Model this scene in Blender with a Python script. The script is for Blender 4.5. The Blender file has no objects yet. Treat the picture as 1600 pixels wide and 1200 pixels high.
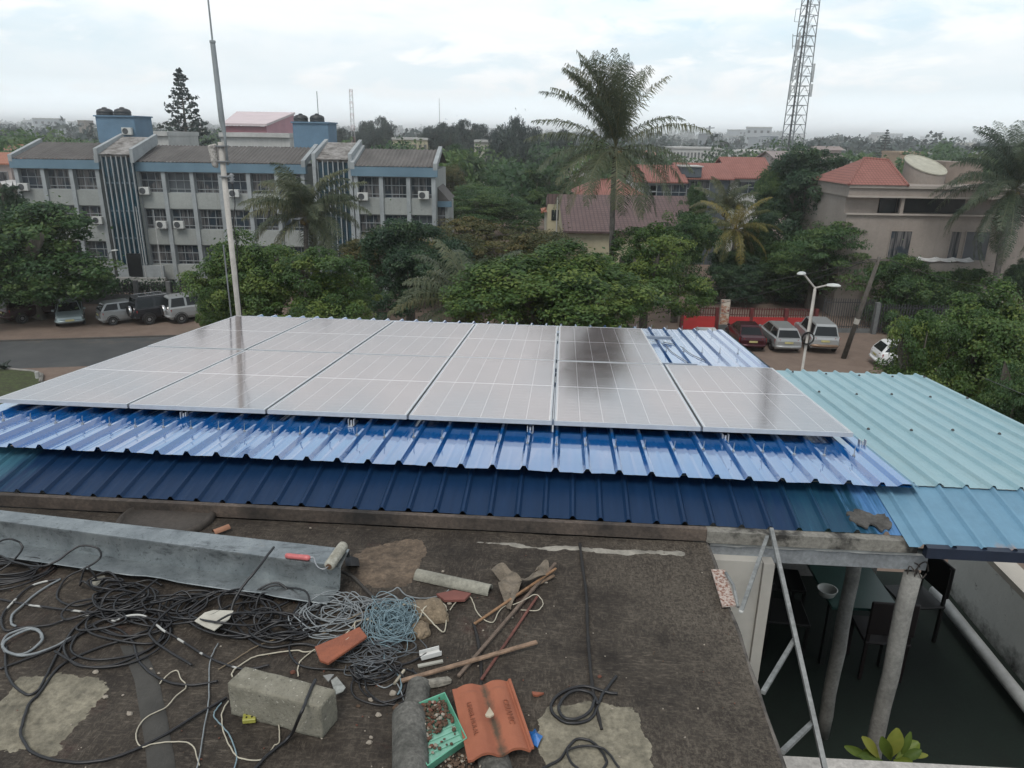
import bpy, bmesh, math, random
import numpy as np
from mathutils import Vector, Matrix, Euler, noise
SC = bpy.context.scene
COL = SC.collection
R = math.radians
rnd = random.Random(11)
GZ = -12.7          # street level below the camera (camera is the origin)
DZ = -2.4           # concrete deck below the camera

# ---------------------------------------------------------------- camera
FOC = 1150.0
pit = math.atan2(389, FOC); rol = R(0.9)
cU = Vector((math.cos(pit)*math.sin(rol), -math.cos(pit)*math.cos(rol), -math.sin(pit)))
cF = (Vector((0, 0, 1)) - cU*cU.z).normalized()
cR = cF.cross(cU)
CM = Matrix((cR, cF, cU))            # camera axes (x right, y down, z forward) -> world
cd = bpy.data.cameras.new('camera'); cam = bpy.data.objects.new('camera', cd); COL.objects.link(cam)
m = CM.transposed()                  # rows = images of the axes
cam.matrix_world = Matrix(((CM[0][0], -CM[0][1], -CM[0][2], 0), (CM[1][0], -CM[1][1], -CM[1][2], 0),
                           (CM[2][0], -CM[2][1], -CM[2][2], 0), (0, 0, 0, 1)))
cd.sensor_width = 36; cd.lens = FOC/1600*36; cd.clip_start = .05; cd.clip_end = 60000
SC.camera = cam

def ray(x, y): return CM @ Vector(((x-800)/FOC, (y-600)/FOC, 1))
def pz(x, y, z):
    """the place on the level plane z that the photograph shows at pixel x, y"""
    d = ray(x, y); return d*(z/d.z)
def py(x, y, Y):
    d = ray(x, y); return d*(Y/d.y)

# building frame of the near roofs: u along the panel rows, v away from the viewer
OB = Vector((-4.269, 5.692, -2.124)); AB = -.067; TB = math.tan(.0824)
uB = Vector((math.cos(AB), math.sin(AB), 0)); vB = Vector((-math.sin(AB), math.cos(AB), 0))
def B(u, v, z): return Vector((OB.x, OB.y, 0)) + uB*u + vB*v + Vector((0, 0, z))
def toB(P):
    q = Vector((P.x-OB.x, P.y-OB.y, 0)); return (q.dot(uB), q.dot(vB), P.z)

# ---------------------------------------------------------------- mesh helper
class MB:
    def __init__(s): s.v = []; s.f = []; s.m = []; s.k = 0
    def add(s, vs, fs):
        n = len(s.v); s.v += [tuple(p) for p in vs]
        for f in fs: s.f.append(tuple(i+n for i in f)); s.m.append(s.k)
    def quad(s, *p): s.add(p, [tuple(range(len(p)))])
    def hexa(s, p):   # 4 bottom (ccw from above), 4 top
        s.add(p, [(3,2,1,0),(4,5,6,7),(0,1,5,4),(1,2,6,5),(2,3,7,6),(3,0,4,7)])
    def box(s, x0, x1, y0, y1, z0, z1):
        s.hexa([(x0,y0,z0),(x1,y0,z0),(x1,y1,z0),(x0,y1,z0),(x0,y0,z1),(x1,y0,z1),(x1,y1,z1),(x0,y1,z1)])
    def bar(s, a, b, w, h=None, up=(0,0,1)):
        a, b = Vector(a), Vector(b); h = h or w; t = (b-a).normalized(); up = Vector(up)
        if abs(t.dot(up)) > .98: up = Vector((0,1,0))
        sd = t.cross(up).normalized(); u2 = sd.cross(t)
        o = [sd*(w/2)*i+u2*(h/2)*j for i, j in ((-1,-1),(1,-1),(1,1),(-1,1))]
        s.add([a+q for q in o]+[b+q for q in o], [(0,1,2,3),(7,6,5,4),(0,4,5,1),(1,5,6,2),(2,6,7,3),(3,7,4,0)])
    def tube(s, pts, r, n=6, closed=False):
        pts = [Vector(p) for p in pts]; N = len(pts); rs = r if isinstance(r, (list, tuple)) else [r]*N
        up = Vector((0,0,1)); vs = []; pn = None
        for i, p in enumerate(pts):
            t = (pts[(i+1) % N if closed else min(i+1, N-1)]-pts[(i-1) % N if closed else max(i-1, 0)])
            t = t.normalized() if t.length > 1e-9 else Vector((1,0,0))
            if pn is None:
                a = up if abs(t.dot(up)) < .9 else Vector((1,0,0)); pn = (a-t*a.dot(t)).normalized()
            else:
                pn = pn-t*pn.dot(t); pn = pn.normalized() if pn.length > 1e-6 else t.orthogonal().normalized()
            bn = t.cross(pn)
            for k in range(n):
                a = 2*math.pi*k/n; vs.append(p+(pn*math.cos(a)+bn*math.sin(a))*rs[i])
        fs = []
        for i in range(N if closed else N-1):
            j = (i+1) % N
            for k in range(n): fs.append((i*n+k, i*n+(k+1) % n, j*n+(k+1) % n, j*n+k))
        if not closed: fs += [tuple(range(n-1, -1, -1)), tuple((N-1)*n+k for k in range(n))]
        s.add(vs, fs)
    def cyl(s, a, b, r0, r1=None, n=12): s.tube([a, b], [r0, r0 if r1 is None else r1], n)
    def lathe(s, prof, c=(0,0,0), n=20, ax='z'):
        vs = []; c = Vector(c)
        for r, z in prof:
            for k in range(n):
                a = 2*math.pi*k/n; q = Vector((r*math.cos(a), r*math.sin(a), z))
                if ax == 'y': q = Vector((q.x, z, q.y))
                vs.append(c+q)
        fs = [(i*n+k, i*n+(k+1) % n, (i+1)*n+(k+1) % n, (i+1)*n+k) for i in range(len(prof)-1) for k in range(n)]
        fs += [tuple(range(n-1, -1, -1)), tuple((len(prof)-1)*n+k for k in range(n))]
        if ax == 'y': fs = [f[::-1] for f in fs]
        s.add(vs, fs)
    def prism(s, poly, d):
        """closed outline poly, pushed along d"""
        d = Vector(d); n = len(poly); p = [Vector(q) for q in poly]
        s.add(p+[q+d for q in p], [tuple(range(n-1, -1, -1)), tuple(range(n, 2*n))]+[(i, (i+1) % n, n+(i+1) % n, n+i) for i in range(n)])
    def grid(s, P):
        """P[i][j] points -> quads"""
        a, b = len(P), len(P[0])
        s.add([q for r in P for q in r], [(i*b+j, (i+1)*b+j, (i+1)*b+j+1, i*b+j+1) for i in range(a-1) for j in range(b-1)])
    def mesh(s, name, mats, org=(0,0,0), smooth=False, bevel=0, seg=1, recalc=False, sub=0):
        me = bpy.data.meshes.new(name); o = Vector(org)
        me.from_pydata([tuple(Vector(p)-o) for p in s.v], [], s.f)
        mats = mats if isinstance(mats, (list, tuple)) else [mats]
        for q in mats: me.materials.append(q)
        me.polygons.foreach_set('material_index', s.m)
        if bevel or recalc or sub:
            bm = bmesh.new(); bm.from_mesh(me)
            if recalc: bmesh.ops.recalc_face_normals(bm, faces=bm.faces)
            if bevel:
                bmesh.ops.remove_doubles(bm, verts=bm.verts, dist=1e-5)
                es = [e for e in bm.edges if len(e.link_faces) == 2 and e.calc_face_angle(0) > .5]
                bmesh.ops.bevel(bm, geom=es, offset=bevel, segments=seg, profile=.6, affect='EDGES', clamp_overlap=True)
            if sub: bmesh.ops.subdivide_edges(bm, edges=bm.edges, cuts=sub, use_grid_fill=True)
            bm.to_mesh(me); bm.free()
        if smooth: me.polygons.foreach_set('use_smooth', [True]*len(me.polygons))
        me.update(); return me
    def build(s, name, mats, parent=None, org=(0,0,0), **k):
        return link(name, s.mesh(name, mats, org, **k), parent)

def link(name, me, parent=None, loc=(0,0,0), rot=(0,0,0), scale=(1,1,1)):
    o = bpy.data.objects.new(name, me); COL.objects.link(o)
    o.parent = parent; o.location = loc; o.rotation_euler = rot; o.scale = scale
    return o
def tag(o, label=None, cat=None, group=None, kind=None):
    if label: o['label'] = label
    if cat: o['category'] = cat
    if group: o['group'] = group
    if kind: o['kind'] = kind
    return o
def thing(name, label, cat, loc=(0,0,0), rot=(0,0,0), group=None):
    return tag(link(name, None, None, loc, rot), label, cat, group)
def copy_tree(o, parent=None):
    c = o.copy(); COL.objects.link(c); c.parent = parent
    for ch in o.children: copy_tree(ch, c)
    return c
def solo(name, mb, mats, label, cat, group=None, org=None, **k):
    """a thing that is one mesh; its origin is put at the middle of its base"""
    if org is None:
        xs, ys, zs = zip(*mb.v); org = ((min(xs)+max(xs))/2, (min(ys)+max(ys))/2, min(zs))
    o = mb.build(name, mats, None, org, **k); o.location = org
    return tag(o, label, cat, group)
def smoothpath(pts, n=8, closed=False):
    """Catmull-Rom through pts"""
    P = [Vector(p) for p in pts]; N = len(P); out = []
    rng = range(N) if closed else range(N-1)
    for i in rng:
        g = (lambda k: P[k % N]) if closed else (lambda k: P[max(0, min(N-1, k))])
        a, b, c, d = g(i-1), g(i), g(i+1), g(i+2)
        for k in range(n):
            t = k/n; out.append(.5*((2*b)+(c-a)*t+(2*a-5*b+4*c-d)*t*t+(3*b-a-3*c+d)*t**3))
    if not closed: out.append(P[-1])
    return out

# ---------------------------------------------------------------- materials
MATS = {}
class NT:
    def __init__(s, name):
        s.mat = bpy.data.materials.new(name); s.mat.use_nodes = True; s.t = s.mat.node_tree
        s.n = s.t.nodes; s.l = s.t.links; s.b = s.n['Principled BSDF']; s.out = s.n['Material Output']
        s.tc = s.n.new('ShaderNodeTexCoord').outputs['Object']
    def vec(s, scale=(1,1,1), rot=(0,0,0)):
        q = s.n.new('ShaderNodeMapping'); s.l.new(s.tc, q.inputs[0]); q.inputs['Scale'].default_value = scale; q.inputs['Rotation'].default_value = rot
        return q.outputs[0]
    def noise(s, scale, det=4, rough=.6, vec=None, dist=0):
        q = s.n.new('ShaderNodeTexNoise'); s.l.new(vec or s.tc, q.inputs['Vector'])
        q.inputs['Scale'].default_value = scale; q.inputs['Detail'].default_value = det; q.inputs['Roughness'].default_value = rough; q.inputs['Distortion'].default_value = dist
        return q.outputs[0]
    def ramp(s, fac, a, b, c0=(0,0,0,1), c1=(1,1,1,1)):
        q = s.n.new('ShaderNodeValToRGB'); s.l.new(fac, q.inputs[0])
        q.color_ramp.elements[0].position = a; q.color_ramp.elements[1].position = b
        q.color_ramp.elements[0].color = c0; q.color_ramp.elements[1].color = c1
        return q.outputs[0]
    def mix(s, fac, a, b, mode='MIX'):
        q = s.n.new('ShaderNodeMix'); q.data_type = 'RGBA'; q.blend_type = mode
        for i, x in ((0, fac), (6, a), (7, b)):
            if isinstance(x, (int, float)): q.inputs[i].default_value = x
            elif isinstance(x, tuple): q.inputs[i].default_value = x if len(x) == 4 else (*x, 1)
            else: s.l.new(x, q.inputs[i])
        return q.outputs[2]
    def math(s, op, a, b=0.0, clamp=False):
        q = s.n.new('ShaderNodeMath'); q.operation = op; q.use_clamp = clamp
        for i, x in enumerate((a, b)):
            if isinstance(x, (int, float)): q.inputs[i].default_value = x
            else: s.l.new(x, q.inputs[i])
        return q.outputs[0]
    def sep(s, v=None):
        q = s.n.new('ShaderNodeSeparateXYZ'); s.l.new(v or s.tc, q.inputs[0]); return q.outputs
    def set(s, **k):
        for a, x in k.items():
            i = s.b.inputs[a.replace('_', ' ')]
            if isinstance(x, (int, float)): i.default_value = x
            elif isinstance(x, tuple): i.default_value = x if len(x) == 4 else (*x, 1)
            else: s.l.new(x, i)
        return s
    def bump(s, h, strength=.3, dist=.01):
        q = s.n.new('ShaderNodeBump'); s.l.new(h, q.inputs['Height']); q.inputs['Strength'].default_value = strength; q.inputs['Distance'].default_value = dist
        s.l.new(q.outputs[0], s.b.inputs['Normal'])

def mat(name, col, rough=.7, var=.35, scale=3, col2=None, metal=0, bump=0, bscale=40, spec=.5, fine=0, lo=.35, hi=.65):
    if name in MATS: return MATS[name]
    t = NT(name); c2 = col2 or tuple(c*(1-var) for c in col)
    c = t.mix(t.ramp(t.noise(scale, 6, .65), lo, hi), (*c2, 1), (*col, 1))
    if fine:
        c = t.mix(1.0, c, t.ramp(t.noise(bscale, 3, .7), .3, .7, (1-fine, 1-fine, 1-fine, 1), (1+fine*.3,)*3+(1,)), 'MULTIPLY')
    t.set(Base_Color=c, Roughness=rough, Metallic=metal, Specular_IOR_Level=spec)
    if bump: t.bump(t.noise(bscale, 4, .7), bump, .01)
    MATS[name] = t.mat; return t.mat

def leafmat(name, a, b, c, trans=.3):
    t = NT(name); at = t.n.new('ShaderNodeAttribute'); at.attribute_name = 'tint'
    q = t.n.new('ShaderNodeValToRGB'); t.l.new(at.outputs['Fac'], q.inputs[0])
    e = q.color_ramp.elements; e[0].color = (*a, 1); e[0].position = .15; e[1].color = (*b, 1); e[1].position = .55
    e = e.new(.9); e.color = (*c, 1)
    t.set(Base_Color=q.outputs[0], Roughness=.5, Specular_IOR_Level=.35)
    tr = t.n.new('ShaderNodeBsdfTranslucent'); t.l.new(q.outputs[0], tr.inputs[0])
    mx = t.n.new('ShaderNodeMixShader'); mx.inputs[0].default_value = trans
    t.l.new(t.b.outputs[0], mx.inputs[1]); t.l.new(tr.outputs[0], mx.inputs[2]); t.l.new(mx.outputs[0], t.out.inputs[0])
    MATS[name] = t.mat; return t.mat

# ---------------------------------------------------------------- light and sky
SUN_EL, SUN_AZ = R(58), R(200)       # azimuth measured from +Y towards +X
w = bpy.data.worlds.new('World'); SC.world = w; w.use_nodes = True
wt = w.node_tree; wn, wl = wt.nodes, wt.links
bg = wn['Background']; bg.inputs['Strength'].default_value = .1
sky = wn.new('ShaderNodeTexSky'); sky.sky_type = 'NISHITA'; sky.sun_disc = False
sky.sun_elevation = SUN_EL; sky.sun_rotation = SUN_AZ; sky.dust_density = 3; sky.air_density = 1.2
wtc = wn.new('ShaderNodeTexCoord')
def wnode(tp, **k):
    q = wn.new(tp)
    for a, x in k.items(): setattr(q, a, x)
    return q
sp = wnode('ShaderNodeSeparateXYZ'); wl.new(wtc.outputs['Generated'], sp.inputs[0])
mp = wnode('ShaderNodeMapping'); wl.new(wtc.outputs['Generated'], mp.inputs[0]); mp.inputs['Scale'].default_value = (1, 1, 3.2); mp.inputs['Location'].default_value = (.4, .3, .2)
def wramp(fac, *el):
    q = wnode('ShaderNodeValToRGB'); wl.new(fac, q.inputs[0]); cr = q.color_ramp
    while len(cr.elements) < len(el): cr.elements.new(.5)
    for e, (p, c) in zip(cr.elements, el): e.position = p; e.color = (*c, 1)
    return q.outputs[0]
def wmix(fac, a, b, mode='MIX'):
    q = wnode('ShaderNodeMix', data_type='RGBA', blend_type=mode)
    for i, x in ((0, fac), (6, a), (7, b)):
        if isinstance(x, (int, float)): q.inputs[i].default_value = x
        elif isinstance(x, tuple): q.inputs[i].default_value = (*x, 1)
        else: wl.new(x, q.inputs[i])
    return q.outputs[2]
def wnoise(scale, det, rough, dist=0):
    q = wnode('ShaderNodeTexNoise'); wl.new(mp.outputs[0], q.inputs['Vector'])
    q.inputs['Scale'].default_value = scale; q.inputs['Detail'].default_value = det; q.inputs['Roughness'].default_value = rough; q.inputs['Distortion'].default_value = dist
    return q.outputs[0]
q = wnode('ShaderNodeMapRange'); wl.new(sp.outputs['Z'], q.inputs[0]); zf = q.outputs[0]
veil = wramp(zf, (0, (1.6, 1.72, 1.8)), (.022, (.95, 1.04, 1.09)), (.055, (.62, .69, .73)), (.1, (.53, .62, .67)), (.16, (.47, .625, .715)), (.3, (.47, .61, .69)), (.55, (.60, .65, .69)), (1, (.50, .53, .56)))
banks = wmix(1.0, wramp(wnoise(3.4, 8, .55, .4), (.47, (0, 0, 0)), (.60, (1, 1, 1))), wramp(zf, (.05, (.0, .0, .0)), (.12, (1, 1, 1))), 'MULTIPLY')
wisps = wramp(wnoise(9, 7, .6, .4), (.45, (0, 0, 0)), (.75, (.5, .5, .5)))
grey = wramp(wnoise(4.3, 5, .5, .2), (.5, (0, 0, 0)), (.8, (.35, .35, .35)))
col = wmix(banks, veil, (.705, .72, .73))
puff = wmix(1.0, wramp(wnoise(7.5, 9, .58, .5), (.50, (0, 0, 0)), (.60, (1, 1, 1))), wramp(zf, (.03, (0, 0, 0)), (.06, (1, 1, 1)), (.12, (1, 1, 1)), (.19, (0, 0, 0))), 'MULTIPLY')
col = wmix(puff, col, (.73, .745, .755))
col = wmix(wisps, col, (.72, .735, .745))
col = wmix(grey, col, (.46, .50, .53))
dim = wramp(zf, (.0, (1, 1, 1)), (.28, (1, 1, 1)), (.62, (.72, .72, .73)), (1, (.6, .6, .61)))
col = wmix(1.0, col, dim, 'MULTIPLY')
sc10 = wnode('ShaderNodeVectorMath', operation='SCALE'); wl.new(col, sc10.inputs[0]); sc10.inputs['Scale'].default_value = 10
fin = wmix(.93, sky.outputs[0], sc10.outputs[0])
wl.new(fin, bg.inputs['Color'])
sl = bpy.data.lights.new('sun', 'SUN'); sl.energy = 1.3; sl.angle = R(25); sl.color = (1, .97, .92)
so = bpy.data.objects.new('sun', sl); COL.objects.link(so)
sd = Vector((math.sin(SUN_AZ)*math.cos(SUN_EL), math.cos(SUN_AZ)*math.cos(SUN_EL), math.sin(SUN_EL)))
so.rotation_euler = sd.to_track_quat('Z', 'Y').to_euler(); so.location = (0, -20, 60)
SC.view_settings.view_transform = 'Standard'; SC.view_settings.look = 'None'; SC.view_settings.exposure = .66; SC.view_settings.gamma = 1
SC.render.engine = 'CYCLES'; SC.cycles.max_bounces = 10; SC.cycles.diffuse_bounces = 3; SC.cycles.glossy_bounces = 4; SC.cycles.transmission_bounces = 4; SC.cycles.transparent_max_bounces = 4; SC.cycles.volume_bounces = 8
# ================================================================ near roofs
ROT = (-math.atan(TB), 0, AB)
def ribprof(u0, u1, pitch, ph, base, top, ht):
    pts = [(u0, 0)]; k = math.ceil((u0+base-ph)/pitch); c = ph+k*pitch
    while c < u1-base:
        pts += [(c-base/2, 0), (c-top/2, ht), (c+top/2, ht), (c+base/2, 0)]
        q = c+pitch/2
        if q < u1-.03: pts += [(q-.02, 0), (q, .0015), (q+.02, 0)]
        c += pitch
    return pts+[(u1, 0)]
def sheet(mb, prof, vs, f=None):
    """ribbed sheet: profile across u, rows along v, f(u, v) adds height"""
    mb.grid([[(u, v, z+(f(u, v) if f else 0)) for u, z in prof] for v in vs])

# bright blue new sheets
t = NT('bright_blue_sheet')
dirt = t.ramp(t.noise(1.0, 6, .7, t.vec((9, .6, 1))), .55, .8)
c = t.mix(t.ramp(t.noise(2.2, 5, .6), .3, .7), (.005, .078, .27), (.008, .105, .33))
c = t.mix(t.math('MULTIPLY', dirt, .3), c, (.16, .22, .36)); c = t.mix(t.ramp(t.noise(14, 6, .8), .66, .72), c, (.13, .15, .19))
streak = t.ramp(t.noise(1.0, 4, .6, t.vec((30, 1.1, 1))), .35, .75, (.05, .05, .05, 1), (.20, .20, .20, 1))
t.set(Base_Color=c, Roughness=streak, Specular_IOR_Level=.8, Coat_Weight=1.0, Coat_Roughness=.08, Coat_IOR=1.75)
t.bump(t.math('ADD', t.noise(1.0, 2, .5, t.vec((14, .8, 1))), t.noise(3.2, 3, .6)), .14, .012)
M_blue = t.mat
M_zinc = mat('zinc_screw', (.45, .46, .47), .45, .3, 30, metal=.8)
roofA = thing('metal_roof', 'bright glossy blue ribbed metal roof under the solar panels', 'roof', OB, ROT)
mb = MB(); prof = ribprof(-.12, 7.0, .216, 4.64-.216*22, .058, .02, .030)
lip = [-.82, -.75, -.3, .4, 1.5, 3, 4.4, 5.26]
sheet(mb, prof, lip, lambda u, v: -.11+(.002*math.sin(u*9)+.0015*math.sin(u*23) if v < -.7 else 0))
mb.k = 1
c = 4.64-.216*21
crests = []
while c < 6.9:
    crests.append(c); c += .216
for i, c in enumerate(crests):
    for v in ((-.33, 1.62, 3.42, 5.0) if c > 5.5 else (-.33,)):
        q = rnd.uniform(-.02, .02)
        mb.cyl((c, v+q, -.08), (c, v+q, -.068), .011, .011, 8)
        mb.tube([(c, v+q, -.07), (c+.002, v+q, -.02), (c+.004, v+q, -.012)], .0035, 5)
mb.build('roof_sheet', [M_blue, M_zinc], roofA)
mb = MB(); mb.box(6.72, 7.06, -.84, -.815, -.118, -.112)
mb = MB(); mb.grid([[(6.80, v, -.1085), (6.9, v, -.1065), (6.93, v, -.088), (6.99, v, -.088), (7.04, v, -.108), (7.05, v, -.122)] for v in (-.82, 1, 3, 5.26)])
mb.build('edge_flashing', M_blue, roofA)
mb = MB(); mb.box(-.1, 7.0, 5.0, 5.2, -.3, -.125); mb.box(-.1, 7.0, -.62, -.57, -.15, -.125)
mb.build('purlin', mat('dark_timber', (.06, .045, .035), .8), roofA)

# old roof: pale teal sheets behind, blue painted front sheets with overhang shade in their colour
HO = -.16; VR = -.66; ZR = OB.z+HO-VR*TB
t = NT('weathered_teal_sheet')
a = t.noise(3.5, 7, .7); b = t.noise(1.0, 5, .65, t.vec((5, .4, 1)))
c = t.mix(t.ramp(a, .3, .7), (.20, .335, .38), (.25, .385, .42))
c = t.mix(t.ramp(b, .5, .75), c, (.26, .39, .43))
c = t.mix(t.ramp(t.noise(60, 3, .7), .62, .75), c, (.12, .21, .25))
st = t.ramp(t.noise(1.0, 6, .72, t.vec((11, .55, 1))), .5, .72); c = t.mix(t.math('MULTIPLY', st, .55), c, (.20, .27, .27)); c = t.mix(t.ramp(t.noise(2.3, 7, .75), .64, .72), c, (.34, .40, .38)); c = t.mix(t.ramp(t.noise(7, 6, .8), .70, .74), c, (.20, .12, .075))
t.set(Base_Color=c, Roughness=.45, Specular_IOR_Level=.4); t.bump(t.math('ADD', t.noise(4, 3), t.math('MULTIPLY', t.noise(50, 3), .2)), .12, .02); M_teal = t.mat
def rustmat(name, base):
    t = NT(name); x, y, z = t.sep()
    a = t.noise(3.5, 7, .7); c = t.mix(t.ramp(a, .3, .7), base, tuple(q*1.35 for q in base))
    # rust creeps up from the eave and from one lap
    edge = t.math('SUBTRACT', t.ramp(t.noise(1.0, 6, .7, t.vec((9, 3, 1))), .3, .75), t.math('MULTIPLY', t.math('ADD', y, 1.31), 5.5))
    edge = t.math('MULTIPLY', edge, t.math('MULTIPLY', t.math('SUBTRACT', x, 7.0), 1.5, True), True)
    c = t.mix(t.ramp(edge, .12, .5), c, (.30, .16, .085)); c = t.mix(t.ramp(edge, .5, .8), c, (.10, .055, .035))
    t.set(Base_Color=c, Roughness=.5, Specular_IOR_Level=.35); return t.mat
M_teal2 = rustmat('rusting_teal_sheet', (.105, .205, .285))
t = NT('navy_paint_shaded'); x, y, z = t.sep()
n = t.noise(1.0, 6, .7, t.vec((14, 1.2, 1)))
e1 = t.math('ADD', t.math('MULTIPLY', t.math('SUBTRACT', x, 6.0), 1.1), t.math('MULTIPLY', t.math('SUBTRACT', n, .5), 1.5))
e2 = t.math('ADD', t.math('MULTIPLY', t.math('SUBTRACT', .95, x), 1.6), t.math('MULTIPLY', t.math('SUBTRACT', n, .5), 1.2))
c = t.mix(t.ramp(t.noise(1.0, 5, .7, t.vec((18, 2, 1))), .3, .75), (.0042, .020, .056), (.0065, .027, .074))  # navy paint, darkened in colour for the overhang's shade; lighter at both ends
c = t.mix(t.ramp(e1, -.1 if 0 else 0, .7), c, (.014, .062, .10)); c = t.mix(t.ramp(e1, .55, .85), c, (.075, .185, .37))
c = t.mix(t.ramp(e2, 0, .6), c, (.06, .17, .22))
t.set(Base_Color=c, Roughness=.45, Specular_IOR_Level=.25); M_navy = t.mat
roofB = thing('metal_roof', 'weathered teal ribbed metal roof beside the solar panels, its front pitch painted dark blue with overhang shade in the colour', 'roof', (OB.x, OB.y, 0), (0, 0, AB))
pB = ribprof(5.5, 8.74, .177, 6.0-.177*3, .046, .016, .024)
mb = MB(); sheet(mb, pB, [VR-.03, 0, 1, 2, 2.84], lambda u, v: OB.z+HO-v*TB+.012)
mb.k = 1
for k in range(4, 18):
    c = 6.0+.177*k
    if c > 8.7: break
    for v in (.55, 1.75, 2.62):
        if (k+int(v*2)) % 2: continue
        z = OB.z+HO-v*TB+.04
        mb.lathe([(.014, 0), (.013, .006), (.006, .014)], (c, v+rnd.uniform(-.03, .03), z), 8)
mb.k = 1
for k in (2, 6, 10, 14): c = 6.0+.177*(k+5)+.024; mb.grid([[(c+q_, v, OB.z+HO-v*TB+.012+h_) for q_, h_ in ((0, .001), (.0, .006), (.007, .006), (.007, .001))] for v in (VR-.03, 0, 1, 2, 2.84)])
mb.build('upper_sheet', [M_teal, mat('dark_bolt', (.05, .05, .05), .6)], roofB)
ff = lambda u, v: ZR-.165*(VR-v)
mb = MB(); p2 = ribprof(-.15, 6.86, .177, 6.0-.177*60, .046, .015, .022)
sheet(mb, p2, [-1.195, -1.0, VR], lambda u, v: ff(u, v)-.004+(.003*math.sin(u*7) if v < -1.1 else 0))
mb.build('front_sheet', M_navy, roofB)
mb = MB(); p2 = ribprof(6.80, 8.74, .177, 6.0-.177*3, .046, .016, .022)
sheet(mb, p2, [-1.31, -1.0, VR-.01], lambda u, v: ff(u, v)+.004)
tag(mb.build('front_sheet', M_teal2, roofB), 'teal front sheet with rust at the eave')
mb = MB()   # cement dab
pp = [(1325,800),(1338,797),(1352,800),(1366,803),(1376,799),(1390,806),(1393,816),(1382,822),(1370,815),(1356,816),(1340,815),(1328,809)]
ptsB = []
for x, y in pp:
    P = pz(x, y, -2.262); u, v, z = toB(P); ptsB.append((u, v, ff(u, v)+.012))
mb.prism([(p.x, p.y, ff(p.x, p.y)+.012) for p in (q+Vector((.05*noise.noise(q*17), .05*noise.noise(q*21+Vector((5, 0, 0))), 0)) for q in smoothpath(ptsB, 7, True))], (0, 0, .012)); mb.build('mortar_patch', mat('old_mortar', (.095, .09, .082), .9, .5, 9, bump=.6, fine=.4), roofB, recalc=True)
# eave board and gutter under the front pitch
M_board = mat('stained_board', (.13, .10, .08), .85, .75, 2.2, (.025, .022, .02), bump=.3, fine=.5)
mb = MB(); mb.box(-3.2, 5.6, -1.25, -1.21, -2.40, -2.318); mb.build('eave_board', M_board, roofB)
mb = MB(); mb.box(5.6, 6.88, -1.26, -1.19, -2.405, -2.325)
tag(mb.build('eave_board', mat('stained_lintel', (.21, .20, .175), .85, .9, 3.3, (.03, .028, .025), bump=.3, fine=.4, lo=.4, hi=.5), roofB), 'pale lintel with black stains')
mb = MB(); mb.box(6.9, 8.9, -1.33, -1.28, -2.395, -2.325); mb.build('fascia', mat('navy_fascia', (.012, .02, .04), .5), roofB)

# the buildings that carry them
t = NT('bitumen_felt'); x, y, z = t.sep()
n1 = t.noise(1.3, 8, .72, t.vec((1, 1, 1))); n2 = t.noise(5, 8, .75); n3 = t.noise(1, 5, .7, t.vec((26, 90, 1))); n4 = t.noise(1, 5, .7, t.vec((90, 26, 1)))
c = t.mix(t.ramp(n1, .32, .68), (.0155, .012, .0098), (.037, .029, .0225))
c = t.mix(t.ramp(n2, .42, .66), c, (.050, .041, .032))
c = t.mix(t.ramp(t.noise(2.1, 6, .65), .60, .72), c, (.050, .026, .021))
thr = t.math('MULTIPLY', t.ramp(n3, .5, .72), t.ramp(n2, .35, .6)); thr2 = t.math('MULTIPLY', t.ramp(n4, .5, .72), t.ramp(n1, .35, .6))
c = t.mix(t.math('MULTIPLY', t.math('MAXIMUM', thr, thr2), .9), c, (.145, .122, .096))
gr = t.math('ADD', t.math('MULTIPLY', t.math('SUBTRACT', x, 3.0), .6), t.math('MULTIPLY', t.math('SUBTRACT', n1, .5), 1.6)); c = t.mix(t.math('MULTIPLY', t.ramp(gr, .1, .8), t.ramp(t.noise(62, 4, .8), .45, .65)), c, (.125, .108, .085)); c = t.mix(t.ramp(t.noise(9, 6, .7), .60, .78), c, (.014, .012, .011))
t.set(Base_Color=c, Roughness=.82, Specular_IOR_Level=.3)
t.bump(t.math('ADD', t.noise(24, 6, .75), t.math('MULTIPLY', t.math('ADD', n3, n4), .6)), .7, .012); M_felt = t.mat
M_wallg = mat('dirty_render', (.33, .32, .30), .9, .5, 1.2, bump=.2, fine=.25)
M_white = mat('chalky_white_paint', (.46, .45, .43), .8, .35, 2.5, fine=.2)
deckT = thing('concrete_building', 'flat roofed building with worn dark felt deck in front of the blue roof', 'building', B(1.5, -3, GZ), (0, 0, AB))
def dk(u, v, z): return (u-1.5, v+3, z-GZ)
mb = MB()
gu = [-3.4+i*(5.60+3.4)/80 for i in range(81)]; gv = [-8.5+i*(7.24)/80 for i in range(81)]
def dz(u, v): return .006*noise.noise((u*1.7, v*1.7, 0))+.004*noise.noise((u*6, v*6, 3))-.004
mb.grid([[dk(u, v, DZ+dz(u, v)) for v in gv] for u in gu])
mb.build('roof_felt', M_felt, deckT, smooth=True)
mb = MB()
a, b = dk(-3.39, -8.49, GZ+.02), dk(5.585, -1.27, DZ-.02); mb.box(a[0], b[0], a[1], b[1], a[2], b[2])
mb.build('wall', M_wallg, deckT)
mb = MB()   # felt turned over the deck edge, worn and pale along the arris
pts = [dk(5.605+.012*noise.noise((0, v*3, 1)), v, DZ-.01) for v in gv]
mb.tube(pts, [.012+.006*noise.noise((1, v*5, 0)) for v in gv], 6)
mb.build('edge_trim', mat('worn_arris', (.14, .125, .11), .9, .75, 9, bump=.5), deckT, smooth=True)
def dpx(x, y, z=0): u, v, zz = toB(pz(x, y, DZ)); return Vector(dk(u, v, DZ+z))
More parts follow.
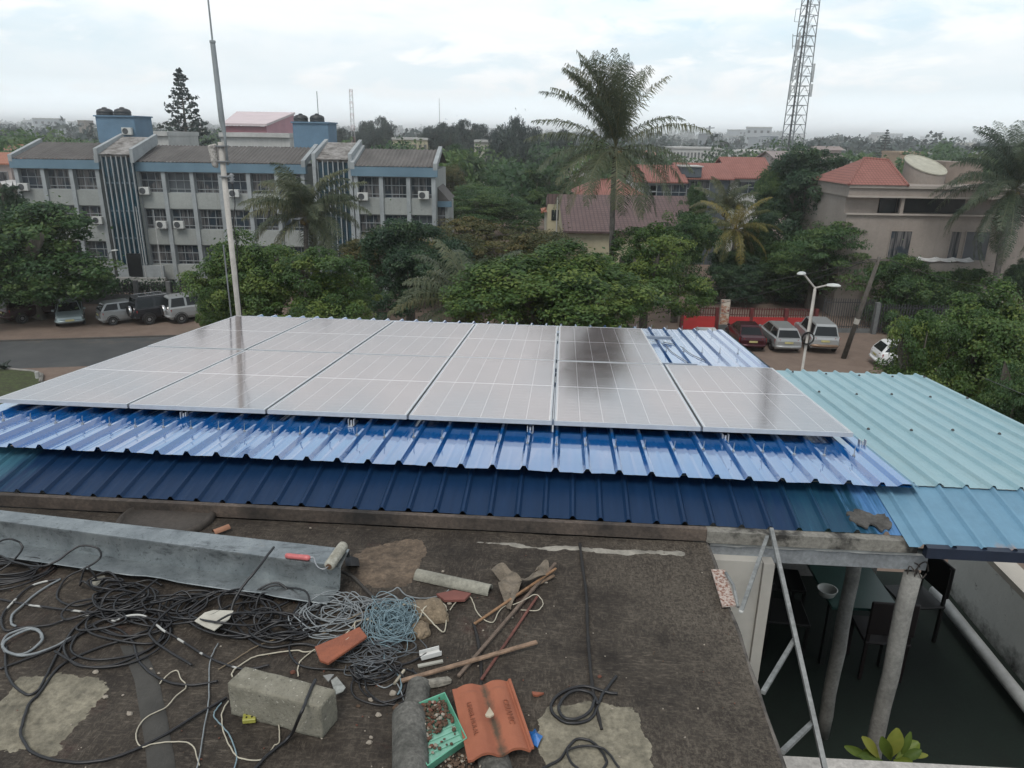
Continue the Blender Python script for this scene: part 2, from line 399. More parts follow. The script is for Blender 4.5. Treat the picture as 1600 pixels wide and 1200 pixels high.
def patch(name, pts, mt, th=.005, rag=.03):
    P = smoothpath([dpx(*p) for p in pts], 5, True); xy = np.array([(p.x, p.y) for p in P]); z0 = P[0].z; nx = np.roll(xy, -1, 0)
    lo, hi = xy.min(0)-.05, xy.max(0)+.05; st = max(.006, (hi-lo).max()/110); gx, gy = np.arange(lo[0], hi[0], st), np.arange(lo[1], hi[1], st)
    G_ = np.stack(np.meshgrid(gx, gy, indexing='ij'), -1).reshape(-1, 2); best = np.full(len(G_), 9.); ins = np.zeros(len(G_), bool)
    for a, b in zip(xy, nx):
        d = b-a; t_ = np.clip(((G_-a) @ d)/(d @ d+1e-12), 0, 1); best = np.minimum(best, np.linalg.norm(G_-a-t_[:, None]*d, axis=1))
        c = (a[1] > G_[:, 1]) != (b[1] > G_[:, 1]); ins ^= c & (G_[:, 0] < (b[0]-a[0])*(G_[:, 1]-a[1])/(b[1]-a[1]+1e-12)+a[0])
    sd_ = np.where(ins, best, -best); vs = []; zz = []
    for (x, y), d in zip(G_, sd_):
        d += rag*noise.noise((x*9, y*9, 3))+rag*.6*noise.noise((x*27, y*27, 1))+rag*.35*noise.noise((x*80, y*80, 6)); h = max(-1, min(1, d/.02)); z = h*th*.5+th*.1+.0025*noise.noise((x*20, y*20, 9))*(h > 0)+dz_at(x, y)
        vs.append((x, y, z0+z)); zz.append(h)
    nyy = len(gy); mb = MB(); fs = []
    for i_ in range(len(gx)-1):
        for j_ in range(nyy-1):
            q = (i_*nyy+j_, (i_+1)*nyy+j_, (i_+1)*nyy+j_+1, i_*nyy+j_+1)
            if max(zz[k] for k in q) > -.9: fs.append(q)
    mb.add(vs, fs); return mb.build(name, mt, deckT, smooth=True)
def dz_at(x, y): return dz(x+1.5, y-3)
M_mort = mat('pale_mortar', (.26, .235, .175), .95, .5, 6, bump=.9, bscale=30, fine=.45)
M_mort2 = mat('brown_mortar', (.17, .125, .088), .95, .55, 8, bump=1.0, bscale=38, fine=.5)
patch('mortar_patch', [(0,1090),(25,1065),(60,1058),(105,1057),(150,1060),(168,1075),(150,1098),(125,1125),(108,1150),(80,1176),(40,1170),(0,1172),(-40,1130)], M_mort)
patch('mortar_patch', [(545,880),(560,862),(600,850),(640,842),(660,846),(662,870),(650,905),(625,915),(585,920),(562,905)], M_mort2)
patch('mortar_patch', [(850,1118),(870,1104),(905,1098),(945,1100),(985,1108),(1000,1130),(1010,1165),(1015,1230),(960,1260),(890,1250),(850,1215),(842,1170)], M_mort)
patch('mortar_patch', [(738,846),(790,848),(850,854),(905,853),(960,858),(1005,858),(1060,862),(1062,866),(1000,864),(950,864),(900,858),(850,858),(790,851)], mat('white_crack_filler', (.30, .28, .24), .9, .5, 12), .005, .012)
for p in ([(906,850),(910,885),(916,930),(918,985),(922,1040),(928,1090),(940,1140)], [(740,975),(748,1010),(752,1060),(745,1110)]):
    mb = MB(); q = smoothpath([dpx(*k, .002) for k in p], 8); mb.tube(q, [.009+.004*noise.noise((k.x*20, k.y*20, 0)) for k in q], 6)
    mb.build('felt_seam', mat('seam_bitumen', (.018, .016, .015), .7, .5, 20, bump=.4), deckT, smooth=True)
# ridge of a half pipe running towards the viewer at the bottom of the deck
mb = MB(); q = smoothpath([dpx(*k, .0) for k in ((205, 1010), (228, 1060), (238, 1110), (247, 1160), (255, 1230))], 8)
q = [k for k in q]; mb.grid([[k+Vector((.06*math.cos(a_)+.004*noise.noise((k.y*9, a_, 0)), 0, .0065*math.sin(a_)-.002)) for a_ in [math.pi*j/8 for j in range(9)]] for k in q]); mb.build('felt_ridge', mat('ridge_felt', (.055, .052, .046), .85, .4, 6, bump=.5), deckT, smooth=True)
# dome-like round upstand near the eave
mb = MB(); c = dpx(262, 812)
mb.lathe([(.30, -.02), (.30, .03), (.27, .045), (.265, .025), (.1, .028), (.0, .03)], c, 40)
mb.build('round_upstand', mat('upstand_felt', (.06, .05, .042), .85, .4, 4, bump=.4, fine=.3), deckT, smooth=True)

bodyT = thing('roofed_building', 'dim walls below the ribbed blue and teal roofs', 'building', B(2, 1, GZ), (0, 0, AB))
mb = MB()
mb.box(-1.9, 3.6, -2.15, 4.0, 0, -2.65-GZ+.02); mb.box(3.6, 6.6, 1.7, 1.82, 0, -2.66-GZ); mb.box(3.6, 5.0, 2.05, 4.0, 0, -2.95-GZ)
mb.build('wall', M_wallg, bodyT)
mb = MB(); mb.box(3.62, 10.5, -7.5, 1.88, 0, -5.1-GZ-.02); mb.build('lower_storey', M_wallg, bodyT)
mb = MB(); q0, q1 = toB(pz(1110, 868, -2.45)), toB(pz(1206, 868, -2.45))
mb.box(3.58, q1[0]-2-.05, -2.3, -2.22, -5.08-GZ, -2.5-GZ)
tag(mb.build('partition', mat('cream_partition', (.40, .385, .35), .75, .25, 2), bodyT), 'pale upright partition panel')
mb = MB(); mb.box(q1[0]-2-.046, q1[0]-2+.02, -2.32, -2.2, -5.08-GZ, -2.5-GZ); mb.build('partition_trim', mat('cream_trim', (.42, .40, .36), .7, .2, 2), bodyT)
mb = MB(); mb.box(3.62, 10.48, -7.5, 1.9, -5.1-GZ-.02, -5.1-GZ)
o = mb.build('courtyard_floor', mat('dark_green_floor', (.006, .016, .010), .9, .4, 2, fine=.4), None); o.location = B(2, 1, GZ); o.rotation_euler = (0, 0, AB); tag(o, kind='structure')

# ---------------------------------------------------------------- solar panels
PW, PL, PG = 1.134, 2.278, .02
t = NT('solar_cells'); x, y, z = t.sep()
def lines(t, x, off, pitch, w):
    f = t.math('FRACT', t.math('DIVIDE', t.math('SUBTRACT', x, off), pitch))
    return t.math('GREATER_THAN', t.math('ABSOLUTE', t.math('SUBTRACT', f, .5)), .5-w/(2*pitch))
cx = lines(t, x, .021, .182, .0045); cy = lines(t, y, .024, .0929, .003); bx = lines(t, x, .021, .0182, .0012)
mid = t.math('LESS_THAN', t.math('ABSOLUTE', t.math('SUBTRACT', y, 1.139)), .009)
brd = t.math('GREATER_THAN', t.math('ABSOLUTE', t.math('SUBTRACT', x, .567)), .549)
cell = t.mix(t.noise(.9, 3, .6), (.013, .013, .022), (.02, .019, .028))
cell = t.mix(t.math('MULTIPLY', bx, .30), cell, (.22, .22, .24))
cell = t.mix(t.math('MULTIPLY', cy, .5), cell, (.42, .42, .44))
cell = t.mix(t.math('MAXIMUM', t.math('MULTIPLY', cx, .6), t.math('MULTIPLY', t.math('MAXIMUM', mid, brd), .8)), cell, (.66, .66, .68))
dust = t.math('MULTIPLY', t.ramp(t.noise(2.2, 6, .7), .2, .8, (.4, .4, .4, 1)), .30)
cell = t.mix(dust, cell, (.46, .385, .37))
t.set(Specular_Tint=(1, .955, .945), Base_Color=cell, Roughness=t.ramp(t.noise(3, 5, .7), .3, .7, (.07, .07, .07, 1), (.13, .13, .13, 1)), IOR=5.0, Specular_IOR_Level=.5)
M_cell = t.mat
M_alu = mat('silver_frame', (.60, .61, .62), .4, .12, 6, metal=.7)
gl = MB(); gl.box(.012, PW-.012, .012, PL-.012, -.012, -.002); me_gl = gl.mesh('panel_glass', M_cell)
fr = MB()
fr.box(0, PW, 0, .014, -.035, 0); fr.box(0, PW, PL-.014, PL, -.035, 0); fr.box(0, .014, .014, PL-.014, -.035, 0); fr.box(PW-.014, PW, .014, PL-.014, -.035, 0)
me_fr = fr.mesh('panel_frame', M_alu)
words = ['leftmost', 'second from the left', 'third from the left', 'fourth from the left', 'fifth from the left', 'rightmost']
Mrot = Euler(ROT).to_matrix()
for row, n in ((0, 6), (1, 5)):
    for k in range(n):
        w_ = words[k] if (row == 0 or k < 4) else 'rightmost'
        lab = f'solar panel in the {"front" if row == 0 else "back"} row on the blue roof, {w_}'
        if (row, k) == (0, 5): lab = 'rightmost solar panel of the front row, with bare sheet behind it'
        if (row, k) == (1, 4): lab = 'solar panel in the back row mirroring the palm as a dark smear'
        if (row, k) == (1, 0): lab = 'solar panel at the far corner of the back row, beside the tall pole'
        o = thing('solar_panel', lab, 'solar panel', OB+Mrot @ Vector((k*(PW+PG), row*(PL+PG), rnd.uniform(-.002, .002))), (ROT[0]+rnd.uniform(-.0015, .0015), rnd.uniform(-.0015, .0015), ROT[2]), 'solar panels laid in two rows on the blue roof')
        link('glass', me_gl, o); link('frame', me_fr, o)
# rails under the panels
M_rail = mat('rail_aluminium', (.36, .40, .46), .4, .2, 8, metal=.7)
for v, ue, lab in ((.16, 6.86, 'grey aluminium mounting rail nearest the lip, under the front row of solar panels'), (1.85, 6.9, 'grey mounting rail under the front row of solar panels, deeper in'),
                   (2.52, 6.16, 'grey rail end sticking out beside the back row, close behind the end panel'), (4.22, 6.12, 'grey rail end sticking out beside the back row, near the far corner')):
    o = thing('mounting_rail', lab, 'rail', OB, ROT, 'rails that carry the solar panels')
    mb = MB(); mb.box(-.05, ue, v-.02, v+.02, -.074, -.0355); mb.build('rail', M_rail, o)
    if v < 1:
        for x in (270, 548, 830, 1122, 1318):
            u, vv, z = toB(pz(x, 655, -2.17)); mb = MB()
            mb.box(u-.02, u+.02, -.035, .138, -.108, -.1); mb.box(u-.025, u-.019, -.01, .03, -.1, -.05); mb.box(u+.019, u+.025, -.01, .03, -.1, -.05); mb.cyl((u, .0, -.1), (u, .0, -.06), .008, .008, 8)
            mb.build('foot', M_alu, o)
for k, p in enumerate(([(5.92,4.1),(6.0,4.0),(6.02,3.5),(6.1,3.0),(6.12,2.6)], [(6.0,4.15),(6.18,3.9),(6.24,3.4),(6.36,2.95),(6.33,2.75),(6.28,2.7)])):
    mb = MB(); mb.tube(smoothpath([OB+Mrot @ Vector((u, v, -.1)) for u, v in p], 8), .004, 6)
    solo('panel_cable', mb, mat('cable_black', (.012, .012, .013), .45, .3, 20), ['black cable hanging off the rail end beside the back solar panels', 'looped black cable on the bare blue sheet behind the end panel'][k], 'cable')

# ---------------------------------------------------------------- courtyard things
M_galv = mat('galvanised_steel', (.30, .32, .335), .55, .3, 5, metal=.35, fine=.2)
M_seal = mat('torn_sealing_strip', (.42, .42, .40), .8, .3, 9)
o = thing('steel_beam', 'grey steel channel beam spanning from the deck corner to the column top', 'beam', B(5.63, -1.2, -2.54), (0, 0, AB))
mb = MB(); mb.box(0, 1.34, -.03, -.022, 0, .115); mb.box(0, 1.34, -.022, .04, 0, .008); mb.box(0, 1.34, -.022, .04, .107, .115); mb.build('channel', M_galv, o)
mb = MB(); n = 40; P = []
for i in range(n+1):
    s = i/n*1.35; h = .012*noise.noise((s*6, 2, 0)); P.append([(s, -.042-.008*noise.noise((s*9, 0, 4)), .108+h*.5), (s, -.034, .118+abs(h)*.4), (s, .03, .119)])
mb.grid(P); mb.build('sealing_strip', M_seal, o)
M_conc = mat('concrete_grey', (.27, .265, .245), .9, .4, 4, bump=.4, fine=.3)
for k, (P, r, lab) in enumerate(((pz(1425, 897, -2.56), .053, 'concrete column with bare reinforcing wire at its top, below the beam end'), (None, .058, 'dim concrete column deeper in the courtyard, beside the green table'))):
    if k: P = py(1335, 880, 5.3); P.z = -2.75
    o = thing('column', lab, 'column', (P.x, P.y, -5.1), group='columns in the courtyard')
    mb = MB(); h = P.z+5.1; mb.tube([(.006*math.sin(i*2), 0, h*i/10) for i in range(11)], [r*(1+.03*math.sin(i*5+k)) for i in range(11)], 20); mb.build('shaft', M_conc, o, smooth=True)
    if not k:
        mb = MB()
        for a in (0, 1.7, 3.3, 4.8):
            x, y = .03*math.cos(a), .03*math.sin(a); mb.tube(smoothpath([(x, y, h-.02), (x, y, h+.06), (x+.03, y-.02, h+.1-.02*a), (x+.06, y-.01, h+.03)], 4), .004, 5)
        mb.build('rebar', mat('rust_black', (.04, .032, .028), .8), o)
# lattice strut on the deck edge
A0 = toB(pz(1205, 826, -2.27)); UL = A0[0]
def onu(x, y, u0):
    d = ray(x, y); s = (u0-(toB(Vector((0, 0, 0)))[0]))/d.dot(uB); return d*s
ch0, ch1 = pz(1205, 826, -2.27), onu(1292, 1215, UL-.02)
dE = Vector((0, 0, 1))
o = thing('steel_lattice', 'grey welded steel lattice leaning along the deck edge', 'lattice', ch1)
M_strut = mat('dull_strut', (.27, .28, .275), .6, .4, 9, metal=.3, fine=.3)
mb = MB(); mb.bar(ch0-ch1, (0, 0, 0), .022, .022); mb.bar(ch0-ch1+Vector((.012, 0, -.012)), Vector((.012, 0, -.012)), .005, .03); mb.build('chord', M_strut, o)
for (a, b) in (((1200, 835), (1158, 955)), ((1241, 1000), (1192, 1082)), ((1271, 1128), (1222, 1175))):
    mb = MB(); pa = onu(*a, UL); pb = onu(*b, 5.66); mb.bar(pa-ch1, pb-ch1, .022, .018); mb.build('web_bar', M_strut, o)
pb = onu(1158, 955, 5.66); mb = MB(); mb.lathe([(.012, -.006), (.014, 0), (.012, .006)], pb-ch1, 10); mb.build('bolt_cap', M_seal, o)
# rusty bracket on the edge
mb = MB(); pp = [pz(x, y, DZ+.012) for x, y in ((1111, 892), (1132, 893), (1150, 948), (1128, 949))]
mb.prism(pp, (0, 0, .012)); t = NT('flaking_rust'); c = t.mix(t.ramp(t.noise(60, 5, .7), .42, .55), (.16, .06, .035), (.40, .34, .30)); t.set(Base_Color=c, Roughness=.8); t.bump(t.noise(60, 4), .5)
solo('rusty_plate', mb, t.mat, 'small flaking rusty steel plate on the deck edge', 'plate', recalc=True)
mb = MB(); mb.tube([pz(1134, 895, DZ+.05), pz(1146, 915, DZ+.05), pz(1153, 948, DZ+.02)], .009, 8); solo('bent_pipe', mb, M_strut, 'short bent grey pipe beside the rusty plate', 'pipe', smooth=True)
# boundary wall, pipe, ledge
ZW = -4.95
pa, pb_ = pz(1460, 922, ZW), pz(1612, 1112, ZW); dr = (pb_-pa).normalized()
mb = MB(); mb.tube([pa, pa+(pb_-pa)*1.25], .062, 16); solo('white_pipe', mb, mat('pvc_pipe', (.47, .48, .47), .5, .25, 5), 'thick whitish plastic pipe lying along the wall foot', 'pipe', smooth=True)
sdv = Vector((-dr.y, dr.x, 0))
if sdv.x < 0: sdv = -sdv
o = thing('boundary_wall', 'tall stained grey wall closing the courtyard', 'wall', pa+sdv*.28+Vector((0, 0, -5.1-ZW)))
rr = ray(1600, 938); WH = (rr*((o.location.dot(sdv))/rr.dot(sdv))).z+5.1
mb = MB(); q0 = -dr*.35; q1 = dr*6; th = sdv*.2; hz = Vector((0, 0, 1))
mb.hexa([q0, q1, q1+th, q0+th]+[p+hz*WH for p in (q0, q1, q1+th, q0+th)])
t = NT('mouldy_wall'); x, y, z = t.sep()
c = t.mix(t.ramp(t.noise(1.4, 6, .7), .3, .7), (.56, .58, .56), (.70, .715, .69))
k = t.math('ADD', t.math('SUBTRACT', .22, z), t.math('MULTIPLY', t.math('SUBTRACT', t.noise(3, 6, .75), .5), 1.1))
c = t.mix(t.ramp(k, 0, .35), c, (.035, .036, .034)); c = t.mix(t.ramp(t.noise(5, 6, .75), .6, .7), c, (.07, .07, .065))
t.set(Base_Color=c, Roughness=.9); t.bump(t.noise(20, 5), .3); mb.build('wall', t.mat, o)
mb = MB(); mb.hexa([q0+hz*(WH+.003), q1+hz*(WH+.003), q1+th*1.2+hz*(WH+.003), q0+th*1.2+hz*(WH+.003)]+[p+hz*(WH+.07) for p in (q0, q1, q1+th*1.2, q0+th*1.2)]); mb.build('coping', mat('cream_coping', (.45, .42, .37), .8, .2, 3), o)
ZL = -3.25
la, lb = pz(1222, 1178, ZL), pz(1640, 1200, ZL); d = (lb-la).normalized(); n = Vector((-d.y, d.x, 0))
o = thing('low_wall', 'white painted coping wall below the leafy plant', 'wall', Vector((la.x, la.y, -5.1)))
mb = MB(); p4 = [-d*.4-n*.24, d*2.4-n*.24, d*2.4-n*.005, -d*.4-n*.005]; H = ZL+5.1
mb.hexa([p+hz*(H-.07) for p in p4]+[p+hz*H for p in p4]); mb.build('coping', mat('peeling_white', (.52, .50, .47), .8, .3, 6, fine=.3), o, bevel=.008)
mb = MB(); p4 = [-d*.4-n*.2, d*2.4-n*.2, d*2.4-n*.03, -d*.4-n*.03]; mb.hexa(p4+[p+hz*(H-.071) for p in p4]); mb.build('wall', M_wallg, o)
# plant
o = thing('leafy_plant', 'yellowish green plant with broad leaves behind the white coping', 'plant', (0, 0, 0))
M_leafb = leafmat('broad_leaf', (.07, .115, .025), (.14, .19, .03), (.24, .25, .05))
base = pz(1385, 1178, ZL)+n*.16+Vector((0, 0, -.25)); o.location = base
pr = random.Random(5)
for i, (bx, by, tx, ty, wp, tv) in enumerate(((1374,1186,1346,1151,17,.95),(1366,1188,1319,1166,14,.35),(1388,1186,1402,1137,25,.8),(1408,1186,1423,1143,11,.3),(1400,1186,1436,1160,22,.55),(1412,1184,1450,1180,9,.8),(1368,1190,1350,1170,16,.5),(1396,1188,1426,1190,14,.6),(1380,1190,1340,1180,15,.25),(1392,1188,1378,1150,18,.4),(1404,1190,1440,1172,15,.2))):
    dy = pr.uniform(-.06, .06); a, b = py(bx, by, base.y+dy*.3)-base, py(tx, ty, base.y+dy)-base; t_ = (b-a); L_ = t_.length; t_.normalize(); vw = (-(base+a)).normalized(); vw = (vw+Vector((pr.uniform(-.5, .5), 0, pr.uniform(-.3, .5)))).normalized(); s_ = t_.cross(vw).normalized(); nn = s_.cross(t_); W_ = wp/2*4.3/FOC
    mb = MB(); P = []
    for j in range(11):
        q = j/10; ww = W_*max(.08, math.sin(math.pi*min(1, q**1.5*.93+.03)))**.75; cc = a+t_*L_*q+nn*(.05*L_*math.sin(q*3)); P.append([cc-s_*ww+nn*ww*.35, cc-s_*ww*.5+nn*ww*.08, cc, cc+s_*ww*.5+nn*ww*.08, cc+s_*ww+nn*ww*.35])
    mb.grid(P); ob = mb.build('leaf', M_leafb, o, smooth=True); me = ob.data; at = me.attributes.new('tint', 'FLOAT', 'POINT'); at.data.foreach_set('value', [min(1, max(0, tv+pr.uniform(-.08, .08))) for _ in me.vertices])
mb = MB(); mb.tube([(0, 0, -.4), (.0, 0, -.1), (.01, 0, .06)], .015, 6); mb.build('stem', mat('plant_stem', (.12, .11, .05), .8), o)
# table, bowl, chairs
ZT = -4.35
c3, c4, c1 = pz(1300, 948, ZT), pz(1407, 953, ZT), pz(1248, 877, ZT)
dv = Vector((c1.x-c3.x, c1.y-c3.y, 0)); dv = vB*1.9; c1 = c3+dv; c2 = c4+dv
o = thing('table', 'long dark green table in the shaded courtyard', 'table', Vector(((c3.x+c4.x)/2, c3.y+.9, -5.1)))
L0 = o.location
mb = MB(); mb.hexa([p-L0+Vector((0, 0, -.03)) for p in (c3, c4, c2, c1)]+[p-L0 for p in (c3, c4, c2, c1)]); mb.build('table_top', mat('green_table_top', (.022, .065, .055), .35, .3, 2), o)
for p in (c3, c4, c2, c1):
    mb = MB(); q = p+((c3+c2)/2-p)*.1-L0; mb.bar((q.x, q.y, .001), (q.x, q.y, .72), .05); mb.build('leg', mat('dark_leg', (.02, .025, .022), .6), o)
P = pz(1291, 931, ZT); mb = MB()
mb.lathe([(.05, 0), (.075, .02), (.095, .075), (.10, .085), (.088, .083), (.07, .03), (.0, .02)], P, 24); solo('bowl', mb, mat('cream_plastic', (.42, .42, .39), .45, .2, 3), 'round cream bowl on the green table', 'bowl', smooth=True)
M_ch = mat('dark_wood_chair', (.006, .005, .005), .6)
def chair(x, y, rz, lab, mt):
    P = pz(x, y, -4.65); o = thing('chair', lab, 'chair', (P.x, P.y, -5.1), (0, 0, rz), 'chairs around the green table')
    mb = MB(); mb.box(-.22, .22, -.22, .22, .43, .46); mb.build('seat', mt, o, bevel=.01)
    mb = MB(); mb.box(-.22, .22, .2, .23, .55, .92); mb.build('backrest', mt, o, bevel=.01)
    for sx in (-1, 1):
        for sy in (-1, 1):
            mb = MB(); mb.bar((sx*.19, sy*.19, .002), (sx*.19, sy*.2, .43 if sy < 0 else .9), .03); mb.build('leg', mt, o)
chair(1375, 985, AB+3.1, 'dark reddish chair at the near end of the green table', mat('reddish_chair', (.014, .007, .007), .6))
chair(1225, 955, AB+1.5, 'black chair tucked against the long side of the green table near the bowl', M_ch)
chair(1222, 905, AB+1.5, 'black chair behind the lattice, farther along the green table', M_ch)
chair(1428, 932, AB-1.4, 'black chair on the pipe side of the green table', M_ch)
# ================================================================ things left on the deck
def W(x, y, z=0): return pz(x, y, DZ+z)
def dn(P, k=1.0): return noise.noise((P.x*k, P.y*k, P.z*k+3))
M_black = mat('black_rubber', (.016, .016, .018), .42, .4, 30, spec=.5)
M_gwire = mat('grey_insulation', (.22, .24, .25), .5, .3, 30)
M_cream = mat('cream_insulation', (.46, .42, .33), .5, .25, 30)
M_bwire = mat('blue_grey_insulation', (.20, .29, .33), .5, .4, 30)
t = NT('taped_black'); c = t.mix(t.ramp(t.noise(9, 2, .5), .57, .60), (.016, .016, .018), (.40, .40, .38)); t.set(Base_Color=c, Roughness=.5); M_taped = t.mat
def cable(name, pts, r, m, lab, cat='cable', group=None, n=8, z0=.008):
    P = smoothpath([W(p[0], p[1], z0+(p[2] if len(p) > 2 else 0)) for p in pts], n)
    for i, q in enumerate(P): q.x += .008*noise.noise((i*.09, r*900, 1))+.0025*noise.noise((i*.4, r*700, 5)); q.y += .008*noise.noise((i*.09, r*900, 7))+.0025*noise.noise((i*.4, r*700, 9))
    mb = MB(); mb.tube(P, r, 6); return solo(name, mb, m, lab, cat, group, smooth=True)
CB = 'black cables strewn over the deck'
cable('black_cable', [(255,960,.02),(245,985,.01),(160,1010),(95,1040),(62,1083),(47,1100),(35,1130),(33,1150),(45,1172),(80,1187),(130,1191),(190,1180),(250,1152),(310,1115),(354,1090)], .0065, M_black, 'black cable in a wide sweep across the corner mortar patch', group=CB)
cable('black_cable', [(10,1010),(12,1055),(35,1083),(58,1080),(72,1060),(92,1020),(122,975),(165,950),(200,940,.03),(245,905,.04)], .006, M_black, 'black cable in a narrow bend at the edge of the corner mortar patch', group=CB)
cable('taped_cable', [(0,1046),(35,1032),(60,1022),(105,1003),(140,985),(180,982),(205,1000),(215,1030),(232,1050),(262,1066),(300,1070),(340,1065)], .006, M_black, 'black cable arching below the pale coiled end', group=CB)
cable('pale_cable', [(65,997),(62,985),(40,982),(12,992),(4,1006),(10,1018),(30,1022),(50,1015),(66,996,.01),(55,984,.012),(36,986,.012),(10,1000,.012),(6,1012,.012),(22,1023,.012),(50,1022,.01),(85,1010),(112,996)], .0065, M_gwire, 'pale grey cable end coiled in a small ring')
cable('taped_cable', [(0,937),(60,947),(120,955),(165,961),(180,970,.01),(200,963,.03),(225,962,.03),(255,985,.02),(280,1000),(330,1030),(380,1045),(420,1040,.01)], .006, M_taped, 'black cable with torn white tape running level across the deck')
cable('taped_cable', [(95,905),(50,915),(15,945),(3,965),(10,985),(35,981),(75,976),(110,966),(145,962),(170,970)], .006, M_taped, 'black cable with bits of white tape looping beside the small grey ring')
cable('pale_cable', [(95,905),(60,925),(35,945),(20,960),(20,975),(26,979)], .006, M_gwire, 'pale cable bent like a hook near the steel channel')
cable('black_cable', [(0,868,.05),(30,880,.06),(62,885,.08),(90,876,.10),(110,862,.13),(128,853,.15),(150,855,.14),(158,867,.10),(150,878,.07),(128,890,.05),(105,902,.02),(92,920),(90,935),(105,945),(130,945),(165,935),(200,925,.02)], .006, M_black, 'black cable looped up over the steel channel', group=CB)
cable('black_cable', [(0,846,.13),(15,842,.17),(30,848,.14),(35,858,.11),(20,878,.05),(0,892,.02)], .006, M_black, 'black cable curled over the far end of the steel channel', group=CB)
cable('black_cable', [(427,855,.2),(405,885,.19),(380,915,.13),(364,945,.06),(362,965,.02),(375,985),(395,1002),(425,1012),(470,1006),(505,1012),(540,1010)], .007, M_black, 'stiff black cable standing up against the steel channel', group=CB)
cable('black_cable', [(330,985),(350,990),(370,970,.03),(395,955,.04),(420,950,.03),(440,965,.02),(455,990),(452,1015),(470,1040),(520,1046),(580,1047),(640,1035),(680,1010)], .0055, M_black, 'black cable leaving the tangle towards the timber strips', group=CB)
cable('black_cable', [(492,1062,.165),(480,1090,.165),(471,1112,.165),(462,1135,.08),(450,1152,.01),(420,1178),(395,1204)], .007, M_black, 'black cable lying over the concrete block', group=CB)
cable('black_cable', [(300,1040,.01),(240,1000,.02),(237,980,.03),(275,945,.04),(330,930,.03),(345,945,.02),(338,965),(350,985),(400,998)], .006, M_black, 'black cable crossing the white card', group=CB)
cable('black_cable', [(533,893,.03),(555,905,.03),(575,925,.02),(585,940),(560,955),(530,950),(500,935,.01)], .009, mat('dusty_hose', (.05, .045, .04), .8), 'dusty dark hose curving behind the channel end', 'hose')
cable('cable_coil', [(962,1057),(940,1085),(936,1100),(925,1120),(905,1129),(880,1128),(863,1112),(866,1092),(885,1078),(915,1073),(945,1080),(965,1083)], .0075, M_black, 'short dark cable coil with crossed ends on the pale mortar', 'cable coil')
cable('cable_coil', [(930,1090,.014),(922,1110,.014),(900,1124,.014),(880,1120,.014),(872,1104,.014),(885,1086,.014),(905,1078,.014),(925,1084,.014),(933,1100,.012)], .007, M_black, 'inner turn of dark cable on the pale mortar', 'cable coil')
cable('cable_coil', [(845,1204),(875,1186),(886,1168),(900,1155),(920,1156),(938,1170),(946,1188),(940,1204)], .006, M_black, 'thin dark cable loop at the near edge of the pale mortar', 'cable coil')
cable('cable_coil', [(886,1172,.01),(892,1190,.01),(905,1204,.01)], .005, M_black, 'loose short dark cable end inside the thin loop', 'cable coil')
cable('cable_coil', [(886,1172,.012),(905,1167,.012),(930,1167,.012),(952,1178,.012),(966,1200,.01)], .005, M_black, 'dark cable crossing over the thin loop', 'cable coil')
CW = 'thin pale wires strewn over the deck'
for pts, r, m_, lab in (
    ([(310,1196),(300,1165),(272,1161),(240,1163),(222,1168),(213,1152),(216,1140),(230,1120),(258,1107),(275,1088),(291,1074),(284,1060),(277,1048),(262,1055),(248,1068)], .0028, M_cream, 'thin white wire zigzagging past the mortar patch'),
    ([(340,1005),(331,1025),(328,1045),(327,1090),(322,1125),(315,1165),(308,1204)], .003, M_gwire, 'thin grey wire running straight towards the bottom edge'),
    ([(356,1095),(347,1115),(350,1143),(362,1170),(375,1185),(410,1186),(430,1165),(437,1158),(434,1130),(425,1117),(412,1116),(402,1121)], .003, M_cream, 'thin white wire plugged into the yellow connector'),
    ([(345,1098),(336,1112),(336,1122),(348,1135),(362,1155),(370,1180),(366,1204)], .003, M_bwire, 'thin bluish wire pair beside the concrete block'),
    ([(363,1058,.0),(366,1046),(390,1030),(410,1023),(460,1016),(480,1018),(520,1010),(545,985,.02),(562,968,.03),(590,973,.03),(618,987,.02),(640,985,.02),(655,965,.05),(665,948,.07),(680,946,.05),(693,955,.02),(700,953)], .0035, M_cream, 'cream wire meandering from the block to the boulder'),
    ([(466,1057),(468,1035),(485,1020),(510,1005,.03),(540,1000,.06),(553,985,.05),(556,972,.04),(580,965,.03),(620,945,.02),(650,946,.06),(665,962,.06),(680,978,.03),(693,987),(698,960),(695,945),(670,940,.02),(640,943,.03),(610,950,.03)], .0035, M_cream, 'cream wire lying across the small orange tile'),
    ([(702,953),(715,938),(728,931),(737,935),(745,955),(760,970),(773,971),(780,955),(790,947)], .003, M_cream, 'cream wire curling past the grey ridge piece'),
    ([(800,945,.02),(820,938,.02),(838,930,.02),(848,938),(848,948),(838,954),(815,953)], .0028, M_cream, 'short cream wire hook around the sticks'),
    ([(515,945),(560,942),(590,932),(612,923,.02),(622,918,.03),(635,930,.02),(660,935,.01),(690,930),(700,922)], .0035, M_gwire, 'grey wire over the deck beyond the tangle'),
    ([(340,1046),(375,1026),(400,1012),(430,1000),(450,997),(500,991),(540,970,.02),(580,952,.03),(620,945,.02)], .003, mat('tan_insulation', (.22, .17, .11), .5), 'tan wire stretched along the near side of the tangle'),
    ([(560,1035),(545,1045),(575,1060),(600,1075),(620,1068),(630,1090),(628,1105)], .003, M_gwire, 'grey wire end curling near the timber strips'),
    ([(600,1020),(605,1040),(620,1055),(628,1072),(622,1085)], .0045, M_bwire, 'thick bluish wire end hanging out of the tangle')):
    cable('thin_wire', pts, r, m_, lab, 'wire', CW)
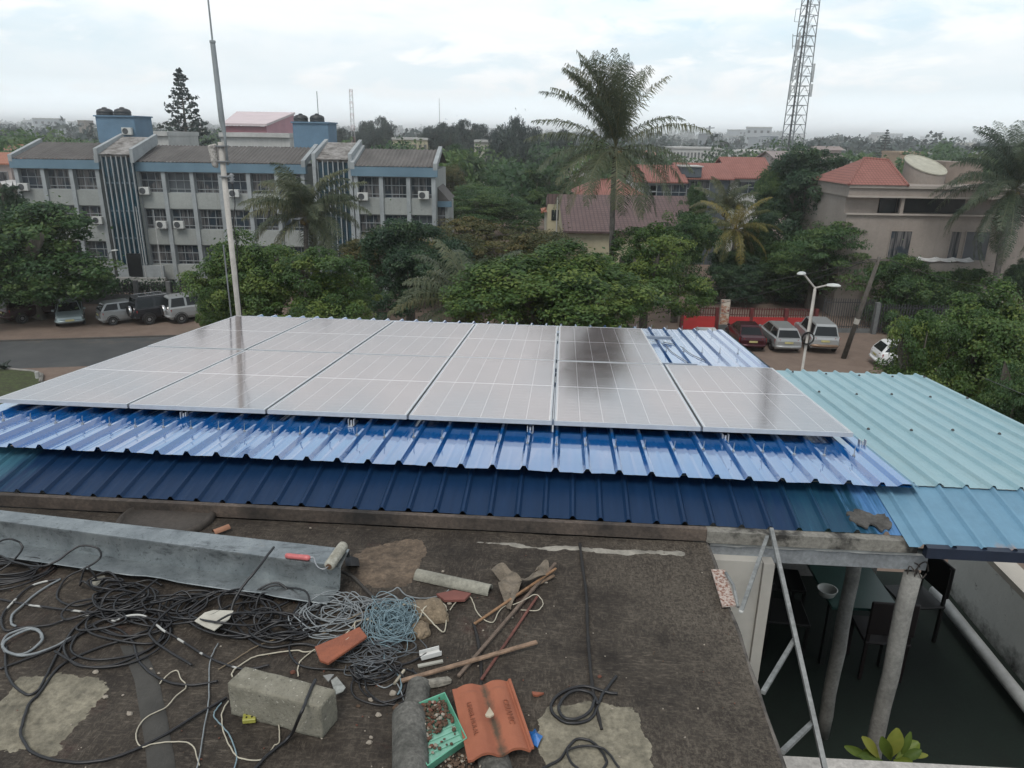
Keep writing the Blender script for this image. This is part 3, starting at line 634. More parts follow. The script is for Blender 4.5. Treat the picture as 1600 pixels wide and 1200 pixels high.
# dense heaps
def tangle(name, seed, cx, cy, sx, sy, n, r, m_, lab, cat, zmax=.07, rad=(.05, .2), loops=7, group=None):
    q = random.Random(seed); mb = MB()
    for k in range(n):
        pts = []; a = q.uniform(0, 6.28); x, y = q.gauss(cx, sx*.5), q.gauss(cy, sy*.5); R_ = q.uniform(*rad); ax = q.uniform(.45, 1); ro = q.uniform(-.5, .5); dr = q.choice((-1, 1))
        for j in range(loops*7):
            a += dr*q.uniform(.6, 1.1); R_ = min(rad[1], max(rad[0], R_*q.uniform(.86, 1.17)))
            if j % 7 == 0: x += q.gauss(0, sx*.25); y += q.gauss(0, sy*.25); x = x*.8+cx*.2; y = y*.8+cy*.2
            c = W(x, y); px_, py_ = R_*math.cos(a), R_*ax*math.sin(a)
            pts.append(Vector((c.x+px_*math.cos(ro)-py_*math.sin(ro), c.y+px_*math.sin(ro)+py_*math.cos(ro), DZ+.006+abs(q.gauss(0, zmax*.5)))))
        mb.tube(smoothpath(pts, 5), r, 5)
    return solo(name, mb, m_, lab, cat, group, smooth=True)
TB_ = 'tangled heaps of black cable'
tangle('cable_heap', 3, 250, 945, 120, 36, 5, .0058, M_black, 'messy heap of black cable under the front of the steel channel', 'cable', .06, (.07, .26), 4, TB_)
tangle('cable_heap', 4, 400, 962, 105, 40, 5, .0058, M_black, 'messy heap of black cable around the white card', 'cable', .06, (.07, .24), 4, TB_)
tangle('cable_heap', 9, 20, 895, 30, 14, 3, .006, M_black, 'coiled black cable heap at the far end of the channel', 'cable', .03, (.16, .22), 3, TB_)
tangle('cable_heap', 12, 210, 1000, 60, 25, 2, .006, M_black, 'loose black cable loops nearer the mortar patch', 'cable', .03, (.1, .26), 3, TB_)
tangle('cable_heap', 21, 590, 1062, 40, 22, 3, .0045, M_black, 'thin black cable loops between the block and the timber strips', 'cable', .03, (.05, .14), 3, TB_)
tangle('wire_tangle', 5, 616, 985, 24, 32, 12, .0019, M_bwire, 'bird-nest tangle of thin blue-grey wire', 'wire tangle', .09, (.02, .11), 9)
tangle('wire_tangle', 6, 550, 962, 85, 34, 6, .0033, M_gwire, 'loose grey wire loops around the orange tile', 'wire tangle', .05, (.05, .19), 4)
tangle('wire_tangle', 8, 575, 1022, 70, 26, 6, .0028, mat('dark_grey_insulation', (.10, .11, .12), .5), 'dark grey wire loops on the near side of the orange tile', 'wire tangle', .03, (.04, .12), 4)

# folded steel channel
L_ = [W(0,797,.17), W(0,814,.165), W(0,846,.035), W(0,868,.04)]; R_ = [W(546,858,.17), W(533,885,.165), W(531,920,.035), W(511,943,.045)]
t = NT('zinc_spangle'); c = t.mix(t.ramp(t.noise(6, 6, .7), .3, .7), (.17, .19, .198), (.35, .375, .38)); c = t.mix(t.ramp(t.noise(38, 5, .85), .56, .66), c, (.10, .11, .115)); c = t.mix(t.ramp(t.noise(1.0, 5, .7, t.vec((3, 9, 9))), .56, .7), c, (.09, .10, .105))
c = t.mix(t.ramp(t.noise(2.6, 5, .6), .70, .76), c, (.32, .30, .26)); c = t.mix(t.ramp(t.noise(3.7, 6, .7), .735, .76), c, (.35, .16, .06))
t.set(Base_Color=c, Roughness=.38, Metallic=.82); t.bump(t.noise(4, 3), .15, .01); M_zn = t.mat
o = thing('steel_channel', 'long folded galvanised steel channel lying across the deck', 'steel channel', (L_[0]+R_[2])/2)
mb = MB(); P = []; n = 26
for i in range(n+1):
    s = -.25+1.25*i/n; sec = [a.lerp(b, s) for a, b in zip(L_, R_)]
    j = .014*noise.noise((s*7, 0, 2)); sec[3] += Vector((0, j*1.5, abs(j))); sec[2] += Vector((0, j*.4, 0))
    bk = sec[0]+Vector((.0, .0, -.05))
    s6 = [bk, sec[0], sec[1], sec[1].lerp(sec[2], .5), sec[2], sec[3]]
    inn = [q+Vector((0, -.003, -.004)) for q in s6]
    P.append([q-o.location for q in s6+inn[::-1]+[s6[0]]])
mb.grid(P)
for e in (P[0], P[-1]):
    for k in range(5): mb.quad(e[k], e[k+1], e[10-k], e[11-k])
mb.build('folded_sheet', M_zn, o)
mb = MB(); mb.hexa([W(x, y, z)-o.location for x, y, z in ((540,884,.004),(562,884,.004),(560,872,.004),(540,870,.004),(540,884,.09),(550,884,.10),(548,868,.10),(538,866,.09))]); mb.build('end_shade_block', mat('end_shade', (.03, .03, .032), .7), o)  # added dark block stands in for the shade inside the channel end
# paint roller
o = thing('paint_roller', 'worn paint roller with pink handle resting on the steel channel', 'paint roller', W(505, 880, .19)); l0 = o.location
a, b = W(514, 885, .19)-l0, W(537, 852, .20)-l0; d = (b-a).normalized()
mb = MB(); mb.tube([a, a+d*.004, a+d*.012, b-d*.02, b-d*.004, b], [.022, .028, .030, .030, .028, .02], 20)
t = NT('grubby_pile'); c = t.mix(t.ramp(t.noise(26, 6, .7), .35, .65), (.20, .19, .15), (.38, .37, .32)); t.set(Base_Color=c, Roughness=.95); t.bump(t.noise(120, 3), .8, .006); mb.build('roller_sleeve', t.mat, o, smooth=True)
mb = MB(); mb.cyl(a-d*.003, a+d*.002, .016, .016, 14); mb.build('end_cap', mat('brown_cap', (.12, .07, .04), .6), o)
mb = MB(); mb.tube(smoothpath([W(483,871,.185)-l0, W(490,871,.185)-l0, W(493,880,.185)-l0, W(498,887,.187)-l0, W(507,889,.188)-l0, a+d*.02], 3), .0035, 6); mb.build('wire_frame', M_zinc, o, smooth=True)
h0, h1 = W(446, 868, .178)-l0, W(485, 872, .182)-l0; dh = h1-h0
mb = MB(); mb.tube([h0+dh*s for s in (0, .03, .15, .5, .8, .9, .97, 1)], [.008, .0135, .0155, .0145, .016, .016, .012, .006], 14); mb.build('handle', mat('pink_plastic', (.52, .14, .14), .4, .25, 30), o, smooth=True)
# concrete block
def rough_block(c4, h, sub=9, amp=.008):
    """c4: four top corners; returns a roughened block mesh reaching h below them"""
    bm = bmesh.new(); top = [bm.verts.new(p) for p in c4]; bot = [bm.verts.new(p-Vector((0, 0, h))) for p in c4]
    bm.faces.new(top); bm.faces.new(bot[::-1])
    for i in range(4): bm.faces.new((top[i], bot[i], bot[(i+1) % 4], top[(i+1) % 4]))
    bmesh.ops.recalc_face_normals(bm, faces=bm.faces)
    bmesh.ops.bevel(bm, geom=list(bm.edges), offset=.005, segments=1, affect='EDGES')
    bmesh.ops.subdivide_edges(bm, edges=[e for e in bm.edges if e.calc_length() > .05], cuts=sub, use_grid_fill=True)
    bmesh.ops.triangulate(bm, faces=[f for f in bm.faces if len(f.verts) > 4])
    bm.normal_update()
    for v in bm.verts:
        k = noise.noise(v.co*14)+.5*noise.noise(v.co*45)
        v.co += v.normal*amp*k
    mb = MB(); bm.verts.index_update(); mb.add([v.co.copy() for v in bm.verts], [tuple(v.index for v in f.verts) for f in bm.faces]); bm.free(); return mb
HB = .165; tl, tr = W(354, 1067, HB), W(500, 1105, HB); bl = W(383, 1040, HB); br = tr+(bl-tl)*.98
t = NT('rough_concrete'); c = t.mix(t.ramp(t.noise(12, 7, .7), .3, .7), (.155, .145, .11), (.27, .255, .205)); c = t.mix(t.ramp(t.noise(70, 4, .75), .55, .7), c, (.09, .085, .07)); c = t.mix(t.ramp(t.noise(60, 2, .5), .68, .71), c, (.42, .40, .34))
t.set(Base_Color=c, Roughness=.95); t.bump(t.noise(90, 5, .75), .9, .008); M_rc = t.mat
solo('concrete_block', rough_block([tl, tr, br, bl], HB+.004, 11, .0045), M_rc, 'rough concrete building block with a cable over its end', 'concrete block', smooth=True)
P = W(672, 962, 0)
def rockmesh(seed, sx, sy, sz, sub=3):
    bm = bmesh.new(); bmesh.ops.create_icosphere(bm, subdivisions=sub, radius=1)
    for v in bm.verts:
        k = 1+.35*noise.noise(v.co*1.3+Vector((seed, 0, 0)))+.12*noise.noise(v.co*4+Vector((0, seed, 0)))
        v.co = Vector((v.co.x*sx*k, v.co.y*sy*k, max(v.co.z*sz*k, -sz*.35)))
    me = bpy.data.meshes.new('rock'); bm.to_mesh(me); bm.free(); return me
M_rock = mat('tan_rubble', (.26, .20, .135), .95, .4, 9, bump=.8, bscale=60, fine=.4)
me = rockmesh(3, .10, .075, .07); me.materials.append(M_rock); tag(link('rubble_lump', me, None, P+Vector((0, 0, .02))), 'tan lump of old mortar beside the wire nest', 'rubble')
me = rockmesh(8, .055, .05, .04); me.materials.append(M_rock); tag(link('rubble_lump', me, None, W(655, 985, .012)), 'smaller tan lump below the wire nest', 'rubble')
# clay tiles
M_clay = mat('red_clay', (.30, .095, .048), .8, .30, 5, (.21, .07, .04), bump=.25, bscale=90, fine=.18)
t = NT('clay_dark_groove'); x, y, z = t.sep()
c = t.mix(t.ramp(t.noise(6, 5, .65), .3, .7), (.25, .08, .042), (.32, .11, .058))
k = t.math('SUBTRACT', t.ramp(t.noise(9, 6, .7), .25, .75), t.math('MULTIPLY', t.math('ABSOLUTE', t.math('SUBTRACT', x, .005)), 24))  # clay darker along the middle groove, broken up by noise
c = t.mix(t.ramp(k, .0, .6), c, (.075, .05, .03)); t.set(Base_Color=c, Roughness=.8); t.bump(t.noise(90, 4), .25, .01); M_claygr = t.mat
c0, c1 = W(720, 1064, .05), W(786, 1068, .05); e0, e1 = W(733, 1178, .05), W(833, 1180, .05)
mid0, mid1 = (c0+c1)/2, (e0+e1)/2; yd = (mid0-mid1); LT = .43; rz = math.atan2(yd.y, yd.x)-math.pi/2
o = thing('roof_tile', 'large red clay roof tile with raised lettering', 'roof tile', (mid0+mid1)/2*1.0, (0, 0, rz)); o.location.z = DZ+.03; o.rotation_euler.x = R(-3)
def tz(x):
    a = abs(x)
    return .022*max(0, math.cos(min(math.pi/2, max(0, (a-.065))/.05*math.pi/2)))*(1 if a > .065 else 1) if a > .065 else .022*(.5-.5*math.cos(math.pi*min(1, a/.055)))
xs = [-.135+.27*i/54 for i in range(55)]; ys = [-LT/2+LT*j/40 for j in range(41)]
def tzz(x, y):
    z = tz(x); e = LT/2-y
    if e < .05: z *= .72
    if .05 <= e < .06: z *= .86
    if x > .118: z = .012 if x > .124 else .002
    if y+LT/2 < .012: z += .0
    return z
mb = MB(); mb.grid([[(x, y, .012+tzz(x, y)) for y in ys] for x in xs]); mb.grid([[(x, y, tzz(x, y)) for y in ys] for x in xs[::-1]])
top = lambda x, y: (x, y, .012+tzz(x, y)); bot = lambda x, y: (x, y, tzz(x, y))
for y in (ys[0], ys[-1]): mb.grid([[bot(x, y) for x in xs], [top(x, y) for x in xs]])
for x in (xs[0], xs[-1]): mb.grid([[bot(x, y) for y in ys], [top(x, y) for y in ys]])
mb.build('tile_body', M_claygr, o, smooth=False)
def lettering(txt, size, x, y, z, rz, parent, m_, name='lettering', ext=.0025):
    cu = bpy.data.curves.new('txt', 'FONT'); cu.body = txt; cu.size = size; cu.extrude = ext; cu.align_x = 'CENTER'; cu.align_y = 'CENTER'
    ob = bpy.data.objects.new('txt', cu); COL.objects.link(ob); dg = bpy.context.evaluated_depsgraph_get()
    me = bpy.data.meshes.new_from_object(ob.evaluated_get(dg)); bpy.data.objects.remove(ob); bpy.data.curves.remove(cu)
    me.materials.clear(); me.materials.append(m_); return link(name, me, parent, (x, y, z), (0, 0, rz))
M_emb = mat('clay_edge', (.235, .08, .043), .85, .2, 20)
lettering('CERAMIC', .036, .076, -.005, .012+.0222, R(-90), o, M_emb)
lettering('UMBEL MOLAL', .030, -.082, -.01, .012+.021, R(-90), o, M_emb)
mb = MB(); mb.prism([W(*p, .055) for p in ((492,1014),(530,998),(562,983),(574,998),(545,1018),(513,1040),(500,1035))], (0, 0, .016))
solo('roof_tile', mb, M_clay, 'broken orange clay tile half buried in wires', 'roof tile', recalc=True, bevel=.003)
mb = MB(); mb.prism([W(*p, .012) for p in ((682,931),(710,925),(736,930),(726,940),(695,941))], (0, 0, .014)); solo('tile_fragment', mb, mat('dull_red_clay', (.20, .075, .06), .9), 'dull red tile fragment under the cream wires', 'tile fragment', recalc=True)
mb = MB(); mb.prism([W(*p, .006) for p in ((831,1083),(842,1084),(850,1085),(840,1089),(833,1088))], (0, 0, .01)); solo('tile_fragment', mb, M_clay, 'tiny red tile shard beyond the large roof tile', 'tile fragment', recalc=True)
mb = MB(); mb.prism([W(*p, .088) for p in ((758,1119),(765,1107),(772,1118),(766,1122),(760,1121))], (0, 0, .008)); solo('stone_chip', mb, mat('cream_chip', (.46, .40, .30), .85), 'pale triangular chip lying on the large roof tile', 'stone chip', recalc=True)
a, b = W(334, 833, .02), W(358, 824, .02); d = b-a; s_ = Vector((-d.y, d.x, 0)).normalized()*.022; mb = MB()
P = [[a+d*(j/6)+s_*math.cos(th)+Vector((0, 0, .022*math.sin(th))) for th in [math.pi*k/8 for k in range(9)]] for j in range(7)]; mb.grid(P); mb.grid([[p+(p-a-d*(j/6)).normalized()*-.005 for p in r_] for j, r_ in enumerate(P)])
solo('pipe_shard', mb, mat('terracotta', (.36, .18, .11), .85), 'curved terracotta shard behind the steel channel', 'pipe shard', smooth=True)
# green tray with rubble
o = thing('plastic_tray', 'chipped green plastic tray holding rubble', 'tray', W(672, 1135, 0)); l0 = o.location
rim = [W(616,1113,.05), W(695,1081,.05), W(730,1153,.05), W(668,1197,.05)]; cen = sum(rim, Vector())/4
flr = [cen+(p-cen)*.93-Vector((0, 0, .044)) for p in rim]
M_green = mat('green_plastic', (.12, .37, .25), .4, .3, 12); mb = MB()
for i in range(4):
    j = (i+1) % 4; a, b, c, d = rim[i]-l0, rim[j]-l0, flr[j]-l0, flr[i]-l0; ia, ib = cen-l0+(a-cen+l0)*.965, cen-l0+(b-cen+l0)*.965
    ic, id_ = cen-l0+(c-cen+l0)*.975, cen-l0+(d-cen+l0)*.975
    mb.quad(d, c, b, a); mb.quad(a, b, ib, ia); mb.quad(ia, ib, ic+Vector((0, 0, .003)), id_+Vector((0, 0, .003)))
mb.build('tray_wall', M_green, o)
mb = MB(); mb.prism([p-l0-Vector((0, 0, .001)) for p in flr], (0, 0, .004)); e = flr[2]-flr[1]; f_ = flr[0]-flr[1]
for k in range(1, 9): q = flr[1]+e*(k/9)-l0+Vector((0, 0, .006)); mb.bar(q, q+f_*.95, .006, .006)
mb.build('tray_floor', mat('faded_green_plastic', (.22, .46, .36), .45, .3, 10), o)
def scatter_rocks(name, pts, mats_, lab=None):
    mb = MB()
    for (P, s, sd_, k) in pts:
        mb.k = k; me = rockmesh(sd_, s, s*.8, s*.65, 1); rz = Matrix.Rotation(sd_*1.7, 3, 'Z')
        mb.add([rz @ v.co+P for v in me.vertices], [tuple(p.vertices) for p in me.polygons]); bpy.data.meshes.remove(me)
    return mb.build(name, mats_, None, (0, 0, 0))
q = random.Random(2); pts = []
for i in range(520):
    a, b = q.random(), q.random()
    if a > .66+.25*(b-.5) and q.random() > .10: continue
    P = flr[1]+e*a*.95+f_*(.03+.9*b); P = P+Vector((0, 0, .012+q.uniform(0, .028)*(1-a))); pts.append((P, q.uniform(.004, .013), i*1.37, q.choice((0, 0, 0, 1, 2))))
M_pk = [mat('rubble_brown', (.11, .07, .045), .95, .5, 30), mat('rubble_pale', (.32, .28, .23), .95, .3, 30), mat('rubble_red', (.15, .06, .04), .95, .4, 30)]
tag(scatter_rocks('rubble', pts, M_pk), 'loose gravel and mortar rubble inside the green tray', kind='stuff')
pts = []
for i in range(150): pts.append((W(q.gauss(712, 16), q.gauss(1190, 9), .004), q.uniform(.003, .010), i*2.1, q.choice((0, 0, 0, 1))))
for i in range(90): pts.append((W(q.uniform(540, 1150), q.uniform(860, 1200), .0), q.uniform(.002, .006), i*1.1, q.choice((0, 1, 1, 2))))
for i in range(70): pts.append((W(q.uniform(0, 700), q.uniform(900, 1200), .0), q.uniform(.002, .007), i*1.1, q.choice((0, 1, 1, 2))))
tag(scatter_rocks('gravel', pts, M_pk), 'fine grit scattered over the deck', kind='stuff')
# half round ridge pieces
def halfpipe(name, a, b, r, m_, lab, cat, th=.01, n=14, sag=0.0):
    d = b-a; s_ = Vector((-d.y, d.x, 0)).normalized(); mb = MB(); N = 12; P, Q = [], []
    for j in range(N+1):
        c = a+d*(j/N); rr = r*(1+.03*noise.noise((j*.5, r*50, 0))); P.append([]); Q.append([])
        for k in range(n+1):
            th_ = math.pi*k/n; o_ = s_*math.cos(th_)+Vector((0, 0, 1))*math.sin(th_); P[-1].append(c+o_*rr); Q[-1].append(c+o_*(rr-th))
    mb.grid(P); mb.grid(Q)
    for e_ in (0, N): mb.grid([P[e_], Q[e_]])
    for k in (0, n): mb.grid([[p[k] for p in P], [p[k] for p in Q]])
    return solo(name, mb, m_, lab, cat, recalc=True, smooth=False)
M_fib = mat('mossy_fibre_cement', (.155, .15, .135), .95, .55, 9, (.065, .065, .057), bump=.8, bscale=50, fine=.5)
halfpipe('ridge_tile', W(639, 1117, .01), W(643, 1240, .01), .073, M_fib, 'mossy grey half round ridge tile leaning on the green tray', 'ridge tile')
halfpipe('ridge_tile', W(655, 1072, .0), W(648, 1112, .0), .055, M_fib, 'dark half round ridge tile behind the green tray', 'ridge tile')
halfpipe('ridge_tile', W(770, 1192, -.03), W(792, 1262, -.03), .07, M_fib, 'dark half round ridge tile under the near end of the red tile', 'ridge tile')
halfpipe('ridge_tile', W(651, 900, .0), W(766, 925, .0), .042, mat('pale_fibre_cement', (.30, .29, .24), .95, .35, 12, bump=.6, fine=.3), 'pale broken ridge tile lying beyond the wire nest', 'ridge tile')
# crumpled felt scraps
M_scrap = mat('felt_scrap', (.20, .165, .125), .95, .45, 14, bump=.6, fine=.3)
def scrap(px_, lab, z=.02, amp=.02):
    P = [W(x, y, z) for x, y in px_]; c = sum(P, Vector())/len(P); n = len(P); mb = MB(); rings = []
    ed = smoothpath(P, 5, True); n = len(ed)
    for f in (1, .75, .5, .25):
        rings.append([c+(p-c)*f for p in ed])
    vs = [p+Vector((0, 0, amp*noise.noise(p*13))) for r_ in rings for p in r_]+[c]
    fs = [(i*n+k, i*n+(k+1) % n, (i+1)*n+(k+1) % n, (i+1)*n+k) for i in range(3) for k in range(n)]+[(3*n+k, 3*n+(k+1) % n, 4*n) for k in range(n)]
    mb.add(vs, fs); mb.add([v-Vector((0, 0, .004)) for v in vs], [f[::-1] for f in fs]); N = len(vs)
    mb.f += [(k, (k+1) % n, N+(k+1) % n, N+k) for k in range(n)]; mb.m += [0]*n
    return solo('felt_scrap', mb, M_scrap, lab, 'scrap', 'torn felt scraps', recalc=True)
k4 = lambda L_: [(600+a/4, 780+b/4) for a, b in L_]
scrap(k4([(670,445),(735,410),(800,450),(865,500),(775,535),(735,500)]), 'brown torn felt scrap, the flat one away from the sticks', .03, .03)
scrap(k4([(850,490),(940,460),(980,400),(1022,380),(1032,440),(1000,480),(890,525)]), 'brown torn felt scrap curling up at the stick ends', .05, .05)
scrap(k4([(715,525),(790,530),(860,520),(835,590),(800,645),(790,690),(745,610)]), 'pointed torn felt scrap between flat scrap and sticks', .03, .04)
# sticks
def stick(p0, p1, w, h, c, lab, z0=.012, z1=.012):
    mb = MB(); a, b = W(*p0, z0), W(*p1, z1); N = 8; pts = [a.lerp(b, i/N)+Vector((.003*noise.noise((i*.8, w*99, 0)), 0, .0)) for i in range(N+1)]
    for i in range(1): mb.bar(a, b, w, h)
    return solo('timber_strip', mb, mat('timber_'+lab[:14].replace(' ', '_'), c, .85, .4, 22, bump=.3, fine=.3), lab, 'timber strip', 'timber strips on the deck', bevel=.002)
stick((868,880), (716,1057), .017, .014, (.17, .125, .095), 'grey brown timber strip, the longest, pointing at the red roof tile', .03, .012)
stick((841,930), (752,1062), .013, .010, (.16, .06, .045), 'reddish timber strip ending at the red roof tile')
stick((627,1064), (839,1003), .022, .012, (.30, .20, .135), 'pale split timber strip crossing over the others', .02, .035)
stick((741,975), (869,888), .014, .010, (.30, .17, .09), 'short orange brown timber strip', .01, .045)
stick((800,934), (866,899), .018, .010, (.22, .15, .10), 'short flat timber strip under the torn scraps', .01, .02)
stick((616,1069), (632,1047), .012, .012, (.40, .36, .28), 'tiny whitish stick beside the bluish wire end')
mb = MB(); o = thing('plastic_trunking', 'broken white plastic trunking with open groove', 'trunking', W(672, 1026, 0)); l0 = o.location
a, b = W(657, 1027, .01)-l0, W(688, 1019, .01)-l0; mb.bar(a, b, .045, .004); dv = (b-a).normalized().cross(Vector((0, 0, 1)))*.0205
mb.bar(a+dv+Vector((0, 0, .012)), b+dv+Vector((0, 0, .012)), .004, .02); mb.bar(a-dv+Vector((0, 0, .012)), b-dv+Vector((0, 0, .012)), .004, .02); mb.build('channel', mat('white_plastic', (.62, .62, .60), .4, .15, 9), o)
mb = MB(); mb.bar(W(653, 1041, .006), W(692, 1033, .006), .018, .008); solo('plastic_strip', mb, mat('ivory_plastic', (.40, .39, .34), .5), 'flat ivory plastic strip in front of the white trunking', 'plastic strip')
me = rough_block([W(661,1070,.03), W(706,1062,.03), W(700,1056,.03), W(664,1060,.03)], .026, 5, .008); solo('weathered_wood', me, mat('splintered_wood', (.27, .25, .21), .9, .5, 40, bump=.6), 'splintered grey wood chip behind the red roof tile', 'wood chip')
def card(px_, lab, m_, z=.03, th=.004, tilt=0):
    mb = MB(); mb.prism([W(x, y, z+tilt*i) for i, (x, y) in enumerate(px_)], (0, 0, th)); return solo('card', mb, m_, lab, 'card', recalc=True)
M_card = mat('dirty_card', (.46, .44, .38), .8, .25, 14)
card([(304,971),(320,958),(334,954),(365,955),(358,968),(335,986),(320,980)], 'torn white card caught among black cables', M_card, .05)
card([(139,906),(163,900),(166,904),(150,917),(146,915)], 'small grey card scrap in front of the steel channel', mat('grey_card', (.27, .26, .22), .85), .01)
card([(505,1057),(515,1055),(522,1055),(513,1066)], 'small grey flint-like chip touching the concrete block', mat('flint_card', (.26, .26, .25), .7), .05, .006)
card([(517,1064),(526,1058),(540,1075),(536,1081),(524,1086)], 'crumpled pale sheet behind the concrete block', mat('pale_sheet', (.30, .31, .29), .7, .5, 30), .04)
o = thing('plastic_scrap', 'torn bright blue plastic scrap by the red roof tile', 'plastic scrap', W(835, 1152, 0)); l0 = o.location
mb = MB(); pp = [(824,1142),(832,1143),(836,1138),(840,1145),(848,1150),(844,1157),(840,1167),(834,1163),(829,1152)]; P = [W(x, y, .012+.02*((i*7) % 3)/3)-l0 for i, (x, y) in enumerate(pp)]; c = sum(P, Vector())/len(P)+Vector((0, 0, .02))
mb.add(P+[c], [(i, (i+1) % len(P), len(P)) for i in range(len(P))]); mb.add([p-Vector((0, 0, .004)) for p in P+[c]], [((i+1) % len(P), i, len(P)) for i in range(len(P))]); mb.build('film', mat('blue_plastic', (.02, .14, .42), .35, .4, 30), o)
o = thing('wire_connector', 'small yellow green wire connector in front of the concrete block', 'connector', W(391, 1128, 0)); l0 = o.location
mb = MB(); a, b, c = W(379, 1132, 0)-l0, W(400, 1130, 0)-l0, W(402, 1117, 0)-l0; d = a+c-b; hz = Vector((0, 0, .022)); mb.hexa([a, b, c, d]+[p+hz for p in (a, b, c, d)]); mb.build('housing', mat('lime_plastic', (.34, .33, .07), .5, .3, 40), o, bevel=.003)
mb = MB()
for s in (.3, .7):
    for r_ in (.3, .7): p = a+(b-a)*s+(d-a)*r_+hz; mb.cyl(p, p+Vector((0, 0, .003)), .004, .004, 8)
mb.build('terminal', M_black, o)
for i, (x, y, s, k) in enumerate(((580,1093,.014,1),(591,1117,.014,1),(577,1160,.012,1),(580,1152,.009,1),(614,1083,.018,1),(590,1070,.012,2),(560,1103,.010,0),(667,902,.008,1),(692,893,.009,1),(852,910,.013,1),(937,1057,.010,2),(702,943,.012,1),(150,1050,.014,1),(165,1089,.013,1),(203,1115,.013,1),(236,1045,.007,1),(248,1052,.007,1),(458,1050,.014,2),(620,1105,.02,0),(800,965,.007,1),(755,985,.006,1),(485,825,.008,1),(765,795,.009,1))):
    me = rockmesh(i*2.3, s, s*.8, s*.7, 2); me.materials.append(M_pk[k]); tag(link('small_stone', me, None, W(x, y, s*.2)), 'small loose stone scattered on the dark felt deck', 'stone', 'small stones scattered on the deck')
# ================================================================ street, cars, trees
def G(x, y, z=0): return pz(x, y, GZ+z)
def ptag(o, kind): o['kind'] = kind; return o
# ground sheet
t = NT('sandy_ground'); n = t.noise(.05, 6, .6); n2 = t.noise(.9, 8, .7)
c = t.mix(t.ramp(n2, .3, .7), (.115, .082, .064), (.175, .13, .102)); c = t.mix(t.ramp(n, .6, .74), c, (.07, .075, .045)); c = t.mix(t.ramp(t.noise(5, 6, .75), .6, .7), c, (.055, .047, .04))
t.set(Base_Color=c, Roughness=.95); t.bump(t.noise(3, 6), .3, .05)
mb = MB(); S_ = 9500; mb.grid([[(x, y, 0) for y in (-1500, -60, 0, 40, 80, 160, 400, 1200, 3500, S_)] for x in (-S_, -2500, -600, -150, -40, 0, 40, 150, 600, 2500, S_)])
o = mb.build('ground', t.mat); o.location.z = GZ; ptag(o, 'structure')
t = NT('worn_asphalt'); n = t.noise(.6, 7, .7)
c = t.mix(t.ramp(n, .35, .65), (.040, .043, .045), (.062, .064, .064)); c = t.mix(t.ramp(t.noise(.25, 5, .7), .58, .7), c, (.10, .085, .07)); t.set(Base_Color=c, Roughness=.85)
p0, p1 = G(0, 534), G(268, 526); d = (p1-p0).normalized(); q0 = G(0, 577); n_ = Vector((-d.y, d.x, 0)); wd = (p0-q0).dot(n_)
def rd(s, f): return p0+d*s-n_*wd*f+Vector((0, 0, .004))
mb = MB(); mb.grid([[rd(s, f) for f in (0, 1)] for s in (-120, -40, 0, 8, 16, 24, 30)]); o = mb.build('road', t.mat); ptag(o, 'structure')
mb = MB(); ed = [p0+d*s for s in (-120, -30, 0, 6, 12, 18)]
mb.tube([p+Vector((0, 0, .0))+n_*.1 for p in ed], .09, 6); ptag(mb.build('kerb', mat('dark_kerb', (.06, .055, .05), .9)), 'structure')
lw = [G(-160, 574), G(0, 578.5), G(52, 583), G(66, 588), G(64, 600), G(40, 640), G(-200, 680)]
mb = MB(); mb.prism([p-Vector((0, 0, .05)) for p in lw], (0, 0, .17)); ptag(mb.build('lawn', mat('lawn_green', (.055, .075, .02), .95, .5, 2, (.04, .045, .018), fine=.5, bscale=8), recalc=True), 'structure')
mb = MB(); mb.tube([p+Vector((0, 0, .10)) for p in lw[:5]], .1, 6); ptag(mb.build('kerb', mat('pale_kerb', (.22, .21, .19), .9)), 'structure')

# ---------------------------------------------------------------- foliage
LM = {'bright': leafmat('leaf_bright', (.040, .084, .026), (.086, .152, .040), (.165, .215, .050), .42),
      'mid': leafmat('leaf_mid', (.030, .070, .027), (.058, .118, .040), (.110, .165, .048), .42),
      'dark': leafmat('leaf_dark', (.020, .048, .027), (.038, .080, .042), (.068, .115, .047), .42),
      'olive': leafmat('leaf_olive', (.038, .052, .020), (.082, .090, .030), (.155, .125, .045)),
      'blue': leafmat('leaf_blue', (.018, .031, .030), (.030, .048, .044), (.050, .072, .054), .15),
      'palm': leafmat('leaf_palm', (.052, .072, .042), (.090, .110, .062), (.14, .14, .07)),
      'palmdark': leafmat('leaf_palm_dark', (.034, .056, .036), (.058, .088, .052), (.10, .115, .06)),
      'yellow': leafmat('leaf_yellow', (.07, .085, .03), (.15, .14, .04), (.24, .19, .05)),
      'dry': leafmat('leaf_dry', (.10, .075, .04), (.16, .12, .06), (.22, .17, .09))}
M_bark = mat('bark_grey', (.13, .115, .095), .95, .5, 3, bump=.6, bscale=15, fine=.4)
def leafmesh(name, pos, nrm, tint, ll, lw, rng, droop=.3):
    N = len(pos); r_ = rng.normal(size=(N, 3)); tv = r_-nrm*np.sum(r_*nrm, 1, keepdims=True); tv[:, 2] -= droop*.5; tv /= np.linalg.norm(tv, axis=1, keepdims=True)+1e-9
    bv = np.cross(nrm, tv); bv /= np.linalg.norm(bv, axis=1, keepdims=True)+1e-9
    L = (ll*rng.uniform(.6, 1.25, N))[:, None]; Wd = (lw*rng.uniform(.7, 1.2, N))[:, None]
    v = np.stack([pos-tv*L*.5, pos+bv*Wd*.5+tv*L*.05, pos+tv*L*.5-np.array([0, 0, 1])*L*droop*.3, pos-bv*Wd*.5+tv*L*.05], 1).reshape(-1, 3)
    return rawquads(name, v, np.repeat(tint, 4))
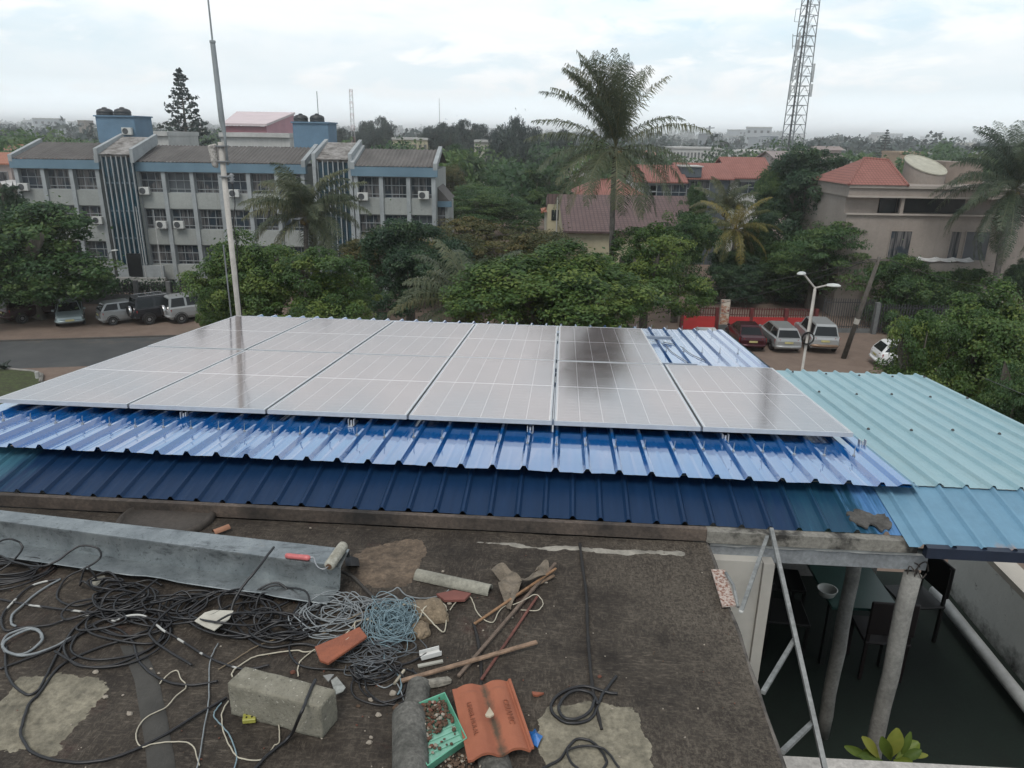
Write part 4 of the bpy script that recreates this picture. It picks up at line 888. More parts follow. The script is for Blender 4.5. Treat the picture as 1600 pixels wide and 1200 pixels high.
def rawquads(name, v, tint=None):
    N = len(v)//4; me = bpy.data.meshes.new(name); me.vertices.add(4*N); me.vertices.foreach_set('co', v.astype(np.float32).ravel())
    me.loops.add(4*N); me.loops.foreach_set('vertex_index', np.arange(4*N, dtype=np.int32)); me.polygons.add(N); me.polygons.foreach_set('loop_start', np.arange(0, 4*N, 4, dtype=np.int32))
    if tint is not None: a = me.attributes.new('tint', 'FLOAT', 'POINT'); a.data.foreach_set('value', np.clip(tint, 0, 1).astype(np.float32))
    me.update(calc_edges=True); me.validate(); return me
def unit(a): return a/(np.linalg.norm(a, axis=1, keepdims=True)+1e-9)
def crownmesh(seed, lobes=11, ncl=190, lpc=210, ll=.050, lw=.029, flat=.75, lobe_r=.42, clr=.13, spread=.62, droop=.3, low=-.45):
    rng = np.random.default_rng(seed)
    d = unit(rng.normal(size=(lobes, 3))); d[:, 2] = np.where(d[:, 2] < low, -d[:, 2], d[:, 2]); lc = d*spread*rng.uniform(.75, 1.1, (lobes, 1)); lc[0] = (0, 0, .2)
    lr = lobe_r*rng.uniform(.7, 1.25, lobes)
    li = rng.integers(0, lobes, ncl); e = unit(rng.normal(size=(ncl, 3))+np.array([0, 0, .35])+d[li]*.5)
    cc = lc[li]+e*(lr[li]*rng.uniform(.75, 1.08, ncl))[:, None]*np.array([1, 1, .85]); cr = clr*rng.uniform(.6, 1.4, ncl); ct = rng.uniform(0, 1, ncl)
    ci = np.repeat(np.arange(ncl), lpc); N = len(ci); f = unit(rng.normal(size=(N, 3))+np.array([0, 0, .3]))
    pos = cc[ci]+f*(cr[ci]*rng.uniform(.35, 1.0, N)**.6)[:, None]*np.array([1.15, 1.15, flat])
    nrm = unit(f*.5+np.array([0, 0, .55])+e[ci]*.35+rng.normal(size=(N, 3))*.45)
    tint = ct[ci]*.68+rng.uniform(0, .34, N)
    fill = rng.uniform(size=N) < .18     # inner leaves
    pos[fill] = (lc[li[ci[fill]]]*rng.uniform(.2, 1, (fill.sum(), 1))+rng.normal(size=(fill.sum(), 3))*.2)
    return leafmesh('crown', pos, nrm, tint, ll, lw, rng, droop)
CR = [crownmesh(1), crownmesh(2, 14, 260, 200, .046, .027), crownmesh(3, 9, 220, 220, .049, .029, lobe_r=.5), crownmesh(4, 16, 260, 190, .047, .027, lobe_r=.34, spread=.7),
      crownmesh(5, 12, 200, 220, .05, .022, flat=.35, clr=.19, spread=.7, droop=.6),       # layered, feathery
      crownmesh(6, 18, 260, 90, .08, .022, flat=1.3, lobe_r=.3, clr=.12, spread=.75, droop=1.2, low=-.9),   # drooping, fine
      crownmesh(7, 20, 290, 180, .046, .027, lobe_r=.3, spread=.66, low=-.2)]
def trunkmesh(seed):
    q = random.Random(seed); mb = MB(); mb.tube([(0, 0, 0), (.05, .02, .3), (.0, .06, .62), (.03, .03, .8)], [.5, .42, .36, .3], 9)
    for k in range(5):
        a = k*1.256+q.uniform(-.4, .4); c, s = math.cos(a), math.sin(a); h = .62+.05*k; mb.tube([(0, .05, h), (1.2*c, 1.2*s, h+.2), (2.6*c, 2.6*s, h+.42)], [.22, .15, .06], 6)
    return mb.mesh('trunk', M_bark, smooth=True)
TR = [trunkmesh(1), trunkmesh(2)]
def put(parent, name, me, m_=None, loc=(0,0,0), rot=(0,0,0), sc=(1,1,1)):
    if m_ and not me.materials: me.materials.append(m_)
    o = link(name, me, parent, loc, rot, sc)
    if m_: o.material_slots[0].link = 'OBJECT'; o.material_slots[0].material = m_
    return o
tr = random.Random(31)
def tree(lab, x, yt, yb, wpx, Y, k, lm, group=None, name='tree', depth=1.0, rot=None):
    a = py(x, yt, Y); b = py(x, yb, Y); rx = wpx/2*Y/FOC*1.03; rzv = (a.z-b.z)/2; c = (a+b)/2
    o = thing(name, lab, 'tree', (c.x, Y, GZ), group=group)
    put(o, 'crown', CR[k], LM[lm], (0, 0, c.z-GZ), (0, 0, tr.uniform(0, 6.28) if rot is None else rot), (rx/1.02, rx*depth/1.02, rzv/.95))
    h = c.z-GZ; put(o, 'trunk', TR[k % 2], None, (0, 0, 0), (0, 0, tr.uniform(0, 6)), (rx*.18, rx*.18, h+rzv*.2)); return o
SH = 'shade trees along the street'
tree('wide dense green tree over the parked cars and tree trunk beside the blue-fascia building', 40, 306, 508, 310, 50, 0, 'mid', SH)
tree('lower dense green tree filling the shade beside the red off-roader', -10, 372, 508, 190, 49, 3, 'mid', SH)
tree('bright leafy tree behind the tall antenna pole, above the solar panels', 402, 376, 560, 200, 34, 1, 'bright', SH)
tree('bright leafy tree right of the antenna pole, lower than its twin', 510, 395, 560, 200, 33, 2, 'bright', SH)
tree('dark leafy tree under the end of the blue-fascia building', 640, 352, 530, 190, 46, 3, 'dark', SH)
tree('small leafy tree by the antenna pole, next to the silver off-roader', 338, 445, 560, 70, 38, 1, 'bright', SH)
tree('broad bright green tree behind the middle of the solar panels', 850, 392, 570, 330, 31, 1, 'bright', SH)
tree('olive topped tree in front of the end wing of the blue-fascia building', 590, 352, 460, 150, 55, 6, 'olive', SH)
tree('olive topped tree between small palm and the tiled house', 730, 348, 470, 170, 56, 4, 'olive', SH)
tree('olive topped tree below the eave of the tiled house', 860, 352, 470, 150, 55, 6, 'olive', SH)
tree('dome shaped round green tree behind the olive trees, near the tiled house', 838, 262, 352, 108, 96, 2, 'mid', 'round trees beyond the gardens')
tree('round green tree beyond the end of the blue-fascia building', 712, 232, 305, 98, 112, 1, 'mid', 'round trees beyond the gardens')
tree('layered green tree below the round trees, beside the lean-to of the blue-fascia building', 765, 292, 372, 150, 82, 4, 'mid', 'round trees beyond the gardens')
tree('yellowish garden tree close to the gable of the blue-fascia building', 700, 262, 340, 70, 92, 3, 'olive', 'round trees beyond the gardens')
tree('very dark casuarina rising over the round dome tree', 808, 194, 345, 92, 160, 5, 'blue', 'dark casuarinas on the skyline')
tree('dark casuarina next to the red and white mast', 588, 188, 270, 62, 200, 5, 'blue', 'dark casuarinas on the skyline')
tree('dark casuarina behind the yellow long building', 735, 192, 262, 66, 190, 5, 'blue', 'dark casuarinas on the skyline')
tree('dark casuarina standing between the yellow building and the round trees', 690, 196, 262, 62, 175, 5, 'blue', 'dark casuarinas on the skyline')
tree('low dark casuarina at the foot of the red and white mast', 545, 205, 270, 60, 190, 5, 'blue', 'dark casuarinas on the skyline')
tree('dark casuarina just behind the tallest palm', 868, 208, 300, 60, 180, 5, 'blue', 'dark casuarinas on the skyline')
tree('leafy green tree just right of the tallest palm trunk, over the tiled roof', 1062, 320, 470, 130, 52, 0, 'mid', SH)
tree('bright green tree at the foot of the tallest palm', 1010, 358, 520, 185, 43, 2, 'bright', SH)
tree('big dark tree before the long grey roof, beside the beige house', 1260, 238, 420, 165, 64, 3, 'dark', SH)
tree('slimmer dark tree left of the big dark tree, with yellow tips', 1205, 240, 400, 75, 66, 6, 'mid', SH)
tree('layered feathery green tree against the beige house wall', 1272, 348, 500, 180, 57, 4, 'mid', SH)
tree('dark tree overhanging the red fence', 1140, 395, 500, 110, 59, 3, 'dark', SH)
tree('low dark tree over the railings behind the double street lamp', 1215, 405, 500, 90, 60, 3, 'dark', SH)
tree('rounded tree behind the small yellowing palm, hiding the terrace wall', 1185, 335, 470, 100, 63, 0, 'mid', SH)
tree('narrow young tree before the slate coloured house', 1080, 280, 400, 44, 66, 6, 'mid', SH)
tree('bright yellowish tree close to the teal roof, overlapping the white car', 1520, 462, 720, 260, 25, 1, 'bright', SH)
tree('leafy bough of the nearest tree line dropping behind the teal roof corner', 1430, 495, 700, 150, 24, 2, 'bright', SH)
tree('feathery dark green tree at the picture edge behind the teal roof', 1585, 555, 760, 150, 21, 4, 'mid', SH)
tree('bushy garden tree under the beige house balcony', 1405, 405, 545, 135, 52, 3, 'mid', SH)
tree('small garden tree against the beige house beside the palm trunk', 1500, 412, 540, 130, 51.5, 0, 'mid', SH)
tree('garden tree at the picture edge beside the palm trunk', 1605, 400, 500, 70, 50, 6, 'dark', SH)
tree('green bush like tree at the corner of the blue-fascia building, beside the red roofed house', 15, 290, 345, 50, 60, 2, 'dark', SH)

# palms
def frondmesh(seed, e0, bend, L, nl=58, ll=.75, side=0.0, hang=.55):
    """frond starting along +x, rising e0, bending down by bend over its length; leaflets hang from both sides"""
    rng = np.random.default_rng(seed); S = np.linspace(0, 1, 15); ang = e0-bend*S**1.3
    seg = L/14; P = [np.zeros(3)]
    for i in range(14): a = (ang[i]+ang[i+1])/2; P.append(P[-1]+seg*np.array([math.cos(a), side*S[i], math.sin(a)]))
    P = np.array(P); q = []; tint = []; base = rng.uniform(.1, .8)
    for i in range(14):   # rachis as a flat three sided strip
        w = .035*(1-S[i])+.008; w2 = .035*(1-S[i+1])+.008; a, b = P[i], P[i+1]; y = np.array([0, 1, 0]); z = np.array([0, 0, 1.])
        q += [a-y*w, a+y*w, b+y*w2, b-y*w2, a-y*w, b-y*w2, b-z*w2, a-z*w, a+y*w, a-z*w, b-z*w2, b+y*w2]; tint += [.9]*12
    for k in range(nl):
        s = .10+.90*(k+.5)/nl; i = min(13, int(s*14)); f = s*14-i; p = P[i]*(1-f)+P[i+1]*f; tg = P[i+1]-P[i]; tg /= np.linalg.norm(tg)
        up = np.cross(tg, [0, 1, 0]); up = up if up[2] > 0 else -up
        for sd in (-1, 1):
            if rng.uniform() < .05: continue
            l = ll*(math.sin(math.pi*min(1, .18+s*.78))**.6)*rng.uniform(.8, 1.1); dr = np.array([0, sd, 0])*.75+tg*.55+up*.12+rng.normal(size=3)*.10+np.array([0, side*.8, 0]); dr /= np.linalg.norm(dr)
            m_ = p+dr*l*.5; d2 = dr*(1-hang)+np.array([0, 0, -1])*hang+rng.normal(size=3)*.08; d2 /= np.linalg.norm(d2); e = m_+d2*l*.55
            wv = np.cross(dr, up); wv = tg*.021
            q += [p-wv*.7, p+wv*.7, m_+wv*1.3, m_-wv*1.3, m_-wv*1.3, m_+wv*1.3, e+wv*.25, e-wv*.25]; tint += [base+rng.uniform(-.15, .2)]*8
    return rawquads('frond', np.array(q), np.array(tint))
FRV = {}
def palm(name, lab, crown, base, fronds, L, tr0, lm='palm', group='palms above the gardens', seed=0, nuts=True, ll=.75):
    o = thing(name, lab, 'palm', base, group=group); h = crown-base
    mb = MB(); q = random.Random(seed); N = 24; pts = [h*(i/N)+Vector((.25*math.sin(i/N*3+seed), .1*math.sin(i/N*2), 0))*(1-i/N)*(i/N)*2 for i in range(N+1)]
    mb.tube(pts, [tr0*(1.5 if i == 0 else 1.12-.3*i/N)*(1+.05*(i % 2)) for i in range(N+1)], 10); mb.build('trunk', M_palmb, o, smooth=True)
    if nuts:
        mb = MB()
        for k in range(7): a = k*.9; mb.lathe([(.0, -.14), (.1, -.09), (.13, 0), (.08, .1), (.0, .14)], h+Vector((.28*math.cos(a), .28*math.sin(a), -.25-.08*(k % 3))), 8)
        mb.build('coconut', mat('coconut_husk', (.16, .11, .04), .7), o, smooth=True)
    for i, (az, e0, bend, lf) in enumerate(fronds):
        key = (round(e0/12), round(bend/15), i % 3, round(L*lf, 1), ll)
        if key not in FRV: FRV[key] = frondmesh(len(FRV)+3, R(key[0]*12), R(key[1]*15), L*lf, ll=ll, side=.0, hang=.5+.35*((i*7) % 3)/3); FRV[key].materials.append(LM['palm'])
        dry = e0 < -42 and i % 2 == 0
        put(o, 'frond', FRV[key], LM['dry' if dry else lm], h, (0, 0, R(az)))
    return o
M_palmb = mat('palm_bark', (.15, .14, .125), .95, .5, 5, bump=.6, bscale=20, fine=.3)
q = random.Random(77)
Yp = 45; cr = py(962, 232, Yp); ba = Vector((cr.x+.1, Yp, GZ))
big = [(150,84,35,1.15),(200,80,30,1.2),(90,82,25,1.1),(270,84,35,1.15),(30,76,40,1.05),(60,70,45,1.1),(170,72,40,1.15),(130,66,45,1.0),(240,68,45,1.05),(120,80,30,1.25),(220,88,40,1.2),(165,62,30,1.1),
       (182,38,35,1.1),(176,20,38,1.15),(4,30,42,1.25),(20,38,50,1.0),(195,6,50,1.1),(350,5,55,1.0),(210,-8,50,1.0),(330,-12,52,1.0),(235,-10,60,1.0),(300,-15,60,1.0),(160,0,52,1.0),(25,2,55,.95),(270,-20,60,.9),
       (190,-30,35,1.1),(350,-34,35,1.0),(215,-46,28,1.1),(285,-56,20,.95),(325,-50,24,.95),(250,-60,18,.9),(180,-50,26,1.1),(15,-40,34,.95),(80,20,60,1),(110,-10,60,1),(60,-30,50,1)]
palm('coconut_palm', 'tallest coconut palm with wind-tossed crown standing high above the tiled roof', cr, ba, [(a+q.uniform(-6, 6), e+q.uniform(-5, 5), b+14+q.uniform(-6, 6), l) for a, e, b, l in big+[(150,78,30,1.2),(185,74,28,1.25),(172,66,34,1.2),(200,68,36,1.1),(110,74,36,1.15),(60,80,34,1.2),(200,20,45,1.1),(340,22,50,1.05),(245,2,60,1),(300,-35,40,1),(200,-25,40,1.05)]+[(150+k*11 % 90, 76+(k*5) % 12, 16+(k*7) % 16, 1.1+.02*(k % 5)) for k in range(9)]+[(20+k*20, 80+(k*3) % 8, 22, 1.1) for k in range(4)] if e > -42], 4.7, .17, seed=1, ll=1.1)
def ring(n, seed, elevs):
    q = random.Random(seed); return [(360*i/n*2.618+q.uniform(-9, 9), elevs[i % len(elevs)]+q.uniform(-9, 9), 70+q.uniform(-18, 14), q.uniform(.85, 1.1)) for i in range(n)]
cr = py(478, 338, 47); palm('coconut_palm', 'spreading coconut palm in front of the glazed stair tower of the blue-fascia building', cr, Vector((cr.x-.2, 47, GZ)), ring(46, 3, (74, 55, 32, 10, -20, 40)), 4.2, .17, seed=2, ll=1.0)
cr = py(1584, 296, 50); b = py(1552, 470, 50); palm('coconut_palm', 'coconut palm at the picture edge in front of the beige house', cr, Vector((cr.x+.5, 50, GZ)), [(a, e, b_, l*1.15) for a, e, b_, l in ring(64, 5, (80, 62, 40, 16, -12, -38))], 4.5, .2, 'palmdark', seed=3, ll=1.0)
cr = py(1150, 358, 60); palm('coconut_palm', 'small yellowing palm between the dark tree and the tallest palm', cr, Vector((cr.x, 60, GZ)), ring(24, 8, (60, 30, 0, -30)), 3.6, .17, 'yellow', seed=4)
cr = py(728, 478, 32); palm('coconut_palm', 'low palm just behind the solar panels with brown hanging fronds', cr, Vector((cr.x+.3, 32, GZ)), ring(34, 9, (75, 50, 28, 2, -25, -48)), 3.4, .15, seed=5, ll=.7)
cr = py(1135, 330, 63); palm('coconut_palm', 'feathery palm crown just above the small yellowing palm', cr, Vector((cr.x, 63, GZ)), ring(18, 12, (78, 60, 40, 15)), 3.4, .15, seed=6)
# araucarias
def araucaria(name, lab, x, yt, yb, wpx, Y, seed, neat):
    a, b = py(x, yt, Y), py(x, yb, Y); H = a.z-GZ; o = thing(name, lab, 'tree', (a.x, Y, GZ)); rng = np.random.default_rng(seed); q = random.Random(seed)
    vis = a.z-b.z; rmax = wpx/2*Y/FOC; mb = MB(); mb.tube([(0, 0, 0), (0, 0, H*.6), (.1*(not neat), 0, H)], [.28, .2, .03], 8); pos, nr, tn = [], [], []
    n = 16 if neat else 19
    for i in range(n):
        f = (i+.5)/n; z = H-vis*1.05*f; r0 = rmax*(f**.8)*(1 if neat else q.uniform(.65, 1.15)); nb = 7
        for k in range(nb):
            if not neat and q.random() < .22: continue
            az = k*6.283/nb+i*.5+q.uniform(-.2, .2); c, s = math.cos(az), math.sin(az); r = r0*q.uniform(.75, 1.1); up = (.05 if neat else .22)*r
            mb.tube([(0, 0, z), (c*r*.6, s*r*.6, z+up*.4), (c*r, s*r, z+up)], [.05, .035, .015], 4)
            m_ = int((30 if neat else 26)*max(.5, r/rmax*1.4)); u = rng.uniform(.25 if neat else .5, 1.05, m_)
            pc = np.stack([c*r*u, s*r*u, z+up*u], 1)+rng.normal(size=(m_, 3))*np.array([.16, .16, .13])*(.7 if neat else 1)*rmax/4.5
            pos.append(pc); nr.append(unit(rng.normal(size=(m_, 3))+np.array([0, 0, .5]))); tn.append(np.full(m_, q.random())*.6+rng.uniform(0, .4, m_))
    mb.build('trunk', M_bark, o, smooth=True); s_ = rmax/4.5
    me = leafmesh('crown', np.concatenate(pos), np.concatenate(nr), np.concatenate(tn), .55*s_, .34*s_, rng, .2); put(o, 'crown', me, LM['blue']); return o
araucaria('araucaria', 'tall ragged araucaria behind the blue-fascia building beside the antenna pole', 279, 107, 240, 92, 105, 4, False)
araucaria('araucaria', 'neat cone shaped araucaria standing before the sea', 1387, 202, 262, 34, 190, 6, True)

# ---------------------------------------------------------------- cars
M_tyre = mat('tyre_rubber', (.014, .014, .014), .8); M_rim = mat('alloy_rim', (.40, .41, .42), .3, .2, 9, metal=.8)
M_glassc = mat('car_glass', (.010, .013, .015), .08, .2, 1, spec=.28); M_trim = mat('black_trim', (.016, .016, .017), .6)
M_tail = mat('tail_lamp_red', (.28, .015, .015), .25); M_head = mat('headlamp_lens', (.55, .57, .58), .12); M_plate = mat('number_plate', (.50, .45, .20), .5); M_chrome = mat('bright_metal', (.62, .62, .62), .2, .1, 5, metal=.9)
def paintm(n, c, metal=.3): return mat('car_paint_'+n, c, .22, .08, 1.5, metal=metal, spec=.5)
def mirror(P): return [(x, -y, z) for x, y, z in P][::-1]
def car(lab, loc, yaw, paint, L=4.2, Wd=1.7, H=1.46, belt=.92, hood=.86, tail=.95, cab=(-1.9, -1.35, .35, 1.15), clear=.24, wr=.31, spare=False, rack=False, bumper=None, mark=None, group='cars parked under the trees'):
    o = thing('parked_car', lab, 'car', loc, (0, 0, yaw), group); w = Wd/2; mb = MB()
    st = [(-L/2, .86, tail-.22, .10), (-L/2+.06, .95, tail-.06, .04), (-L/2+.35, 1, tail, 0), (cab[0]+.1, 1, max(tail, belt), 0), (0, 1, belt, 0), (cab[3]-.15, 1, belt-.0, 0), (cab[3]+.2, .99, hood+.02, 0), (L/2-.35, .96, hood-.06, .0), (L/2-.08, .88, hood-.17, .05), (L/2, .76, hood-.30, .12)]
    st = sorted(st); P = []
    for x, s, zt, lift in st:
        ww = w*s; zb = clear+lift; P.append([(x, -ww*.9, zb), (x, -ww, zb+.16), (x, -ww, (zb+zt)/2+.05), (x, -ww*.97, zt-.07), (x, -ww*.86, zt), (x, ww*.86, zt), (x, ww*.97, zt-.07), (x, ww, (zb+zt)/2+.05), (x, ww, zb+.16), (x, ww*.9, zb), (x, -ww*.9, zb)])
    mb.grid(P); mb.quad(*P[0][:-1]); mb.quad(*P[-1][:-1][::-1])
    b0, b1, yb, yr = max(tail, belt)-.03, H, w*.88, w*.70
    C = [(cab[0], yb, b0), (cab[1], yr, b1), (cab[2], yr, b1), (cab[3], yb, belt-.03)]
    rp = [[(cab[0], -yb, b0), (cab[0], yb, b0)], [(cab[1]-.02, -yr*.97, b1-.06), (cab[1]-.02, yr*.97, b1-.06)], [(cab[1]+.12, -yr*.93, b1), (cab[1]+.12, yr*.93, b1)], [(cab[2]-.15, -yr*.93, b1+.005), (cab[2]-.15, yr*.93, b1+.005)], [(cab[2]+.03, -yr*.97, b1-.05), (cab[2]+.03, yr*.97, b1-.05)], [(cab[3], -yb, belt-.03), (cab[3], yb, belt-.03)]]
    mb.grid(rp)
    for s in (0, 1): r_ = [q_[s] for q_ in rp]; mb.quad(*(r_ if s else r_[::-1]))
    body = mb.build('body', paint, o, recalc=True)
    bm = bmesh.new(); bm.from_mesh(body.data); bmesh.ops.remove_doubles(bm, verts=bm.verts, dist=1e-4); bmesh.ops.recalc_face_normals(bm, faces=bm.faces); bm.to_mesh(body.data); bm.free()
    def pane(a, b, c, d, name, lo=.06, hi=.1, si=.05):
        a, b, c, d = map(Vector, (a, b, c, d)); bl = lambda u, v: (a.lerp(b, u)).lerp(d.lerp(c, u), v); n = (b-a).cross(d-a).normalized()
        mb = MB(); q_ = [bl(si, lo)+n*.008, bl(1-si, lo)+n*.008, bl(1-si, 1-hi)+n*.008, bl(si, 1-hi)+n*.008]; mb.quad(*q_); mb.add([p-n*.006 for p in q_], [(3,2,1,0)]); return mb.build(name, M_glassc, o)
    pane((cab[3], -yb, belt-.03), (cab[3], yb, belt-.03), (cab[2]+.03, yr*.97, b1-.05), (cab[2]+.03, -yr*.97, b1-.05), 'windscreen')
    pane((cab[0], yb, b0), (cab[0], -yb, b0), (cab[1]-.02, -yr*.97, b1-.06), (cab[1]-.02, yr*.97, b1-.06), 'rear_window')
    xm = (cab[1]+cab[2])/2-.05; cuts = [(cab[0]+.1, cab[1]+.12, xm-.02, xm-.02), (xm+.04, xm+.04, cab[3]-.2, cab[2]-.06)]
    for sgn in (1, -1):
        for x0, x1, x2, x3 in cuts:
            q4 = [(x2, yb*sgn, b0), (x0, yb*sgn, b0), (x1, yr*.96*sgn, b1-.05), (x3, yr*.96*sgn, b1-.05)]
            if sgn < 0: q4 = [q4[1], q4[0], q4[3], q4[2]]
            pane(*q4, 'side_window', .1, .08, .04)
        for x in (-L*.31, L*.31):
            mb = MB(); y = sgn*(w-.07); mb.lathe([(wr*.55, -.1), (wr*.93, -.1), (wr, -.07), (wr, .07), (wr*.93, .1), (wr*.55, .1)], (x, y, wr), 20, 'y'); tw = mb.build('wheel', M_tyre, o, smooth=False)
            mb = MB(); mb.lathe([(wr*.56, sgn*.085), (wr*.60, sgn*.103), (wr*.5, sgn*.09), (wr*.1, sgn*.108), (0, sgn*.108)], (x, y, wr), 14, 'y'); mb.build('rim', M_rim, tw)
            mb = MB(); mb.tube([(x+(wr+.06)*math.cos(a), sgn*(w-.012), wr+(wr+.06)*math.sin(a)) for a in [math.pi*k/10 for k in range(11)]], .03, 6); mb.build('wheel_arch', M_trim, o)
        mb = MB(); mb.box(cab[3]-.32, cab[3]-.2, sgn*w+(.0 if sgn > 0 else -.16), sgn*w+(.16 if sgn > 0 else 0), belt+.0, belt+.13); mb.build('mirror', paint, o, bevel=.02)
        mb = MB(); mb.hexa([(-L/2+.0, sgn*w*.62, tail-.42), (-L/2+.15, sgn*w*.99, tail-.42), (-L/2+.16, sgn*w*.99, tail-.42), (-L/2+.14, sgn*w*.62, tail-.42), (-L/2+.02, sgn*w*.62, tail-.1), (-L/2+.14, sgn*w*1.0, tail-.1), (-L/2+.2, sgn*w*.98, tail-.1), (-L/2+.12, sgn*w*.62, tail-.1)]); mb.build('tail_light', M_tail, o, recalc=True)
        mb = MB(); mb.hexa([(L/2-.04, sgn*w*.48, hood-.34), (L/2-.26, sgn*w*.93, hood-.30), (L/2-.3, sgn*w*.9, hood-.30), (L/2-.2, sgn*w*.48, hood-.34), (L/2-.06, sgn*w*.48, hood-.19), (L/2-.3, sgn*w*.95, hood-.14), (L/2-.36, sgn*w*.9, hood-.14), (L/2-.2, sgn*w*.48, hood-.19)]); mb.build('headlight', M_head, o, recalc=True)
    for sg, nm in ((-1, 'bumper'), (1, 'bumper')):
        mb = MB(); x = sg*L/2; mb.tube([(x-sg*.3, -w*.98, clear+.2), (x-sg*.02, -w*.82, clear+.2), (x+sg*.03, -w*.4, clear+.2), (x+sg*.03, w*.4, clear+.2), (x-sg*.02, w*.82, clear+.2), (x-sg*.3, w*.98, clear+.2)], .095, 8); mb.build(nm, bumper or paint, o, smooth=True)
        mb = MB(); z = tail-.36 if sg < 0 else clear+.22; xx = x+sg*(.04 if sg < 0 else .13); xx = x+sg*.135 if sg > 0 else x-.025; mb.box(min(xx, xx+sg*.012), max(xx, xx+sg*.012), -.26, .26, z, z+.12); mb.build('number_plate', M_plate, o)
    if spare:
        mb = MB(); mb.lathe([(0, 0), (.33, 0), (.35, .05), (.35, .16), (.33, .2), (0, .2)], (0, 0, 0), 24); me_ = mb.mesh('spare_wheel', M_tyre); me_.transform(Matrix.Translation((-L/2-.20, .0, .92)) @ Matrix.Rotation(math.pi/2, 4, 'Y')); s_ = link('spare_wheel', me_, o)
        mb = MB(); mb.lathe([(.355, .03), (.37, .06), (.37, .17), (.355, .19)], (0, 0, 0), 24); me_ = mb.mesh('wheel_cover', M_chrome); me_.transform(Matrix.Translation((-L/2-.20, .0, .92)) @ Matrix.Rotation(math.pi/2, 4, 'Y')); link('wheel_cover', me_, s_)
    if rack:
        mb = MB()
        for sg in (-1, 1): mb.tube([(cab[1]+.15, sg*yr*.85, H+.01), (cab[1]+.2, sg*yr*.85, H+.07), (cab[2]-.35, sg*yr*.85, H+.07), (cab[2]-.3, sg*yr*.85, H+.01)], .02, 6)
        for k in range(4): x = cab[1]+.3+k*(cab[2]-cab[1]-.75)/3; mb.box(x-.02, x+.02, -yr*.85, yr*.85, H+.06, H+.09)
        mb.build('roof_rack', M_chrome, o)
    return o
SIL, WHT, BLK, RED, PAL = paintm('silver', (.29, .30, .30)), paintm('white', (.66, .67, .67), .0), paintm('black', (.010, .011, .014), .1), paintm('maroon', (.045, .007, .012)), paintm('pale_blue', (.30, .36, .37))
def ga(x, y): p = G(x, y); p.z = GZ; return p
hatch = dict(L=3.65, Wd=1.66, H=1.50, belt=.95, hood=.92, tail=1.0, cab=(-1.78, -1.42, .25, 1.1))
wagon = dict(L=4.4, Wd=1.72, H=1.50, belt=.94, hood=.9, tail=1.0, cab=(-2.12, -1.72, .45, 1.25))
suv = dict(L=4.5, Wd=1.80, H=1.86, belt=1.16, hood=1.12, tail=1.16, cab=(-2.2, -2.02, .35, .95), clear=.36, wr=.38)
sedan = dict(L=4.35, Wd=1.7, H=1.44, belt=.93, hood=.86, tail=.98, cab=(-1.65, -1.0, .3, 1.2))
car('pale blue grey saloon seen nose-on under the wide tree', ga(111, 501), R(-60), PAL, **sedan)
car('silver white hatchback seen from behind between the saloon and the black off-roader', ga(201, 501), R(40), SIL, **hatch)
car('black off-roader with spare wheel and silver roof rack', ga(261, 499), R(42), BLK, spare=True, rack=True, **suv)
car('silver off-roader half hidden by leaves beside the black one', ga(306, 498), R(42), SIL, spare=True, **{**suv, 'L': 4.0, 'cab': (-1.95, -1.8, .3, .85)})
car('very dark red vehicle in deep shade behind the tree trunk', ga(58, 497), R(60), paintm('dark_red', (.03, .008, .010)), **suv)
car('dark car at the picture edge in deep shade under the wide tree', ga(2, 492), R(80), BLK, **sedan)
GR = 'cars parked by the red wall'
car('maroon saloon beside the rusty sign pillar', ga(1163, 536), R(86), RED, group=GR, **sedan)
car('silver estate car between the maroon saloon and the double street lamp', ga(1214, 538), R(88), SIL, group=GR, **wagon)
car('white and silver off-roader behind the double street lamp post', ga(1271, 539), R(84), paintm('pale_silver', (.36, .37, .37)), group=GR, bumper=paintm('bronze', (.20, .13, .085)), **suv)
car('pale car whose roof just shows past the blue sheets, near the rusty sign pillar', ga(1100, 547), R(88), WHT, group=GR, **sedan)
car('white car half hidden by the bright tree near the leaning pole', ga(1424, 573), R(-6), WHT, group=GR, **wagon)
car('white car glimpsed through the bright tree beyond the teal roof', ga(1470, 535), R(172), WHT, group=GR, **sedan)

# ---------------------------------------------------------------- poles, lamps, fences
M_pole = mat('pole_grey', (.30, .33, .34), .5, .3, 2, metal=.3); M_cpole = mat('pale_concrete_pole', (.42, .40, .37), .85, .3, 2, bump=.2, fine=.15); M_wpole = mat('weathered_timber_pole', (.10, .09, .078), .9, .4, 3, bump=.4); M_ins = mat('insulator_grey', (.20, .21, .22), .4)
Yq = 11.6; a = py(373.5, 495, Yq); o = thing('antenna_pole', 'tall slender grey pole rising from behind the solar panels to above the picture', 'pole', (a.x, Yq, GZ)); zt = py(350, 222, Yq).z-GZ; z2 = py(328, 67, Yq).z-GZ; z1 = py(352, 258, Yq).z-GZ
mb = MB(); mb.tube([(0, 0, 0), (0, 0, zt)], [.048, .041], 12); mb.build('lower_pole', M_cpole, o, smooth=True)
mb = MB(); mb.tube([(.075, 0, z1), (.075, 0, zt+.1), (.055, 0, zt+.3), (.04, 0, z2-.02), (.04, 0, z2)], [.018, .02, .043, .036, .036], 12); mb.build('upper_tube', M_pole, o, smooth=True)
mb = MB(); mb.tube([(.04, 0, z2), (.04, 0, z2+.03), (.04, 0, z2+.04), (.04, 0, z2+1.6)], [.045, .045, .014, .010], 8); mb.build('tip_rod', M_pole, o)
mb = MB()
for z in (zt-.06, zt-.28, zt-.5): mb.box(-.06, .1, -.055, .055, z-.012, z+.012); mb.cyl((-.06, -.06, z), (.12, -.06, z), .006, .006, 6)
mb.build('clamp', M_ins, o)
